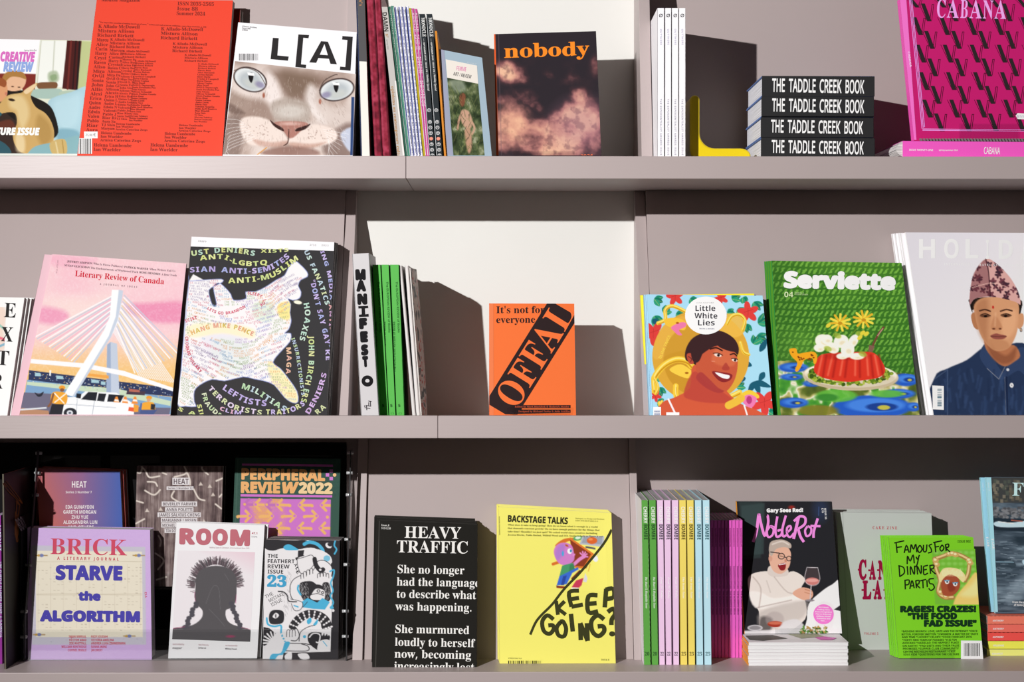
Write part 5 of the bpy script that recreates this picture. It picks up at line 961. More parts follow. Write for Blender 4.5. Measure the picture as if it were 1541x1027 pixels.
# --- acrylic rack
c20 = (0, 660, 2.8)
ZU = 1.5 - (883 - CY) * (D + .20) / F
rk = empty('acrylic_rack', (at(280, 900, .2).x, .2, ZB), 'clear two-tier acrylic magazine rack with a black backing board, bolted sides', 'rack')
xl, xr = at(36, 900, .11).x, at(517, 900, .11).x; A_ = acrylic(); zr = at(300, 676, .26).z
MB().box(at(-90, 700, .27).x, at(521, 700, .27).x, .274, .280, ZB, at(300, 664, .27).z - .004).build('backing_board_and_shade', BLACK, rk)  # black board; its left end runs past the rack, standing in for shade
MB().box(xl, xr, .112, .115, ZB, at(300, 948, .112).z).build('front_lip', A_, rk, bevel=.0005); MB().box(xl, xr, .116, .27, ZB, ZB + .0028).build('base', A_, rk)
MB().box(xl, xr, .196, .199, ZU - .006, ZU + .028).build('front_lip', A_, rk, bevel=.0005); MB().box(xl, xr, .1995, .27, ZU - .006, ZU - .003).build('tier_shelf', A_, rk)
for x in (xl - .0045, xr + .0005):
    MB().prism([(.108, ZB), (.27, ZB), (.27, zr), (.215, zr), (.19, ZU + .05), (.108, ZB + .09)], x, x + .004).build('side_panel', A_, rk, bevel=.0006)
    MB().prism([(.110, ZB), (.122, ZB), (.122, ZB + .085), (.215, zr), (.203, zr), (.110, ZB + .09)], x + .0042, x + .0062).build('side_rail', mat('smoked_edge', (.05, .05, .052), .2), rk)
    for k, (py, yy) in enumerate(((682, .225), (712, .215), (745, .2), (812, .17), (850, .15), (920, .118), (958, .116))):
        z = 1.5 - (py - CY) * (D + yy) / F; MB().tube([(x - .004, yy, z), (x + .009, yy, z)], .0032, 8).build('bolt', mat('clear_bolt', (.55, .56, .57), .15, .2), rk, smooth=True)
for px0, px1 in ((60, 150), (165, 240), (355, 500)):
    MB().box(at(px0, 700, .255).x, at(px1, 700, .255).x, .262, .265, ZU, at(300, 686, .255).z).build('back_rest', A_, rk)
ft = lambda m=.16: Face(.1235, m, 0, ZB + .003)
fu = lambda m=.13: Face(.202, m, 0, ZU)
def tier(name, quad, t, label, col, crop, z, f, **k): return make_book(name, f, quad, z, t, label, 'book' if 'book' in name else 'magazine', col, crop=crop, **k)
# red-blue gradient book
f = fu(.1); r = tier('paperback_book', [(150, 128), (505, 140), (528, 624), (184, 624)], .011, 'paperback fading from coral red to blue, white names, on the upper rack tier', 'c8605a', c20, ZU, f, spine='b85a50')
P = f.pic(base='b0606a'); P.grad((150, 400), 'd9705a', (380, 330), '9a6a94'); P.grad((330, 330), '9a6a94', (520, 330), '4a68b8', mask=np.clip((P.X - 330) / 30, 0, 1)); P.put(np.clip((P.Y - 300) / 200, 0, 1) * np.clip((420 - P.X) / 200, 0, 1) * .5, 'd8705c')
f.text('HEAT', (303, 208), (365, 208), 27, 'f6eef0', 'b'); f.text('Series 3 Number 7', (277, 232), (387, 232), 10, 'f0e4e8', 'b')
for s_, a, b, y in (('EDA GUNAYDIN', 277, 395, 297), ('GARETH MORGAN', 267, 405, 318), ('ZHU YUE', 302, 372, 340), ('ALEKSANDRA LUN', 267, 410, 361), ('AND OTHERS', 285, 395, 383)): f.text(s_, (a, y), (b, y), 15, 'f6eef0', 'b')
f.finish(r); behind(r, 3, .0125, ['second copy behind the red and blue gradient paperback', 'third copy behind the red and blue gradient paperback', 'rearmost copy, pink topped, behind the gradient paperback'], 'gradient paperbacks', [(.004, 0, 0), (.007, 0, 0), (.004, .001, 0)])
# wood and bones book
c21 = (190, 690, 5.136)
f = fu(.1); r = tier('paperback_book', [(83, 60), (748, 63), (722, 992), (58, 992)], .012, 'dark wood-grain paperback scattered with pale bone shapes on the upper rack tier', '4c4244', c21, ZU, f, spine='2a2422')
P = f.pic(base='6a5c5e'); P.C[:] = P.ramp(np.clip(P.noise(30, 3, 4, .35, 9) * .75 + P.noise(60, 9) * .35, 0, 1), [(.2, '3c3030'), (.45, '6c5a5a'), (.6, '84726f'), (.85, 'b4a4a2')])
for pts in ([(120, 66), (150, 100), (180, 148), (258, 138)], [(85, 110), (110, 112), (125, 70)], [(165, 182), (220, 186), (240, 215)], [(145, 250), (215, 284), (262, 245)], [(80, 330), (130, 345)], [(75, 505), (140, 470)], [(372, 145), (462, 118), (450, 66), (490, 160), (494, 205)], [(585, 70), (590, 90), (632, 125)], [(370, 255), (350, 300), (400, 335)], [(522, 240), (560, 310), (606, 326)], [(690, 355), (735, 390)], [(696, 176), (745, 155)], [(250, 600), (268, 640), (262, 680)], [(225, 735), (290, 790), (245, 860)], [(235, 940), (310, 918)], [(720, 300), (738, 280)], [(280, 112), (310, 124)]): P.line(pts, 13, 'dccfc4', curve=True); P.line(pts, 5, 'f0e6dc', curve=True)
for x, y in ((575, 200), (645, 218), (670, 282), (160, 405), (265, 395), (600, 490)): P.poly([(x - 16, y + 12), (x, y - 18), (x + 18, y + 10)], 'dccfc4')
for s_, a, b, y, h in (('HEAT', 367, 482, 200, 42), ('Series 3 Number 12', 322, 512, 240, 15), ('BEVERLEY FARMER', 284, 540, 366, 24), ('ANNA POLETTI', 310, 512, 408, 22), ('JAMES SALVIUS CHENG', 252, 568, 450, 24), ('MARIANNE LARSEN', 278, 540, 491, 22), ('MICHAEL SALA', 280, 440, 530, 22), ('TOM DOIG', 306, 400, 572, 22)):
    f.rect(a - 10, y - h - 7, b + 8, y + 6, 'e9e4e6'); f.text(s_, (a, y), (b, y), h, '6a5c60', 'b', off=0)
f.finish(r)
f = Face(.218, .1, 0, ZU); r = tier('paperback_book', [(100, 56), (768, 60), (745, 992), (80, 992)], .008, 'dark book edge in a clear sleeve behind the wood-grain paperback', '2a201e', c21, ZU, f); f.finish(r)
# green and pink arrows book
c22 = (330, 660, 6.417)
f = fu(.12); r = tier('hardback_book', [(155, 190), (1170, 202), (1135, 1432), (106, 1432)], .016, 'dark green hardback with orange and pink arrows on the upper rack tier', '33544a', c22, ZU, f, hard=True, spine='2c4c44')
P = f.pic(base='36564c', step=.9, quad=[(155, 190), (1170, 202), (1150, 1000), (125, 1000)]); P.put(np.clip(P.noise(9, 3, 2) * 1.2 - .3, 0, 1) * .35, '5a7a6a')
P.line([(180, 200), (150, 1000)], 10, '4a6a5e', .8)
P.poly([(205, 580), (1090, 592), (1078, 1000), (190, 1000)], 'd47cd0'); sp = P.full(P.mpoly([(205, 580), (1090, 592), (1078, 1000), (190, 1000)]))
og = np.clip((P.noise(190, 4, 2) - .5) * 4 + (520 - P.X) / 500, 0, 1); dots = (np.sin(P.X * .75) * np.sin(P.Y * .75) > (1 - 2 * og) * .9); P.put(sp * dots * np.clip(og * 1.6, 0, 1), 'f0b070')
def arrow(x, y, s_, col, hole):
    d = s_; P.line([(x, y), (x + d * 110, y + 2)], 26, col); P.line([(x - d * 6, y), (x + d * 40, y - 50)], 26, col); P.line([(x - d * 6, y), (x + d * 40, y + 50)], 26, col); P.ell(x, y - 2, 13, 13, hole); P.ell(x + d * 118, y + 6, 15, 15, col)
for i, x in enumerate((245, 350, 458, 563, 778, 990)): arrow(x, 640 + i * 1.5, 1, 'f4bc74' if i in (1, 3, 4, 5) else 'c878c0', 'd47cd0' if i not in (0, 2) else 'f4bc74')
for x in (296, 510, 727, 940): arrow(x, 752, -1, 'f4bc74', 'd47cd0')
P.ell(1044, 762, 15, 15, 'f4bc74')
for x in (340, 555, 768, 980): arrow(x, 868, 1, 'f4bc74', 'd47cd0')
P.poly([(1078, 560), (1200, 560), (1200, 1010), (1070, 1010)], '3c5c50')
f.rect(220, 244, 1098, 264, 'c86ac0', .012); f.rect(206, 540, 1090, 562, 'd87cd4', .012)
f.text('PERIPHERAL', (213, 394), (1022, 408), 108, 'f4b878', 'hv', off=.03); f.text('REVIE', (208, 522), (588, 528), 106, 'f4b878', 'hv', off=.03); f.text('W', (588, 528), (752, 526), 106, 'f4b878', 'hv', off=.03, skew=.2); f.text('2022', (765, 528), (1094, 534), 106, 'f8d8a4', 'hv', off=.03)
for a, b in ((1064, 300), (1028, 336), (1064, 372)): f.rect(a, b, a + 34, b + 34, 'd884d8')
f.disc(1114, 354, 17, 17, 'f8c890'); f.finish(r)
# lilac journal
f = ft(.14); r = tier('magazine', [(116, 377), (632, 386), (640, 934), (117, 934)], .034, 'thick lilac journal with huge purple words over a cream ledger sheet', 'd6b4ea', c20, ZB + .003, f, spine='c8a4e0', pagedark=.85, page='dcd9dc')
f.crop(0, 660, 2.8); P = f.pic(base='d6b4ea'); P.put(np.clip(P.noise(3, 3, 1) * .3, 0, 1), 'e6ccf4'); P.poly([(134, 452), (612, 458), (616, 870), (134, 870)], 'cfcbd9'); P.put(P.mpoly([(134, 452), (612, 458), (616, 870), (134, 870)]), 'b4b0c4', .0)
for i in range(130):
    a, b = R_.uniform(136, 612), R_.uniform(454, 868); P.ell(a, b, 2, 1.5, 'a8a4b4', al=.5)
P.poly([(150, 474), (598, 478), (602, 838), (152, 838)], 'f2ead6')
for i in range(9): P.line([(160 + i * 54, 530), (160 + i * 54, 800)], 1.6, 'd8ccb8', .7)
for y in (520, 656, 660): P.line([(155, y), (598, y)], 1.6, 'cbbfa8', .8)
for i in range(210): a, b = 160 + R_.randint(0, 26) * 16.5, 545 + R_.randint(0, 22) * 12; P.line([(a, b), (a + 7, b)], 2, 'b8ac98', .6)
for x, y in ((175, 494), (585, 494), (165, 828), (545, 834)): P.line([(x - 24, y), (x + 24, y)], 5, 'b89a70'); P.ell(x, y, 9, 7, '7a84b8'); P.ell(x - 12, y, 6, 5, 'c8a050')
f.text('BRICK', (213, 488), (535, 494), 66, 'd6506a', 'sb', off=-.012, res=5); f.text('A LITERARY JOURNAL', (241, 512), (500, 516), 13, 'd0405a', 'b', space=1.5)
f.text('STARVE', (234, 594), (516, 597), 60, '4f48b0', 'hv', off=.03, res=4); f.text('the', (330, 682), (424, 683), 36, '4f48b0', 'hv', off=.04); f.text('ALGORITHM', (168, 769), (590, 773), 44, '4f48b0', 'hv', off=.04, res=4)
for i, (s_, a, b) in enumerate((('IMAN MERSAL', 290, 364), ('HÉCTOR ABAD', 292, 364), ('ZOE WHITTALL', 292, 364), ('WILLIAM KENTRIDGE', 259, 364), ('CORNEL BOGLE', 286, 364))): f.text(s_, (a, 841 + i * 14.2), (b, 841 + i * 14.2), 10, 'd63a56', 'b')
for i, (s_, b) in enumerate((('FADY JOUDAH', 453), ('VICTORIA AMELINA', 480), ('ANDREA LUKA ZIMMERMAN', 528), ('SANNA WANI', 450), ('JAN ZWICKY', 432))): f.text(s_, (384, 841 + i * 14.2), (b, 841 + i * 14.2), 10, 'd63a56', 'b')
f.text('113', (620, 672), (618, 648), 9, 'd63a56', 'b'); f.finish(r)
# white silhouette magazine
c23 = (250, 780, 4.667)
f = ft(.17); r = tier('magazine', [(72, 30), (692, 50), (638, 998), (14, 980)], .010, 'white magazine with a backlit silhouette of a spiky braided head and dusty red title', 'faf9fb', c23, ZB + .003, f, page='c9c6c8')
f.crop(*c23); P = f.pic(quad=[(82, 228), (624, 240), (590, 870), (42, 852)], base='f6f0f4'); P.grad((560, 400), 'f6f0f4', (624, 260), 'f2d8e2')
for i in range(330):
    t = math.pi * (1.02 + .96 * R_.random()) if i > 60 else R_.uniform(2.7, 6.7); rx, ry = 150, 175; x, y = 348 + rx * math.cos(t), 500 + ry * math.sin(t); l_ = R_.uniform(20, 62) * (1 if y < 520 else .4)
    if y < 530: P.line([(x, y), (x + l_ * math.cos(t + R_.uniform(-.2, .2)), y + l_ * math.sin(t + R_.uniform(-.2, .2)))], R_.uniform(2, 6), R_.choice(('5a4850', '6a5a60', '4c484c')), .85)
P.blob([(205, 500), (210, 420), (250, 360), (350, 335), (450, 360), (492, 420), (495, 500), (490, 580), (460, 630), (420, 650), (425, 710), (470, 750), (595, 790), (592, 880), (40, 880), (46, 780), (120, 770), (200, 745), (250, 700), (255, 650), (220, 610), (200, 560)], '5c595c', soft=4)
P.line([(200, 520), (205, 590)], 4, 'c8508a', .6); P.line([(492, 540), (490, 600)], 4, 'c8508a', .6)
for k in range(9): t = k / 8; P.ell(212 - 75 * t + 8 * math.sin(k * 2), 600 + 165 * t, 19, 15, '55525a'); P.ell(458 + 62 * t + 6 * math.sin(k * 2), 600 + 170 * t, 19, 15, '55525a')
P.ell(140, 768, 30, 12, '55525a'); P.line([(50, 776), (130, 764)], 4, 'c0407a', .7); P.ell(452, 832, 30, 9, 'b8406a', al=.7, soft=8); P.line([(530, 770), (590, 782)], 3, 'd87aa0', .8)
for pts in ([(280, 600), (330, 480), (370, 500), (380, 640)], [(410, 390), (440, 440)], [(300, 640), (360, 700), (410, 760)]): P.line(pts, 2, '8a888c', .6, True)
for g, a, b in (('R', 92, 204), ('O', 208, 316), ('O', 324, 432), ('M', 448, 588)): f.text(g, (a, 178 + (a - 90) * .026), (b, 178 + (b - 90) * .026), 108, 'c8727e', 'hv', off=.035, res=5)
f.text('47.1', (602, 114), (640, 115), 15, 'c05a6a', 'b'); f.text('UTOPIA', (600, 137), (640, 138), 11, '9a9498', 's'); f.text('Making Space in Literature, Art & Feminism Since 1975', (306, 212), (584, 218), 10, 'c8a4ac', 's')
f.text('Guest edited by', (46, 892), (126, 894), 12, 'c08a94', 's'); f.text('augur', (44, 918), (112, 921), 15, '6a666a', 'sbi'); f.text('New Poetry by', (228, 896), (298, 898), 11, 'c08a94', 's'); f.text('Larissa Lai', (226, 917), (280, 919), 11, '6a666a', 'b'); f.text('An interview with', (416, 901), (500, 903), 11, 'c08a94', 's'); f.text('Whitney French', (414, 924), (496, 927), 11, '6a666a', 'b'); f.finish(r)
behind(r, 1, .0115, 'second copy behind the white silhouette magazine', 'white silhouette magazines', [(.005, 0, .2)])
# black, white and blue comic-style review
c24 = (380, 800, 5.136)
f = ft(.14); r = tier('magazine', [(98, 64), (674, 72), (662, 1000), (78, 988)], .010, 'black white and blue magazine crowded with ink-drawn monsters, lower rack tier', '2f2d30', c24, ZB + .003, f, page='d8d2ce', pagedark=.8)
f.crop(*c24); P = f.pic(base='f3f0f2', step=.8); BK, BL_ = '343236', '52b8e0'
P.blob([(98, 60), (220, 66), (330, 70), (400, 66), (440, 90), (400, 130), (340, 140), (240, 130), (160, 150), (96, 130)], BK); P.blob([(240, 120), (280, 100), (340, 130), (350, 145), (260, 145)], BL_)
P.poly([(430, 66), (690, 72), (680, 640), (670, 1010), (600, 1010), (610, 700), (620, 400), (600, 200), (520, 100)], BK); P.blob([(370, 130), (430, 80), (500, 78), (560, 110), (590, 170), (600, 240), (560, 200), (480, 130)], BK)
P.line([(400, 100), (440, 84), (500, 100), (540, 140), (545, 170)], 26, BL_, curve=True); P.line([(640, 72), (632, 110), (650, 140), (634, 175)], 12, BL_, curve=True); P.ell(588, 110, 26, 20, 'f3f0f2', 30); P.ell(596, 104, 18, 12, BK, 30)
P.blob([(440, 180), (480, 140), (540, 150), (600, 190), (615, 240), (590, 250), (560, 220), (500, 230)], 'f3f0f2'); P.ell(575, 210, 26, 24, BL_, al=.7)
P.poly([(352, 150), (400, 145), (392, 190), (350, 205)], BK); P.poly([(330, 205), (400, 185), (402, 198), (336, 224)], BK)
P.blob([(345, 215), (400, 190), (470, 180), (480, 240), (440, 300), (380, 320), (350, 280)], 'f3f0f2'); P.line([(345, 215), (400, 200), (460, 185), (480, 240), (440, 300), (380, 330), (350, 270), (345, 215)], 4, BK, curve=True)
P.blob([(480, 240), (560, 225), (610, 280), (610, 350), (560, 380), (460, 400), (400, 440), (360, 500), (340, 560), (300, 500), (290, 430), (320, 370), (400, 330), (470, 300)], 'f3f0f2'); P.line([(610, 350), (615, 280), (560, 228), (500, 235), (470, 300), (400, 330), (320, 370), (290, 430), (300, 510), (345, 555)], 5, BK, curve=True)
P.line([(480, 215), (490, 260), (520, 300), (545, 296), (530, 312)], 34, BK, curve=True); P.ell(524, 298, 10, 8, 'f3f0f2')
for x, y in ((385, 350), (405, 335), (430, 322), (455, 312)): P.ell(x, y, 11, 26, 'f3f0f2', -12); P.line([(x - 11, y + 18), (x - 10, y - 18), (x + 8, y - 22), (x + 11, y + 14)], 4, BK, curve=True)
for x, y in ((512, 350), (535, 345), (558, 342), (580, 350)): P.ell(x, y, 10, 26, 'f3f0f2', -8); P.line([(x - 10, y + 10), (x - 8, y - 20), (x + 8, y - 20), (x + 10, y + 12)], 4, BK, curve=True)
P.ell(548, 372, 46, 22, 'f3f0f2'); P.blob([(370, 400), (440, 385), (480, 400), (500, 440), (420, 540), (385, 520), (365, 460)], BK); P.blob([(540, 410), (590, 400), (605, 470), (600, 530), (560, 540)], BK)
P.ell(500, 485, 72, 74, BK); P.blob([(455, 490), (490, 445), (550, 455), (560, 500), (545, 530), (470, 530), (445, 510)], 'f3f0f2'); P.ell(510, 462, 14, 13, BK); P.ell(510, 462, 8, 7, 'f3f0f2'); P.ell(542, 474, 12, 11, BK); P.ell(542, 474, 6, 5, 'f3f0f2'); P.line([(450, 492), (500, 482), (548, 496)], 5, BK, curve=True)
for k in range(60): a, b = R_.uniform(370, 430), R_.uniform(400, 520); P.line([(a, b), (a + 5, b + 12)], 2, 'f3f0f2', .7); P.line([(a + 180, b), (a + 184, b + 12)], 2, 'f3f0f2', .7)
P.line([(355, 420), (350, 450), (372, 490)], 14, BL_, curve=True); P.poly([(376, 548), (425, 516), (500, 552), (540, 516), (598, 548), (560, 605), (470, 600), (388, 588)], BL_); P.line([(388, 588), (425, 546)], 4, BK)
P.blob([(300, 530), (380, 545), (375, 600), (330, 610), (305, 570)], 'f3f0f2'); P.line([(300, 525), (385, 550), (372, 605), (325, 612), (300, 560)], 4, BK, curve=True); P.line([(322, 575), (352, 585)], 10, BL_)
P.blob([(280, 740), (330, 660), (420, 610), (520, 620), (590, 670), (610, 740), (540, 755), (520, 700), (440, 670), (360, 720), (330, 760)], BK)
for k in range(11):
    t = math.pi * (1.05 + k * .085)
    for rr in (150, 178, 206): P.ell(450 + rr * math.cos(t) * .82, 790 + rr * math.sin(t) * .82, 10, 7, 'f3f0f2', math.degrees(t))
P.blob([(420, 690), (450, 668), (455, 700), (430, 720)], BL_); P.blob([(470, 720), (505, 680), (500, 715), (480, 730)], BL_); P.ell(402, 815, 12, 12, BL_)
P.line([(360, 850), (372, 780), (430, 740), (480, 728)], 5, BK, curve=True); P.line([(300, 845), (340, 845), (362, 800), (330, 740), (290, 750)], 6, BK, curve=True)
for x in (275, 297, 318): P.ell(x, 795, 12, 34, 'f3f0f2', -10); P.line([(x - 12, 815), (x - 8, 768), (x + 10, 765), (x + 13, 810)], 4, BK, curve=True)
P.blob([(430, 800), (470, 780), (560, 790), (600, 820), (560, 900), (520, 925), (460, 890), (430, 850)], BK); P.line([(440, 820), (470, 790), (520, 800), (512, 860), (480, 850)], 10, 'f3f0f2', curve=True); P.ell(478, 850, 12, 18, BK); P.blob([(520, 850), (590, 840), (595, 900), (540, 930), (500, 920)], 'f3f0f2'); P.line([(545, 850), (575, 888)], 6, BL_)
for x in (545, 568, 590): P.ell(x, 780, 9, 30, 'f3f0f2', 16)
P.blob([(130, 640), (160, 610), (230, 615), (245, 660), (230, 710), (160, 720), (130, 700)], BK); P.blob([(155, 660), (180, 630), (205, 650), (180, 675)], 'f3f0f2'); P.ell(180, 655, 5, 14, BK); P.line([(110, 672), (120, 720), (170, 736), (220, 730), (222, 790), (250, 850)], 14, BL_, curve=True); P.line([(200, 465), (240, 470), (270, 500), (280, 540), (340, 545)], 9, BK, curve=True)
P.poly([(85, 740), (130, 750), (180, 790), (90, 900), (80, 870)], BK)
for k in range(12): t = 2.4 + k * .33; P.line([(170, 860), (170 + 92 * math.cos(t), 860 + 86 * math.sin(t))], 12, 'f3f0f2')
P.line([(250, 865), (400, 868), (460, 880)], 6, BK); P.line([(245, 925), (420, 925), (430, 890), (380, 872)], 6, BK, curve=True); P.blob([(130, 1000), (150, 950), (220, 940), (250, 860), (290, 865), (240, 950), (200, 960), (160, 1005)], BL_)
P.poly([(240, 940), (700, 930), (690, 1010), (230, 1005)], BK); P.blob([(250, 960), (300, 930), (300, 1000), (260, 1000)], 'f3f0f2'); P.blob([(350, 950), (420, 945), (440, 985), (380, 990)], 'f3f0f2')
P.line([(600, 310), (630, 300), (625, 350), (605, 400), (622, 460), (602, 500), (625, 550), (605, 590)], 12, BL_, curve=True); P.ell(612, 590, 16, 12, BL_); P.poly([(615, 605), (625, 600), (635, 612), (628, 625), (614, 622)], 'f3f0f2')
for k in range(60): a, b = R_.uniform(240, 300), R_.uniform(300, 640); P.line([(a, b), (a + 5, b + 20)], 1.6, '8a888c', .6)
for s_, b, y in (('THE', 195, 204), ('FEATHERT', 325, 246), ('REVIEW', 286, 286), ('ISSUE', 237, 326)): f.text(s_, (117, y), (b, y + 2), 30, BK, 'b')
for ch, x, y, a in (('A', 318, 272, 50), ('L', 330, 300, 70), ('E', 334, 328, 80)): f.text(ch, (x, y - 14), (x + 12, y + 4), 24, BK, 'b')
f.text('23', (112, 426), (262, 429), 82, '48a8d4', 'sb', res=5, off=.02); f.text('THE', (104, 520), (162, 492), 26, BK, 's'); f.text('MISTAKE', (132, 550), (245, 494), 26, BK, 's'); f.text('ISSUE', (150, 582), (232, 540), 26, BK, 's'); f.finish(r)
behind(r, 3, .0112, ['second copy behind the ink-monster magazine', 'third copy behind the ink-monster magazine', 'red edged rear copy behind the ink-monster magazine'], 'ink-monster magazines', [(.002, 0, 0), (.003, .001, 0), (.005, .002, 0)])
# --- dark magazines at the far left, seen edge on
f, r = spine((-15, 778), (1.5, 776), (3.5, 1001), (-12, 1001), 'magenta spine with white capitals at the far left edge', '9a3c9c', .085, .2, ZB, page='c8bcd0')
f.text('TAPESTRY', (-2, 790), (-1, 830), 5, 'dfe0f8', 'b'); f.text('THE PURPLE FLOWER ISSUE: A JOURNAL', (-1, 845), (0, 960), 5, 'dfe0f8', 'b'); f.poly([(-13, 780), (-7, 780), (-6, 1000), (-12, 1000)], '4a7ac8'); f.finish(r)
def side_print(x_front_px, py, y, fn):
    X0 = at(x_front_px, py, y).x; g = Face(y, 0, 2000.0, ZB, X0 + .0001); fn(g); return g
f, r = spine((3, 714), (6, 714), (9.5, 1005), (6.5, 1005), 'tall dark magazine with a dull gold sun drawing, edge on beside the rack', '6a6458', .035, .235, ZB, page='8a2420', cover='1c1614')
f.finish(r); xs_ = f.c3[2].x + .0012
g = Face(0, 0, 2000.0, ZB, xs_)
DK = '7a4a14'
for k in range(22):
    a = -1.5 + k * .15; g.stroke([(22 + 3 * math.cos(a), 840 + 34 * math.sin(a)), (22 + (11 + 3 * (k % 2)) * math.cos(a), 840 + (70 + 20 * (k % 2)) * math.sin(a))], 1.2, DK, False)
g.text('SU', (28.5, 762), (35, 757), 42, DK, 'b'); g.rect(15, 955, 18, 992, 'b8b4b0'); g.finish(r)
f, r = spine((28, 778), (31, 778), (34.2, 992), (31.4, 992), 'shorter black magazine with grey capitals, edge on between the sun magazine and the rack', '2a2a2c', .128, .14, ZB, page='4a4a4c', cover='151416')
f.finish(r); g = Face(0, 0, 2000.0, ZB, f.c3[2].x + .0012); g.text('BOO', (31.5, 800), (41, 795), 20, '6a6868', 'b'); g.finish(r)
# --- black text magazine
c25 = (520, 740, 3.579)
f = fbot(.047, M_BOT); r = make_book('magazine', f, [(163, 154), (711, 178), (706, 960), (143, 955)], ZB, .011, 'black magazine with large white serif lines of text on its cover', 'magazine', '1e1c18', crop=c25, spine='242220', page='3a3936', rough=.5)
f.poly([(180, 158), (184, 158), (164, 956), (160, 956)], '4a4844'); f.text('Issue 4', (193, 186), (235, 188), 10, 'e8e6e2', 'sb'); f.text('$15/£10', (193, 203), (243, 205), 10, 'e8e6e2', 'sb')
W_ = 'f4f2ee'
for s_, a, b, y, h in (('HEAVY', 318, 622, 250, 62), ('TRAFFIC', 276, 658, 328, 64), ('She no longer', 280, 640, 440, 44), ('had the language', 276, 722, 507, 44), ('to describe what', 275, 703, 573, 44), ('was happening.', 268, 678, 640, 44), ('She murmured', 268, 666, 762, 44), ('loudly to herself', 266, 698, 832, 44), ('now, becoming', 264, 676, 896, 44), ('increasingly lost', 262, 693, 962, 44)):
    f.text(s_, (a, y), (b, y + (b - a) * .018), h, W_, 'sb', off=-.012, res=3)
f.finish(r); behind(r, 4, .0125, [s_ + ' copy behind the black text magazine' for s_ in ('second', 'third', 'fourth', 'rearmost')], 'black text magazines', [(-.001, .000, -.3), (-.002, .002, 0), (-.004, .003, -.4), (-.003, .004, -.6)])
# --- yellow magazine
c26 = (730, 740, 3.579)
f = fbot(.080, M_BOT); r = make_book('magazine', f, [(72, 84), (680, 116), (704, 948), (78, 944)], ZB, .009, 'pale yellow magazine with a pink figure climbing a rope and wobbly black capitals', 'magazine', 'f3ec74', crop=c26, spine='f6f0a0')
P = f.pic(quad=[(350, 230), (650, 235), (660, 540), (350, 535)], base='f3ec74')
P.blob([(378, 290), (420, 258), (470, 250), (500, 255), (440, 272), (400, 302)], 'd9722c'); P.poly([(455, 252), (582, 335), (545, 415), (450, 400), (470, 330)], '8a3a20'); P.line([(458, 254), (580, 338)], 10, 'e07a30'); P.line([(578, 338), (535, 410), (490, 408)], 12, 'e07a30'); P.line([(366, 392), (400, 380)], 16, 'd9722c')
P.blob([(370, 330), (385, 290), (425, 276), (465, 290), (478, 330), (478, 372), (440, 398), (395, 385)], 'd080c8', soft=4); P.blob([(378, 330), (400, 290), (430, 290), (420, 340), (390, 370)], 'a87ad0', .7, 14); P.ell(456, 322, 13, 15, 'f4f4f8'); P.ell(462, 320, 6, 8, '3a8ab8'); P.ell(419, 335, 6, 14, '48a8d8'); P.ell(440, 292, 10, 5, 'b85a30', 30); P.blob([(470, 340), (486, 336), (478, 352)], 'e08ad0')
P.line([(480, 392), (510, 365), (535, 350)], 18, 'e08ac8'); 
for a, b in ((548, 338), (540, 328), (526, 325), (512, 332), (552, 352)): P.line([(530, 350), (a, b)], 8, 'e08ac8')
P.poly([(415, 400), (470, 385), (485, 420), (440, 455), (400, 458)], '4a9a68'); P.poly([(455, 398), (478, 386), (484, 420), (450, 450)], '3a7a52', .7); P.poly([(400, 458), (500, 408), (504, 420), (470, 440), (440, 500), (385, 508)], '3a6ad0'); P.poly([(420, 458), (440, 452), (425, 505), (408, 506)], '2a48a0'); P.poly([(383, 508), (430, 512), (455, 505), (430, 524), (385, 520)], '8a3018'); P.line([(470, 470), (500, 440), (510, 430)], 12, '7a2a18')
P.ell(500, 252, 26, 13, '5aa860', -8); P.ell(500, 250, 15, 8, 'dff0d8', -8); P.poly([(525, 238), (642, 240), (640, 300), (508, 285)], 'b8bcc4'); P.poly([(532, 246), (632, 247), (628, 286), (520, 278)], '9aa0ac'); P.line([(545, 300), (590, 308)], 10, '5a5a60'); P.ell(576, 265, 28, 19, 'd9642c'); P.ell(568, 258, 12, 7, 'f09050'); P.ell(594, 362, 14, 18, 'e8eaf0', -20); P.line([(610, 310), (612, 340), (600, 350)], 3, 'c8c8d0', curve=True)
P.line([(566, 392), (556, 430)], 4, 'e0a030'); P.poly([(540, 440), (552, 470), (545, 490), (528, 486)], 'd8d8e0'); P.poly([(490, 480), (530, 466), (520, 505), (505, 520), (465, 518)], 'c83a58'); P.poly([(465, 518), (505, 520), (503, 528), (463, 525)], 'f4f0ee')
OL = '3b3c1e'
f.text('BACKSTAGE TALKS', (122, 163), (445, 176), 34, '34351f', 'b', off=.018)
for i, s_ in enumerate(('What does it take to keep going? How do we know what is enough in a world', 'that demands constant growth? Do we have enough patience for the things that', 'take time? Shouldn’t we just quit? We asked world-class creatives including', 'Jessica Hische, Pablo Rochat, Wilfrid Wood and DIA Studio to help us figure it out.')): f.text(s_, (122, 184 + i * 18), ((606, 616, 604, 636)[i], 196 + i * 17), 8.5, '5c5c28', 'sr')
f.text('Dialogues on Design and Business', (486, 149), (642, 153), 7, '8a8a3a', 'sr'); f.text('ISBN 978-80-974021-6-5', (486, 161), (608, 165), 7, '8a8a3a', 'sr')
f.stroke([(682, 205), (640, 280), (560, 380), (500, 450), (450, 500), (410, 545), (360, 610), (300, 670), (270, 710), (243, 772)], 13, OL)
def ch(paths, w=24):
    for p_ in paths: f.stroke(p_, w, OL, curve=len(p_) > 2)
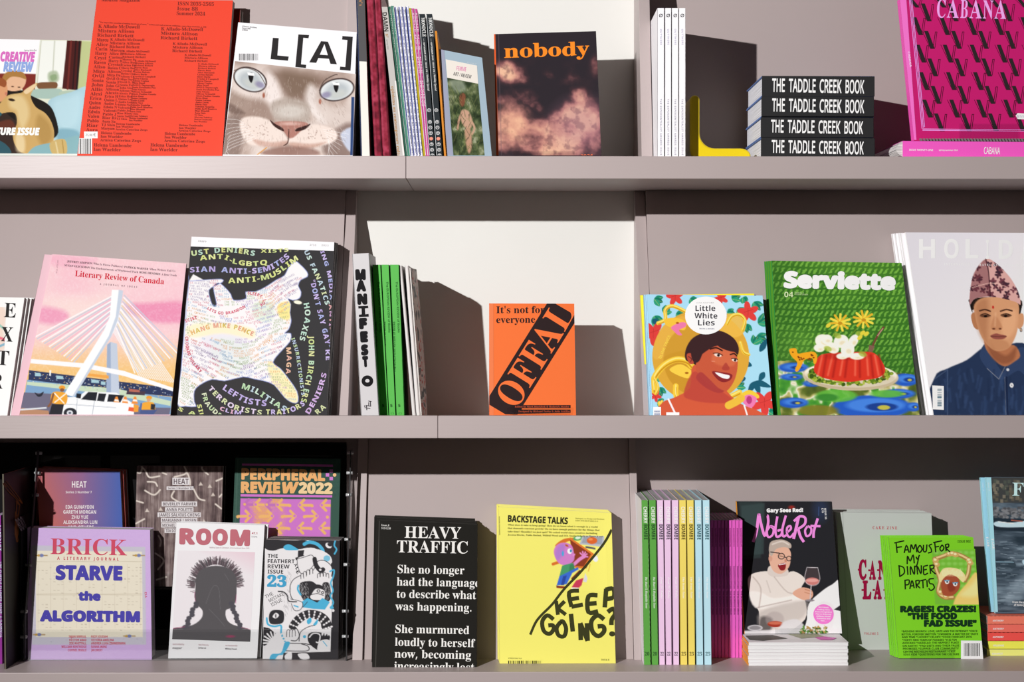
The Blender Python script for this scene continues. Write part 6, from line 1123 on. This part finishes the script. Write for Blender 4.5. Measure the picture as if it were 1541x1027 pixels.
ch([[(382, 590), (392, 665)], [(428, 592), (385, 635)], [(390, 630), (434, 664)]], 20); ch([[(505, 535), (452, 545), (465, 622)], [(465, 622), (526, 610)], [(455, 582), (505, 574)]], 22); ch([[(605, 560), (556, 566), (556, 650), (608, 646)], [(556, 606), (600, 602)]], 24); ch([[(652, 525), (644, 625)], [(648, 530), (690, 525), (692, 570), (650, 580)]], 24)
ch([[(368, 690), (335, 668), (308, 700), (315, 750), (345, 768), (368, 745), (365, 722), (340, 722)]], 22); ch([[(408, 702), (385, 735), (395, 775), (425, 780), (436, 740), (420, 702), (405, 702)]], 22); ch([[(462, 660), (472, 755)]], 24); ch([[(515, 802), (512, 710)], [(512, 710), (552, 805)], [(552, 805), (548, 710)]], 24); ch([[(640, 690), (605, 668), (572, 700), (578, 755), (610, 780), (640, 755), (636, 728), (606, 728)]], 24); ch([[(660, 650), (690, 632), (700, 660), (682, 690), (680, 720)]], 24); f.disc(684, 768, 16, 14, OL)
f.rect(120, 906, 304, 945, 'f3ec74'); f.bars(124, 912, 300, 946, '3b3c1e', 9, bg='f3ec74', n=44); f.text('9788097402163', (124, 902), (197, 903), 6, '6a6a30', 's'); f.text('ISSUE 8', (625, 911), (668, 912), 9, '6a6a30', 'sr'); f.text('BACKSTAGE TALKS MAGAZINE', (74, 135), (76, 235), 5, '6a6a30', 'b'); f.finish(r)
behind(r, 3, .0105, [s_ + ' copy behind the yellow climbing-figure magazine' for s_ in ('second', 'third', 'rearmost')], 'yellow climbing-figure magazines', [(-.001, .000, 0), (-.002, .001, 0), (-.004, .002, 0)])
# --- pastel spines
c27 = (940, 710, 3.24)
tb = [((82, 113), (94, 127), '62a84c', 'green', '20', 'f0f8ec', '27502a'), ((118, 151), (133, 164), '62a84c', 'green', '20', 'f0f8ec', '27502a'), ((157, 188), (169, 197), 'f0ccec', 'pink', '22', 'fdf6fc', '3c3a4a'), ((192, 225), (202, 230), 'f0ccec', 'pink', '22', 'fdf6fc', '3c3a4a'), ((229, 263), (237, 266), 'f0ccec', 'pink', '22', 'fdf6fc', '3c3a4a'), ((265, 299), (272, 306), 'f6dc6c', 'yellow', '25', 'fbf8e8', '5a4a20'), ((302, 337), (311, 344), 'f6dc6c', 'yellow', '25', 'fbf8e8', '5a4a20'), ((341, 375), (350, 384), 'bde4f0', 'pale blue', '25', 'fafdfd', '2c5a62'), ((380, 414), (389, 424), 'bde4f0', 'pale blue', '25', 'fafdfd', '2c5a62')]
sub = ['The Heart & Hospitality Issue', 'The Heart & Hospitality Issue', 'Food TV Today', 'Food TV Today', 'Food TV Today', 'The Icons Issue', 'The Icons Issue', 'The Icons Issue', 'The Icons Issue']
who = ['leftmost', 'second', 'left', 'middle', 'right', 'left', 'right', 'left', 'rightmost']
for i, ((a, b), (a2, b2), col, cn, no, tc_, ic) in enumerate(tb):
    f, r = spine((a, 140), (b, 140), (b2, 945), (a2, 945), f'{cn} magazine spine, {who[i]} of the {cn} ones in the pastel row', col, .066, .235, ZB, crop=c27, group='pastel magazine spines standing in a row', page='c4c2c4', page_d=.45, cover='e2e0e2' if i == 0 else col)
    m_ = (a + b) / 2; s_ = (a2 - a) / 805
    f.text('CHERRY', (m_ - 6 + s_ * 30, 172), (m_ - 6 + s_ * 110, 253), 18, tc_, 'b', off=-.02); f.text('BOMBE', (m_ - 6 + s_ * 110, 258), (m_ - 6 + s_ * 190, 332), 18, ic, 'b', off=-.02); f.text(sub[i], (m_ - 3 + s_ * 380, 515), (m_ - 3 + s_ * 530, 668 if i < 2 else 620), 10, tc_, 'sbi'); f.text(no, (a2 + 5, 898 + (0)), (b2 - 7, 898), 17, ic, 'sb', off=-.012); f.finish(r)
for i in range(9):
    a = 418 + 17.5 * i; a2 = 421 + 17 * i
    f, r = spine((a, 238), (a + 16.6, 238), (a2 + 16.2, 913), (a2, 913), f'hot pink thin spine, {["first", "second", "third", "fourth", "fifth", "sixth", "seventh", "eighth", "last"][i]} counted from the pale blue spine', 'e262c2', .134, .14, ZB, crop=c27, group='hot pink magazine spines', page='a8a09e', page_d=.4)
    f.text('SANDWICH', (a + 6, 276), (a + 7, 365), 6, '8a2a6c', 'b'); f.text('SANDWICH STYLES   THE BURRITO ISSUE', (a + 7, 462), (a + 9, 698), 6, '5a1a4c', 'b'); f.finish(r)
# --- magazines lying with orange spines
c28 = (1090, 730, 3.457)
f0 = Face(.056, 0, 0, ZB); zt_ = f0.hit(1090 + 125 / 3.457, 730 + 817 / 3.457).z; hh = (zt_ - ZB) / 7
for i in range(7):
    z0 = ZB + hh * i; f = Face(.056, 0, 0, 0); x0_, x1_ = 1090 + (125 - (i % 3) * 2) / 3.457, 1090 + (646 - (i % 2) * 3) / 3.457; py = lambda z: CY - (z - 1.5) * F / (D + .056)
    r = make_book('magazine', f, [(x0_, py(z0 + hh * .96)), (x1_, py(z0 + hh * .96)), (x1_, py(z0)), (x0_, py(z0))], z0, 0, ['bottom', 'second', 'third', 'fourth', 'fifth', 'sixth', 'top'][i] + ' magazine of the orange-spined stack lying flat' + (', its cover showing white and dark' if i == 6 else ''), 'magazine', 'e8e4e6', kind='flatL', page='efedf2', spine='ee9a30', depth=.225, direct=True, group='orange-spined magazines lying in a stack', pagedark=.8)
    if i == 6:      # a little of the top cover's picture
        z1 = f.hit(x0_, py(z0 + hh * .96)).z + .0003; mb = MB()
        def q4(pts, col, dz):
            P_ = []
            for x, y in pts:
                d_ = ray(1090 + x / 3.457, 730 + y / 3.457); P_.append(CAM + d_ * ((z1 - 1.5) / d_.z) + Vector((0, 0, dz)))
            mb.v += P_; n_ = len(mb.v); mb.f.append(tuple(range(n_ - len(P_), n_))); mb.m.append(0); mb.leaf += [(0, 0, 0)] * len(P_); return mb.build('cover_picture', mat('cover_ink', alb(col, .5), .4), r)
        q4([(108, 785), (250, 782), (330, 800), (200, 812), (132, 808)], '5a5652', .0002); mb = MB(); q4([(330, 778), (480, 776), (520, 790), (400, 800)], 'a8a890', .0002); mb = MB(); q4([(470, 796), (520, 790), (585, 798), (560, 808), (500, 808)], 'e070c0', .0004)
    f.finish(r)
f = Face(.141, .22, 0, zt_); r = make_book('magazine', f, [(62, 87), (560, 88), (612, 774), (103, 776)], zt_ + .0011, .010, 'magazine with a laughing man in white roll-neck holding wine, standing on the stack', 'magazine', '26262a', crop=c28, spine='ee9a30')
P = f.pic(base='242428', step=.8)
P.poly([(76, 88), (200, 88), (190, 380), (96, 390)], '2f3c3c', .8, 10); P.poly([(88, 110), (210, 95), (205, 360), (96, 370)], '3a4a4a', .7, 8); P.ell(350, 118, 16, 10, 'a82a20', al=.8, soft=9); P.ell(500, 130, 40, 60, '2c3a5c', al=.6, soft=40); P.line([(492, 115), (490, 160)], 3, '4a6aa8', .7)
P.blob([(430, 700), (440, 620), (500, 560), (560, 520), (612, 510), (630, 780), (430, 780)], 'f1eeee'); P.blob([(470, 640), (520, 600), (580, 640), (560, 760), (480, 760)], 'd9d6d8', .6, 20); P.poly([(570, 650), (612, 620), (615, 660)], '2a2a2e')
P.blob([(122, 500), (150, 462), (230, 450), (300, 470), (360, 450), (420, 490), (400, 540), (420, 600), (420, 700), (300, 780), (190, 770), (180, 660), (140, 600)], 'e2d8d0'); P.blob([(240, 420), (320, 430), (330, 470), (260, 480), (225, 460)], 'd6cac2'); P.blob([(130, 560), (190, 560), (260, 590), (400, 570), (420, 600), (260, 640), (160, 640)], 'f0e8e2', .9, 8); P.line([(150, 480), (190, 540), (180, 640)], 6, 'b8aaa2', .8, True, soft=6); P.line([(260, 480), (330, 560), (400, 560)], 5, 'b8aaa2', .8, True, soft=6); P.line([(170, 640), (260, 620), (350, 600)], 5, 'a89a94', .8, True, soft=6); P.line([(220, 500), (240, 560)], 5, 'c4b8b0', .8, True, soft=6)
P.blob([(188, 660), (420, 600), (410, 690), (300, 730), (200, 770)], 'b8aea8', .6, 18); P.blob([(190, 690), (250, 700), (230, 780), (185, 770)], '3a3434', .7, 16)
P.blob([(355, 565), (400, 535), (450, 545), (462, 575), (440, 600), (400, 596)], 'dba58c'); P.line([(420, 545), (455, 555)], 5, 'c08468'); P.line([(418, 560), (455, 570)], 4, 'c08468')
P.blob([(240, 330), (270, 310), (320, 318), (345, 350), (345, 390), (335, 430), (300, 462), (262, 455), (240, 420), (232, 380)], 'dfae96'); P.blob([(232, 330), (245, 295), (300, 285), (344, 305), (345, 330), (310, 325), (270, 335), (248, 370), (236, 360)], 'b8a89c'); P.line([(250, 310), (300, 295), (335, 312)], 8, 'd8ccc2', .9, True); P.ell(240, 385, 10, 14, 'cf9a84')
P.line([(242, 350), (285, 356)], 5, '2a2426'); P.ell(297, 372, 18, 17, '2a2426'); P.ell(297, 372, 14, 13, 'd8a890'); P.ell(336, 384, 14, 14, '2a2426'); P.ell(336, 384, 10, 10, 'd8a890'); P.line([(288, 370), (306, 374)], 3, '5a3a30'); P.line([(314, 376), (323, 380)], 4, '2a2426'); P.blob([(315, 385), (328, 398), (314, 402)], 'c88a74')
P.blob([(282, 415), (318, 408), (316, 440), (296, 446), (282, 430)], '8a2428'); P.line([(286, 416), (316, 411)], 5, 'f6f0ee'); 
P.ell(457, 480, 40, 52, '5a4a4c', al=.55); P.ell(457, 503, 36, 20, 'c87a74'); P.ell(457, 498, 33, 8, 'e0a098'); P.line([(430, 430), (418, 490), (440, 520), (480, 520), (497, 490), (486, 432)], 3, 'c8c0c4', .9, True); P.line([(432, 430), (486, 432)], 3, 'd8d0d4'); P.line([(452, 524), (446, 600)], 5, 'c8c0c4'); P.ell(445, 602, 24, 6, '8a8488')
P.ell(262, 700, 48, 40, 'a89a98', al=.5, soft=10); P.ell(265, 725, 40, 16, 'a03828'); P.ell(265, 720, 36, 8, 'c86a50'); P.poly([(100, 760), (612, 745), (612, 778), (102, 780)], 'e4e0e2', .9, 8); P.ell(160, 745, 40, 16, 'c8c4c8', al=.9); P.ell(160, 745, 30, 10, '6a6668', al=.6)
P.blob([(300, 720), (380, 700), (420, 760), (300, 775)], 'd8d4d6', .9, 8)
for k in range(70): P.ell(R_.uniform(395, 535), R_.uniform(738, 772), 8, 4, R_.choice(('5a8a3a', 'b08a50', '2f5a20', 'd8c8a0')), R_.uniform(0, 180))
f.poly([(45, 88), (64, 88), (106, 776), (92, 776)], 'ee9a30')
f.text('Gary Sees Red!', (220, 143), (410, 141), 20, 'f6f4f4', 'hv', off=.03)
PK = 'f08ad8'
for p_, w_ in (([(150, 298), (168, 240), (178, 160), (182, 158)], 15), ([(182, 160), (190, 200), (205, 255), (214, 268)], 14), ([(214, 268), (228, 200), (226, 165), (222, 160)], 13), ([(240, 215), (222, 240), (228, 272), (250, 262), (256, 232), (240, 215), (262, 222)], 11), ([(276, 165), (266, 230), (272, 270), (296, 260), (298, 236), (276, 240)], 12), ([(320, 160), (302, 230), (306, 268), (322, 262)], 12), ([(326, 248), (346, 230), (342, 214), (326, 226), (328, 262), (344, 272), (362, 252)], 11), ([(386, 170), (370, 240), (360, 282)], 15), ([(362, 190), (392, 165), (420, 172), (418, 205), (384, 230)], 13), ([(384, 230), (396, 270), (414, 298)], 14), ([(434, 215), (420, 238), (428, 268), (448, 256), (452, 228), (434, 215)], 11), ([(486, 175), (466, 240), (464, 276)], 13), ([(448, 214), (500, 216)], 12)): f.stroke(p_, w_, PK)
f.text('ISSUE 33', (520, 122), (524, 180), 9, 'f0eef0', 'b'); f.text('£15', (506, 122), (508, 146), 9, 'f0eef0', 'b')
f.disc(516, 674, 53, 52, 'f078c8', 36)
for i, s_ in enumerate(('FEATURING', 'Fatboy Slim', 'Keira Knightley', 'Pierre Overnoy', 'Château Musar', 'Dominica and', 'more…')): w_ = len(s_) * 2.9; f.text(s_, (516 - w_, 641 + i * 11.5), (516 + w_, 643 + i * 11.5), 6.5, 'fdf0fa', 'b')
f.finish(r); 
es = easel(1166, 1231, 946, zt_ + .0003, .1395, 'clear acrylic easel holding the laughing-man magazine on its stack', .010, .22)
# --- grey-green zine
c29 = (1250, 740, 3.58)
f = Face(.214, .035, 0, ZB); r = make_book('magazine', f, [(30, 112), (543, 118), (572, 852), (62, 852)], ZB, .013, 'sage grey zine with dark red circus capitals, partly behind the bright green one', 'magazine', 'b3b8b3', crop=c29, spine='9ba39c', page='c8ccc8')
f.poly([(62, 113), (66, 113), (96, 852), (92, 852)], 'a8aea8'); f.text('CAKE ZINE', (226, 203), (358, 205), 16, 'b8545c', 'sr', space=1.3)
MR = '8e1038'
for g, a, b, y, h in (('C', 148, 196, 470, 96), ('A', 204, 246, 470, 90), ('N', 252, 306, 470, 92), ('D', 318, 370, 470, 92), ('Y', 378, 430, 470, 92), ('L', 168, 222, 576, 90), ('A', 228, 278, 576, 90), ('N', 286, 340, 576, 90), ('D', 350, 404, 576, 90)):
    f.text(g, (a + 3, y), (b - 3, y), h, MR, 'sb', off=.03, res=4); f.rect(a - 2, y - h / 2 - 5, a + 10, y - h / 2 + 5, MR)
f.text('VOLUME 5', (180, 772), (256, 773), 12, 'b8545c', 'sr', space=1.2); f.text('B', (322, 772), (330, 772), 12, 'b8545c', 'sr'); f.finish(r)
behind(r, 3, .0145, [s_ + ' copy behind the sage grey zine' for s_ in ('second', 'third', 'rearmost')], 'sage grey zines', [(-.003, 0, 0), (-.006, .001, 0), (-.010, .001, 0)])
# --- bright green magazine
f = Face(.121, .20, 0, ZB); r = make_book('magazine', f, [(312, 249), (768, 248), (822, 903), (366, 906)], ZB + .001, .006, 'bright green food magazine with black brush handwriting and a face in a gold frame', 'magazine', '74c026', crop=c29, spine='8ace48')
P = f.pic(quad=[(540, 315), (778, 310), (798, 610), (562, 610)], base='74c026', step=.8)
P.poly([(545, 320), (780, 312), (798, 612), (562, 612)], '6aa838', .8, 14); 
for i in range(7):
    for j in range(7): P.ell(570 + i * 32 + j * 2, 330 + j * 30, 12, 9, '9ad070', al=.45, soft=10)
for pts in ([(560, 365), (600, 352), (650, 335), (700, 345), (750, 372)], [(560, 365), (570, 420), (590, 480), (580, 540), (610, 570), (660, 572)], [(750, 372), (742, 440), (725, 480)]):
    P.line(pts, 24, '9a7840', curve=True); P.line([(x - 2, y - 3) for x, y in pts], 10, 'd8bc84', curve=True)
for x, y in ((566, 372), (572, 395), (640, 338), (656, 336), (674, 342), (746, 372), (752, 386), (592, 545), (622, 568)): P.ell(x, y, 17, 13, 'c09c5c'); P.ell(x - 3, y - 4, 8, 6, 'e8d4a4')
P.blob([(585, 450), (610, 415), (660, 412), (700, 425), (725, 455), (715, 490), (690, 470), (650, 450), (610, 470), (600, 490), (585, 480)], 'e8cc90'); P.blob([(600, 480), (640, 448), (690, 470), (695, 520), (660, 560), (610, 560), (595, 520)], '9a4a30'); P.blob([(630, 500), (665, 490), (670, 530), (640, 540)], '7a2c20', .7, 8)
for x, y in ((627, 488), (671, 500)): P.ell(x, y, 11, 11, 'f0f0ee'); P.ell(x + 1, y, 5, 5, '2a2a2a'); P.line([(x - 13, y - 6), (x + 13, y - 8)], 5, '4a9ac0')
for i in range(16): P.line([(600 + i * 7, 430 - (i % 5) * 3), (606 + i * 7, 456)], 3, 'f6e4b4', .8)
P.blob([(660, 612), (680, 560), (730, 500), (790, 440), (800, 640), (660, 630)], 'e8be6a', soft=10); P.blob([(700, 560), (760, 500), (790, 470), (795, 560)], 'f4d898', .7, 26)
GI = '16200e'
def hw(paths, w=7):
    for p_ in paths: f.stroke(p_, w, GI, curve=len(p_) > 2)
hw([[(352, 275), (358, 332)], [(342, 278), (396, 266)], [(356, 302), (384, 298)], [(396, 332), (408, 290), (422, 330)], [(400, 316), (420, 314)], [(428, 330), (434, 286), (446, 312), (458, 284), (464, 328)], [(480, 290), (468, 310), (478, 330), (492, 312), (482, 290)], [(500, 288), (500, 322), (514, 322), (518, 286)], [(546, 284), (530, 292), (540, 308), (542, 326), (524, 332)], [(560, 274), (566, 328)], [(552, 276), (600, 266)], [(562, 300), (584, 296)], [(600, 288), (588, 308), (598, 322), (610, 304), (600, 288)], [(618, 286), (622, 322)], [(616, 288), (634, 284), (634, 300), (620, 304), (642, 326)]])
hw([[(412, 392), (414, 348), (428, 376), (444, 342), (450, 388)], [(460, 352), (468, 366), (478, 342)], [(474, 352), (466, 392), (456, 408)]])
hw([[(368, 398), (372, 460)], [(364, 400), (392, 410), (396, 440), (370, 460)], [(412, 402), (416, 450)], [(430, 450), (430, 404), (450, 448), (452, 400)], [(468, 448), (466, 402), (486, 444), (488, 398)], [(500, 404), (502, 448), (524, 440)], [(500, 404), (524, 398)], [(500, 424), (518, 420)], [(534, 398), (538, 444)], [(532, 400), (556, 398), (552, 416), (538, 420), (566, 446)]])
hw([[(400, 476), (402, 528)], [(398, 480), (422, 478), (420, 500), (404, 504)], [(426, 526), (438, 480), (450, 522)], [(430, 510), (446, 508)], [(458, 480), (462, 522)], [(458, 482), (476, 480), (474, 498), (462, 502), (482, 522)], [(496, 478), (498, 522)], [(482, 482), (514, 474)], [(518, 478), (520, 516)], [(556, 470), (530, 474), (534, 496), (550, 500), (558, 520), (540, 534), (528, 522)]])
f.text('ISSUE 002', (684, 276), (754, 275), 13, '2c4a12', 'b')
for s_, a, b, y in (('RAGES! CRAZES!', 374, 784, 650), ('“THE FOOD', 414, 681, 688), ('FAD ISSUE”', 502, 786, 727)): f.text(s_.replace('“', '"').replace('”', '"'), (a, y), (b, y - 1), 33, '12301a', 'hv', off=.045)
for i, s_ in enumerate(('*BASHING BRUNCH: LOVE, HATE AND THE INTERNET *ONCE', 'BITTEN, FOREVER SMITTEN *3 WOMEN: A MATTER OF TASTE', 'AND TIME *LUXURY? CELERY! *FOOD FORECAST 2076', '*FORTY-TWO YEARS OF FOODIES *A IS FOR', 'AVOCADO *HAIDILAO: THE HAPPIEST PLACE', 'ON EARTH? *FAD DIETS AND THEIR FALSE', 'PROMISES *SUPPER CLUB COMMUNITY', 'CENTRE MICHELIN RESTAURANT *C’EST', 'SOUS VIDE *QUESTIONS FOR THE CULTURE')): f.text(s_, (381 + i * 1.3, 760 + i * 15.6), ((790, 793, 760, 680, 690, 692, 690, 672, 692)[i], 758 + i * 15.6), 10.5, '1c3a10', 'b', off=-.004)
f.rect(702, 804, 822, 904, 'f2f2f0'); f.bars(718, 818, 806, 888, seed=4, bg='f2f2f0', n=30); f.finish(r)
behind(r, 4, .0078, [s_ + ' copy behind the bright green food magazine' for s_ in ('second', 'third', 'fourth', 'rearmost')], 'bright green food magazines', [(-.003, 0, 0), (-.005, 0, 0), (-.0065, 0, 0), (-.009, 0, 0)])
easel(1369, 1435, 977, ZB, .1195, 'clear acrylic easel at the foot of the bright green magazine', .040, .2)
# --- stack of small coloured books
c30 = (1440, 690, 3.05)
yy_ = [725, 762.5, 800.5, 839, 876.5, 911]; cols = ['e4705c', 'e26458', 'dc4c46', 'f2dc50', 'e8da74']; nm = ['ANTWERP', 'ANTWERP', 'ANTWERP', 'HELSINKI', 'BUDAPEST']
Yb = Yof(690 + 911 / 3.05); zs = [1.5 - (690 + y / 3.05 - CY) * (D + Yb) / F for y in yy_]; sh = ZB - zs[-1]; zs = [z + sh for z in zs]
for i in range(5):
    f = Face(Yb, 0, 0, 0); dx_ = (0, 1, 0, 2, -3)[i]; py = lambda z: CY - (z - 1.5) * F / (D + Yb)
    r = make_book('guide_book', f, [(1440 + (141 + dx_) / 3.05, py(zs[i]) + .15), (1590, py(zs[i]) + .15), (1590, py(zs[i + 1])), (1440 + (141 + dx_) / 3.05, py(zs[i + 1]))], zs[i + 1], 0, ['pale red small book, topmost of the coloured stack, below the harbour magazine', 'pale red small book, second of the coloured stack', 'deeper red small book in the middle of the coloured stack', 'yellow small book, second from the bottom of the coloured stack', 'pale yellow small book at the bottom of the coloured stack'][i], 'book', cols[i], kind='flat', page='8c8884', depth=.125, direct=True, group='small coloured books in a flat stack', pagedark=.4)
    f.crop(*c30); f.text(nm[i], (164 + dx_, yy_[i] + 25), (214 + dx_, yy_[i] + 25), 8, 'fbf4ec', 'b'); f.finish(r)
ztk = zs[0] + .0003
# --- harbour magazines
Yf_ = Yb + .02
f = Face(Yf_, .10, 0, ztk); r = make_book('magazine', f, [(134, 88), (470, 88), (512, 706), (176, 706)], ztk, .008, 'pale blue spined magazine with a photograph of boats in dark harbour water', 'magazine', '4a5a68', crop=c30, spine='9acce8')
P = f.pic(base='4c5a68', quad=[(157, 88), (400, 88), (440, 706), (188, 706)]); P.C[:] = P.ramp(np.clip(P.noise(34, 6, 4, 3, .55) * .9 + .05, 0, 1), [(.25, '26323c'), (.5, '45525e'), (.7, '62727e'), (.9, '94a4b0')])
P.poly([(150, 80), (400, 80), (400, 205), (160, 205)], '3a3c3c'); 
for k in range(60): P.poly([(a := R_.uniform(160, 330), b := R_.uniform(95, 190)), (a + 14, b), (a + 14, b + 16), (a, b + 16)], R_.choice(('5a5448', '6e6a5c', '2c3030', '4a5048', '7c7464')), .8)
for k in range(120): P.ell(R_.uniform(160, 330), R_.uniform(226, 275), 8, 6, R_.choice(('5e6064', '484a4e', '74767a')))
P.poly([(158, 274), (340, 282), (345, 340), (165, 330)], '1f2a34'); P.blob([(168, 300), (190, 290), (250, 296), (340, 286), (345, 312), (250, 318), (185, 314)], 'b4ccd8'); P.line([(190, 292), (260, 300)], 3, 'e8f0f4'); P.line([(250, 285), (300, 290)], 4, 'b8604a')
P.blob([(176, 480), (195, 468), (250, 470), (270, 486), (262, 505), (200, 512), (178, 500)], '33404a'); P.line([(180, 476), (260, 478)], 4, '7a98a8'); P.blob([(300, 470), (330, 462), (340, 480), (310, 490)], 'a8c4d0'); P.blob([(230, 620), (290, 540), (340, 500), (345, 560), (300, 640), (240, 660)], '8a9aa6', .5, 30)
for k in range(90): a, b = R_.uniform(175, 340), R_.uniform(380, 690); P.line([(a, b), (a + R_.uniform(10, 40), b + R_.uniform(-4, 4))], 3, R_.choice(('7a8a96', '2a3640', '98a8b4')), .6)
f.poly([(132, 88), (157, 88), (188, 706), (176, 706)], '98cae8'); f.text('F', (254, 172), (305, 173), 60, 'b4dcf0', 'sb'); f.text('FARE', (310, 172), (430, 173), 60, 'b4dcf0', 'sb'); f.text('FARE', (158, 370), (164, 420), 10, 'e4f4fc', 'sb'); f.text('ISSUE 14', (142, 112), (146, 150), 5, 'e4f4fc', 's'); f.text('From the place', (255, 665), (330, 666), 9, 'e8ecf0', 'b'); f.text('of history', (262, 678), (310, 679), 9, 'e8ecf0', 'b'); f.finish(r)
f = Face(Yf_ + .0155, .10, 0, ztk); r = make_book('magazine', f, [(108, 90), (460, 90), (500, 700), (152, 700)], ztk, .008, 'second pale blue spined magazine standing just left of and behind the harbour one', 'magazine', '8cc0e0', crop=c30, spine='9acce8')
f.text('FARE', (134, 362), (140, 410), 10, 'e4f4fc', 'sb'); f.text('ISSUE 13', (116, 112), (120, 150), 5, 'e4f4fc', 's'); f.finish(r)
bpy.data.scenes.remove(_ts)
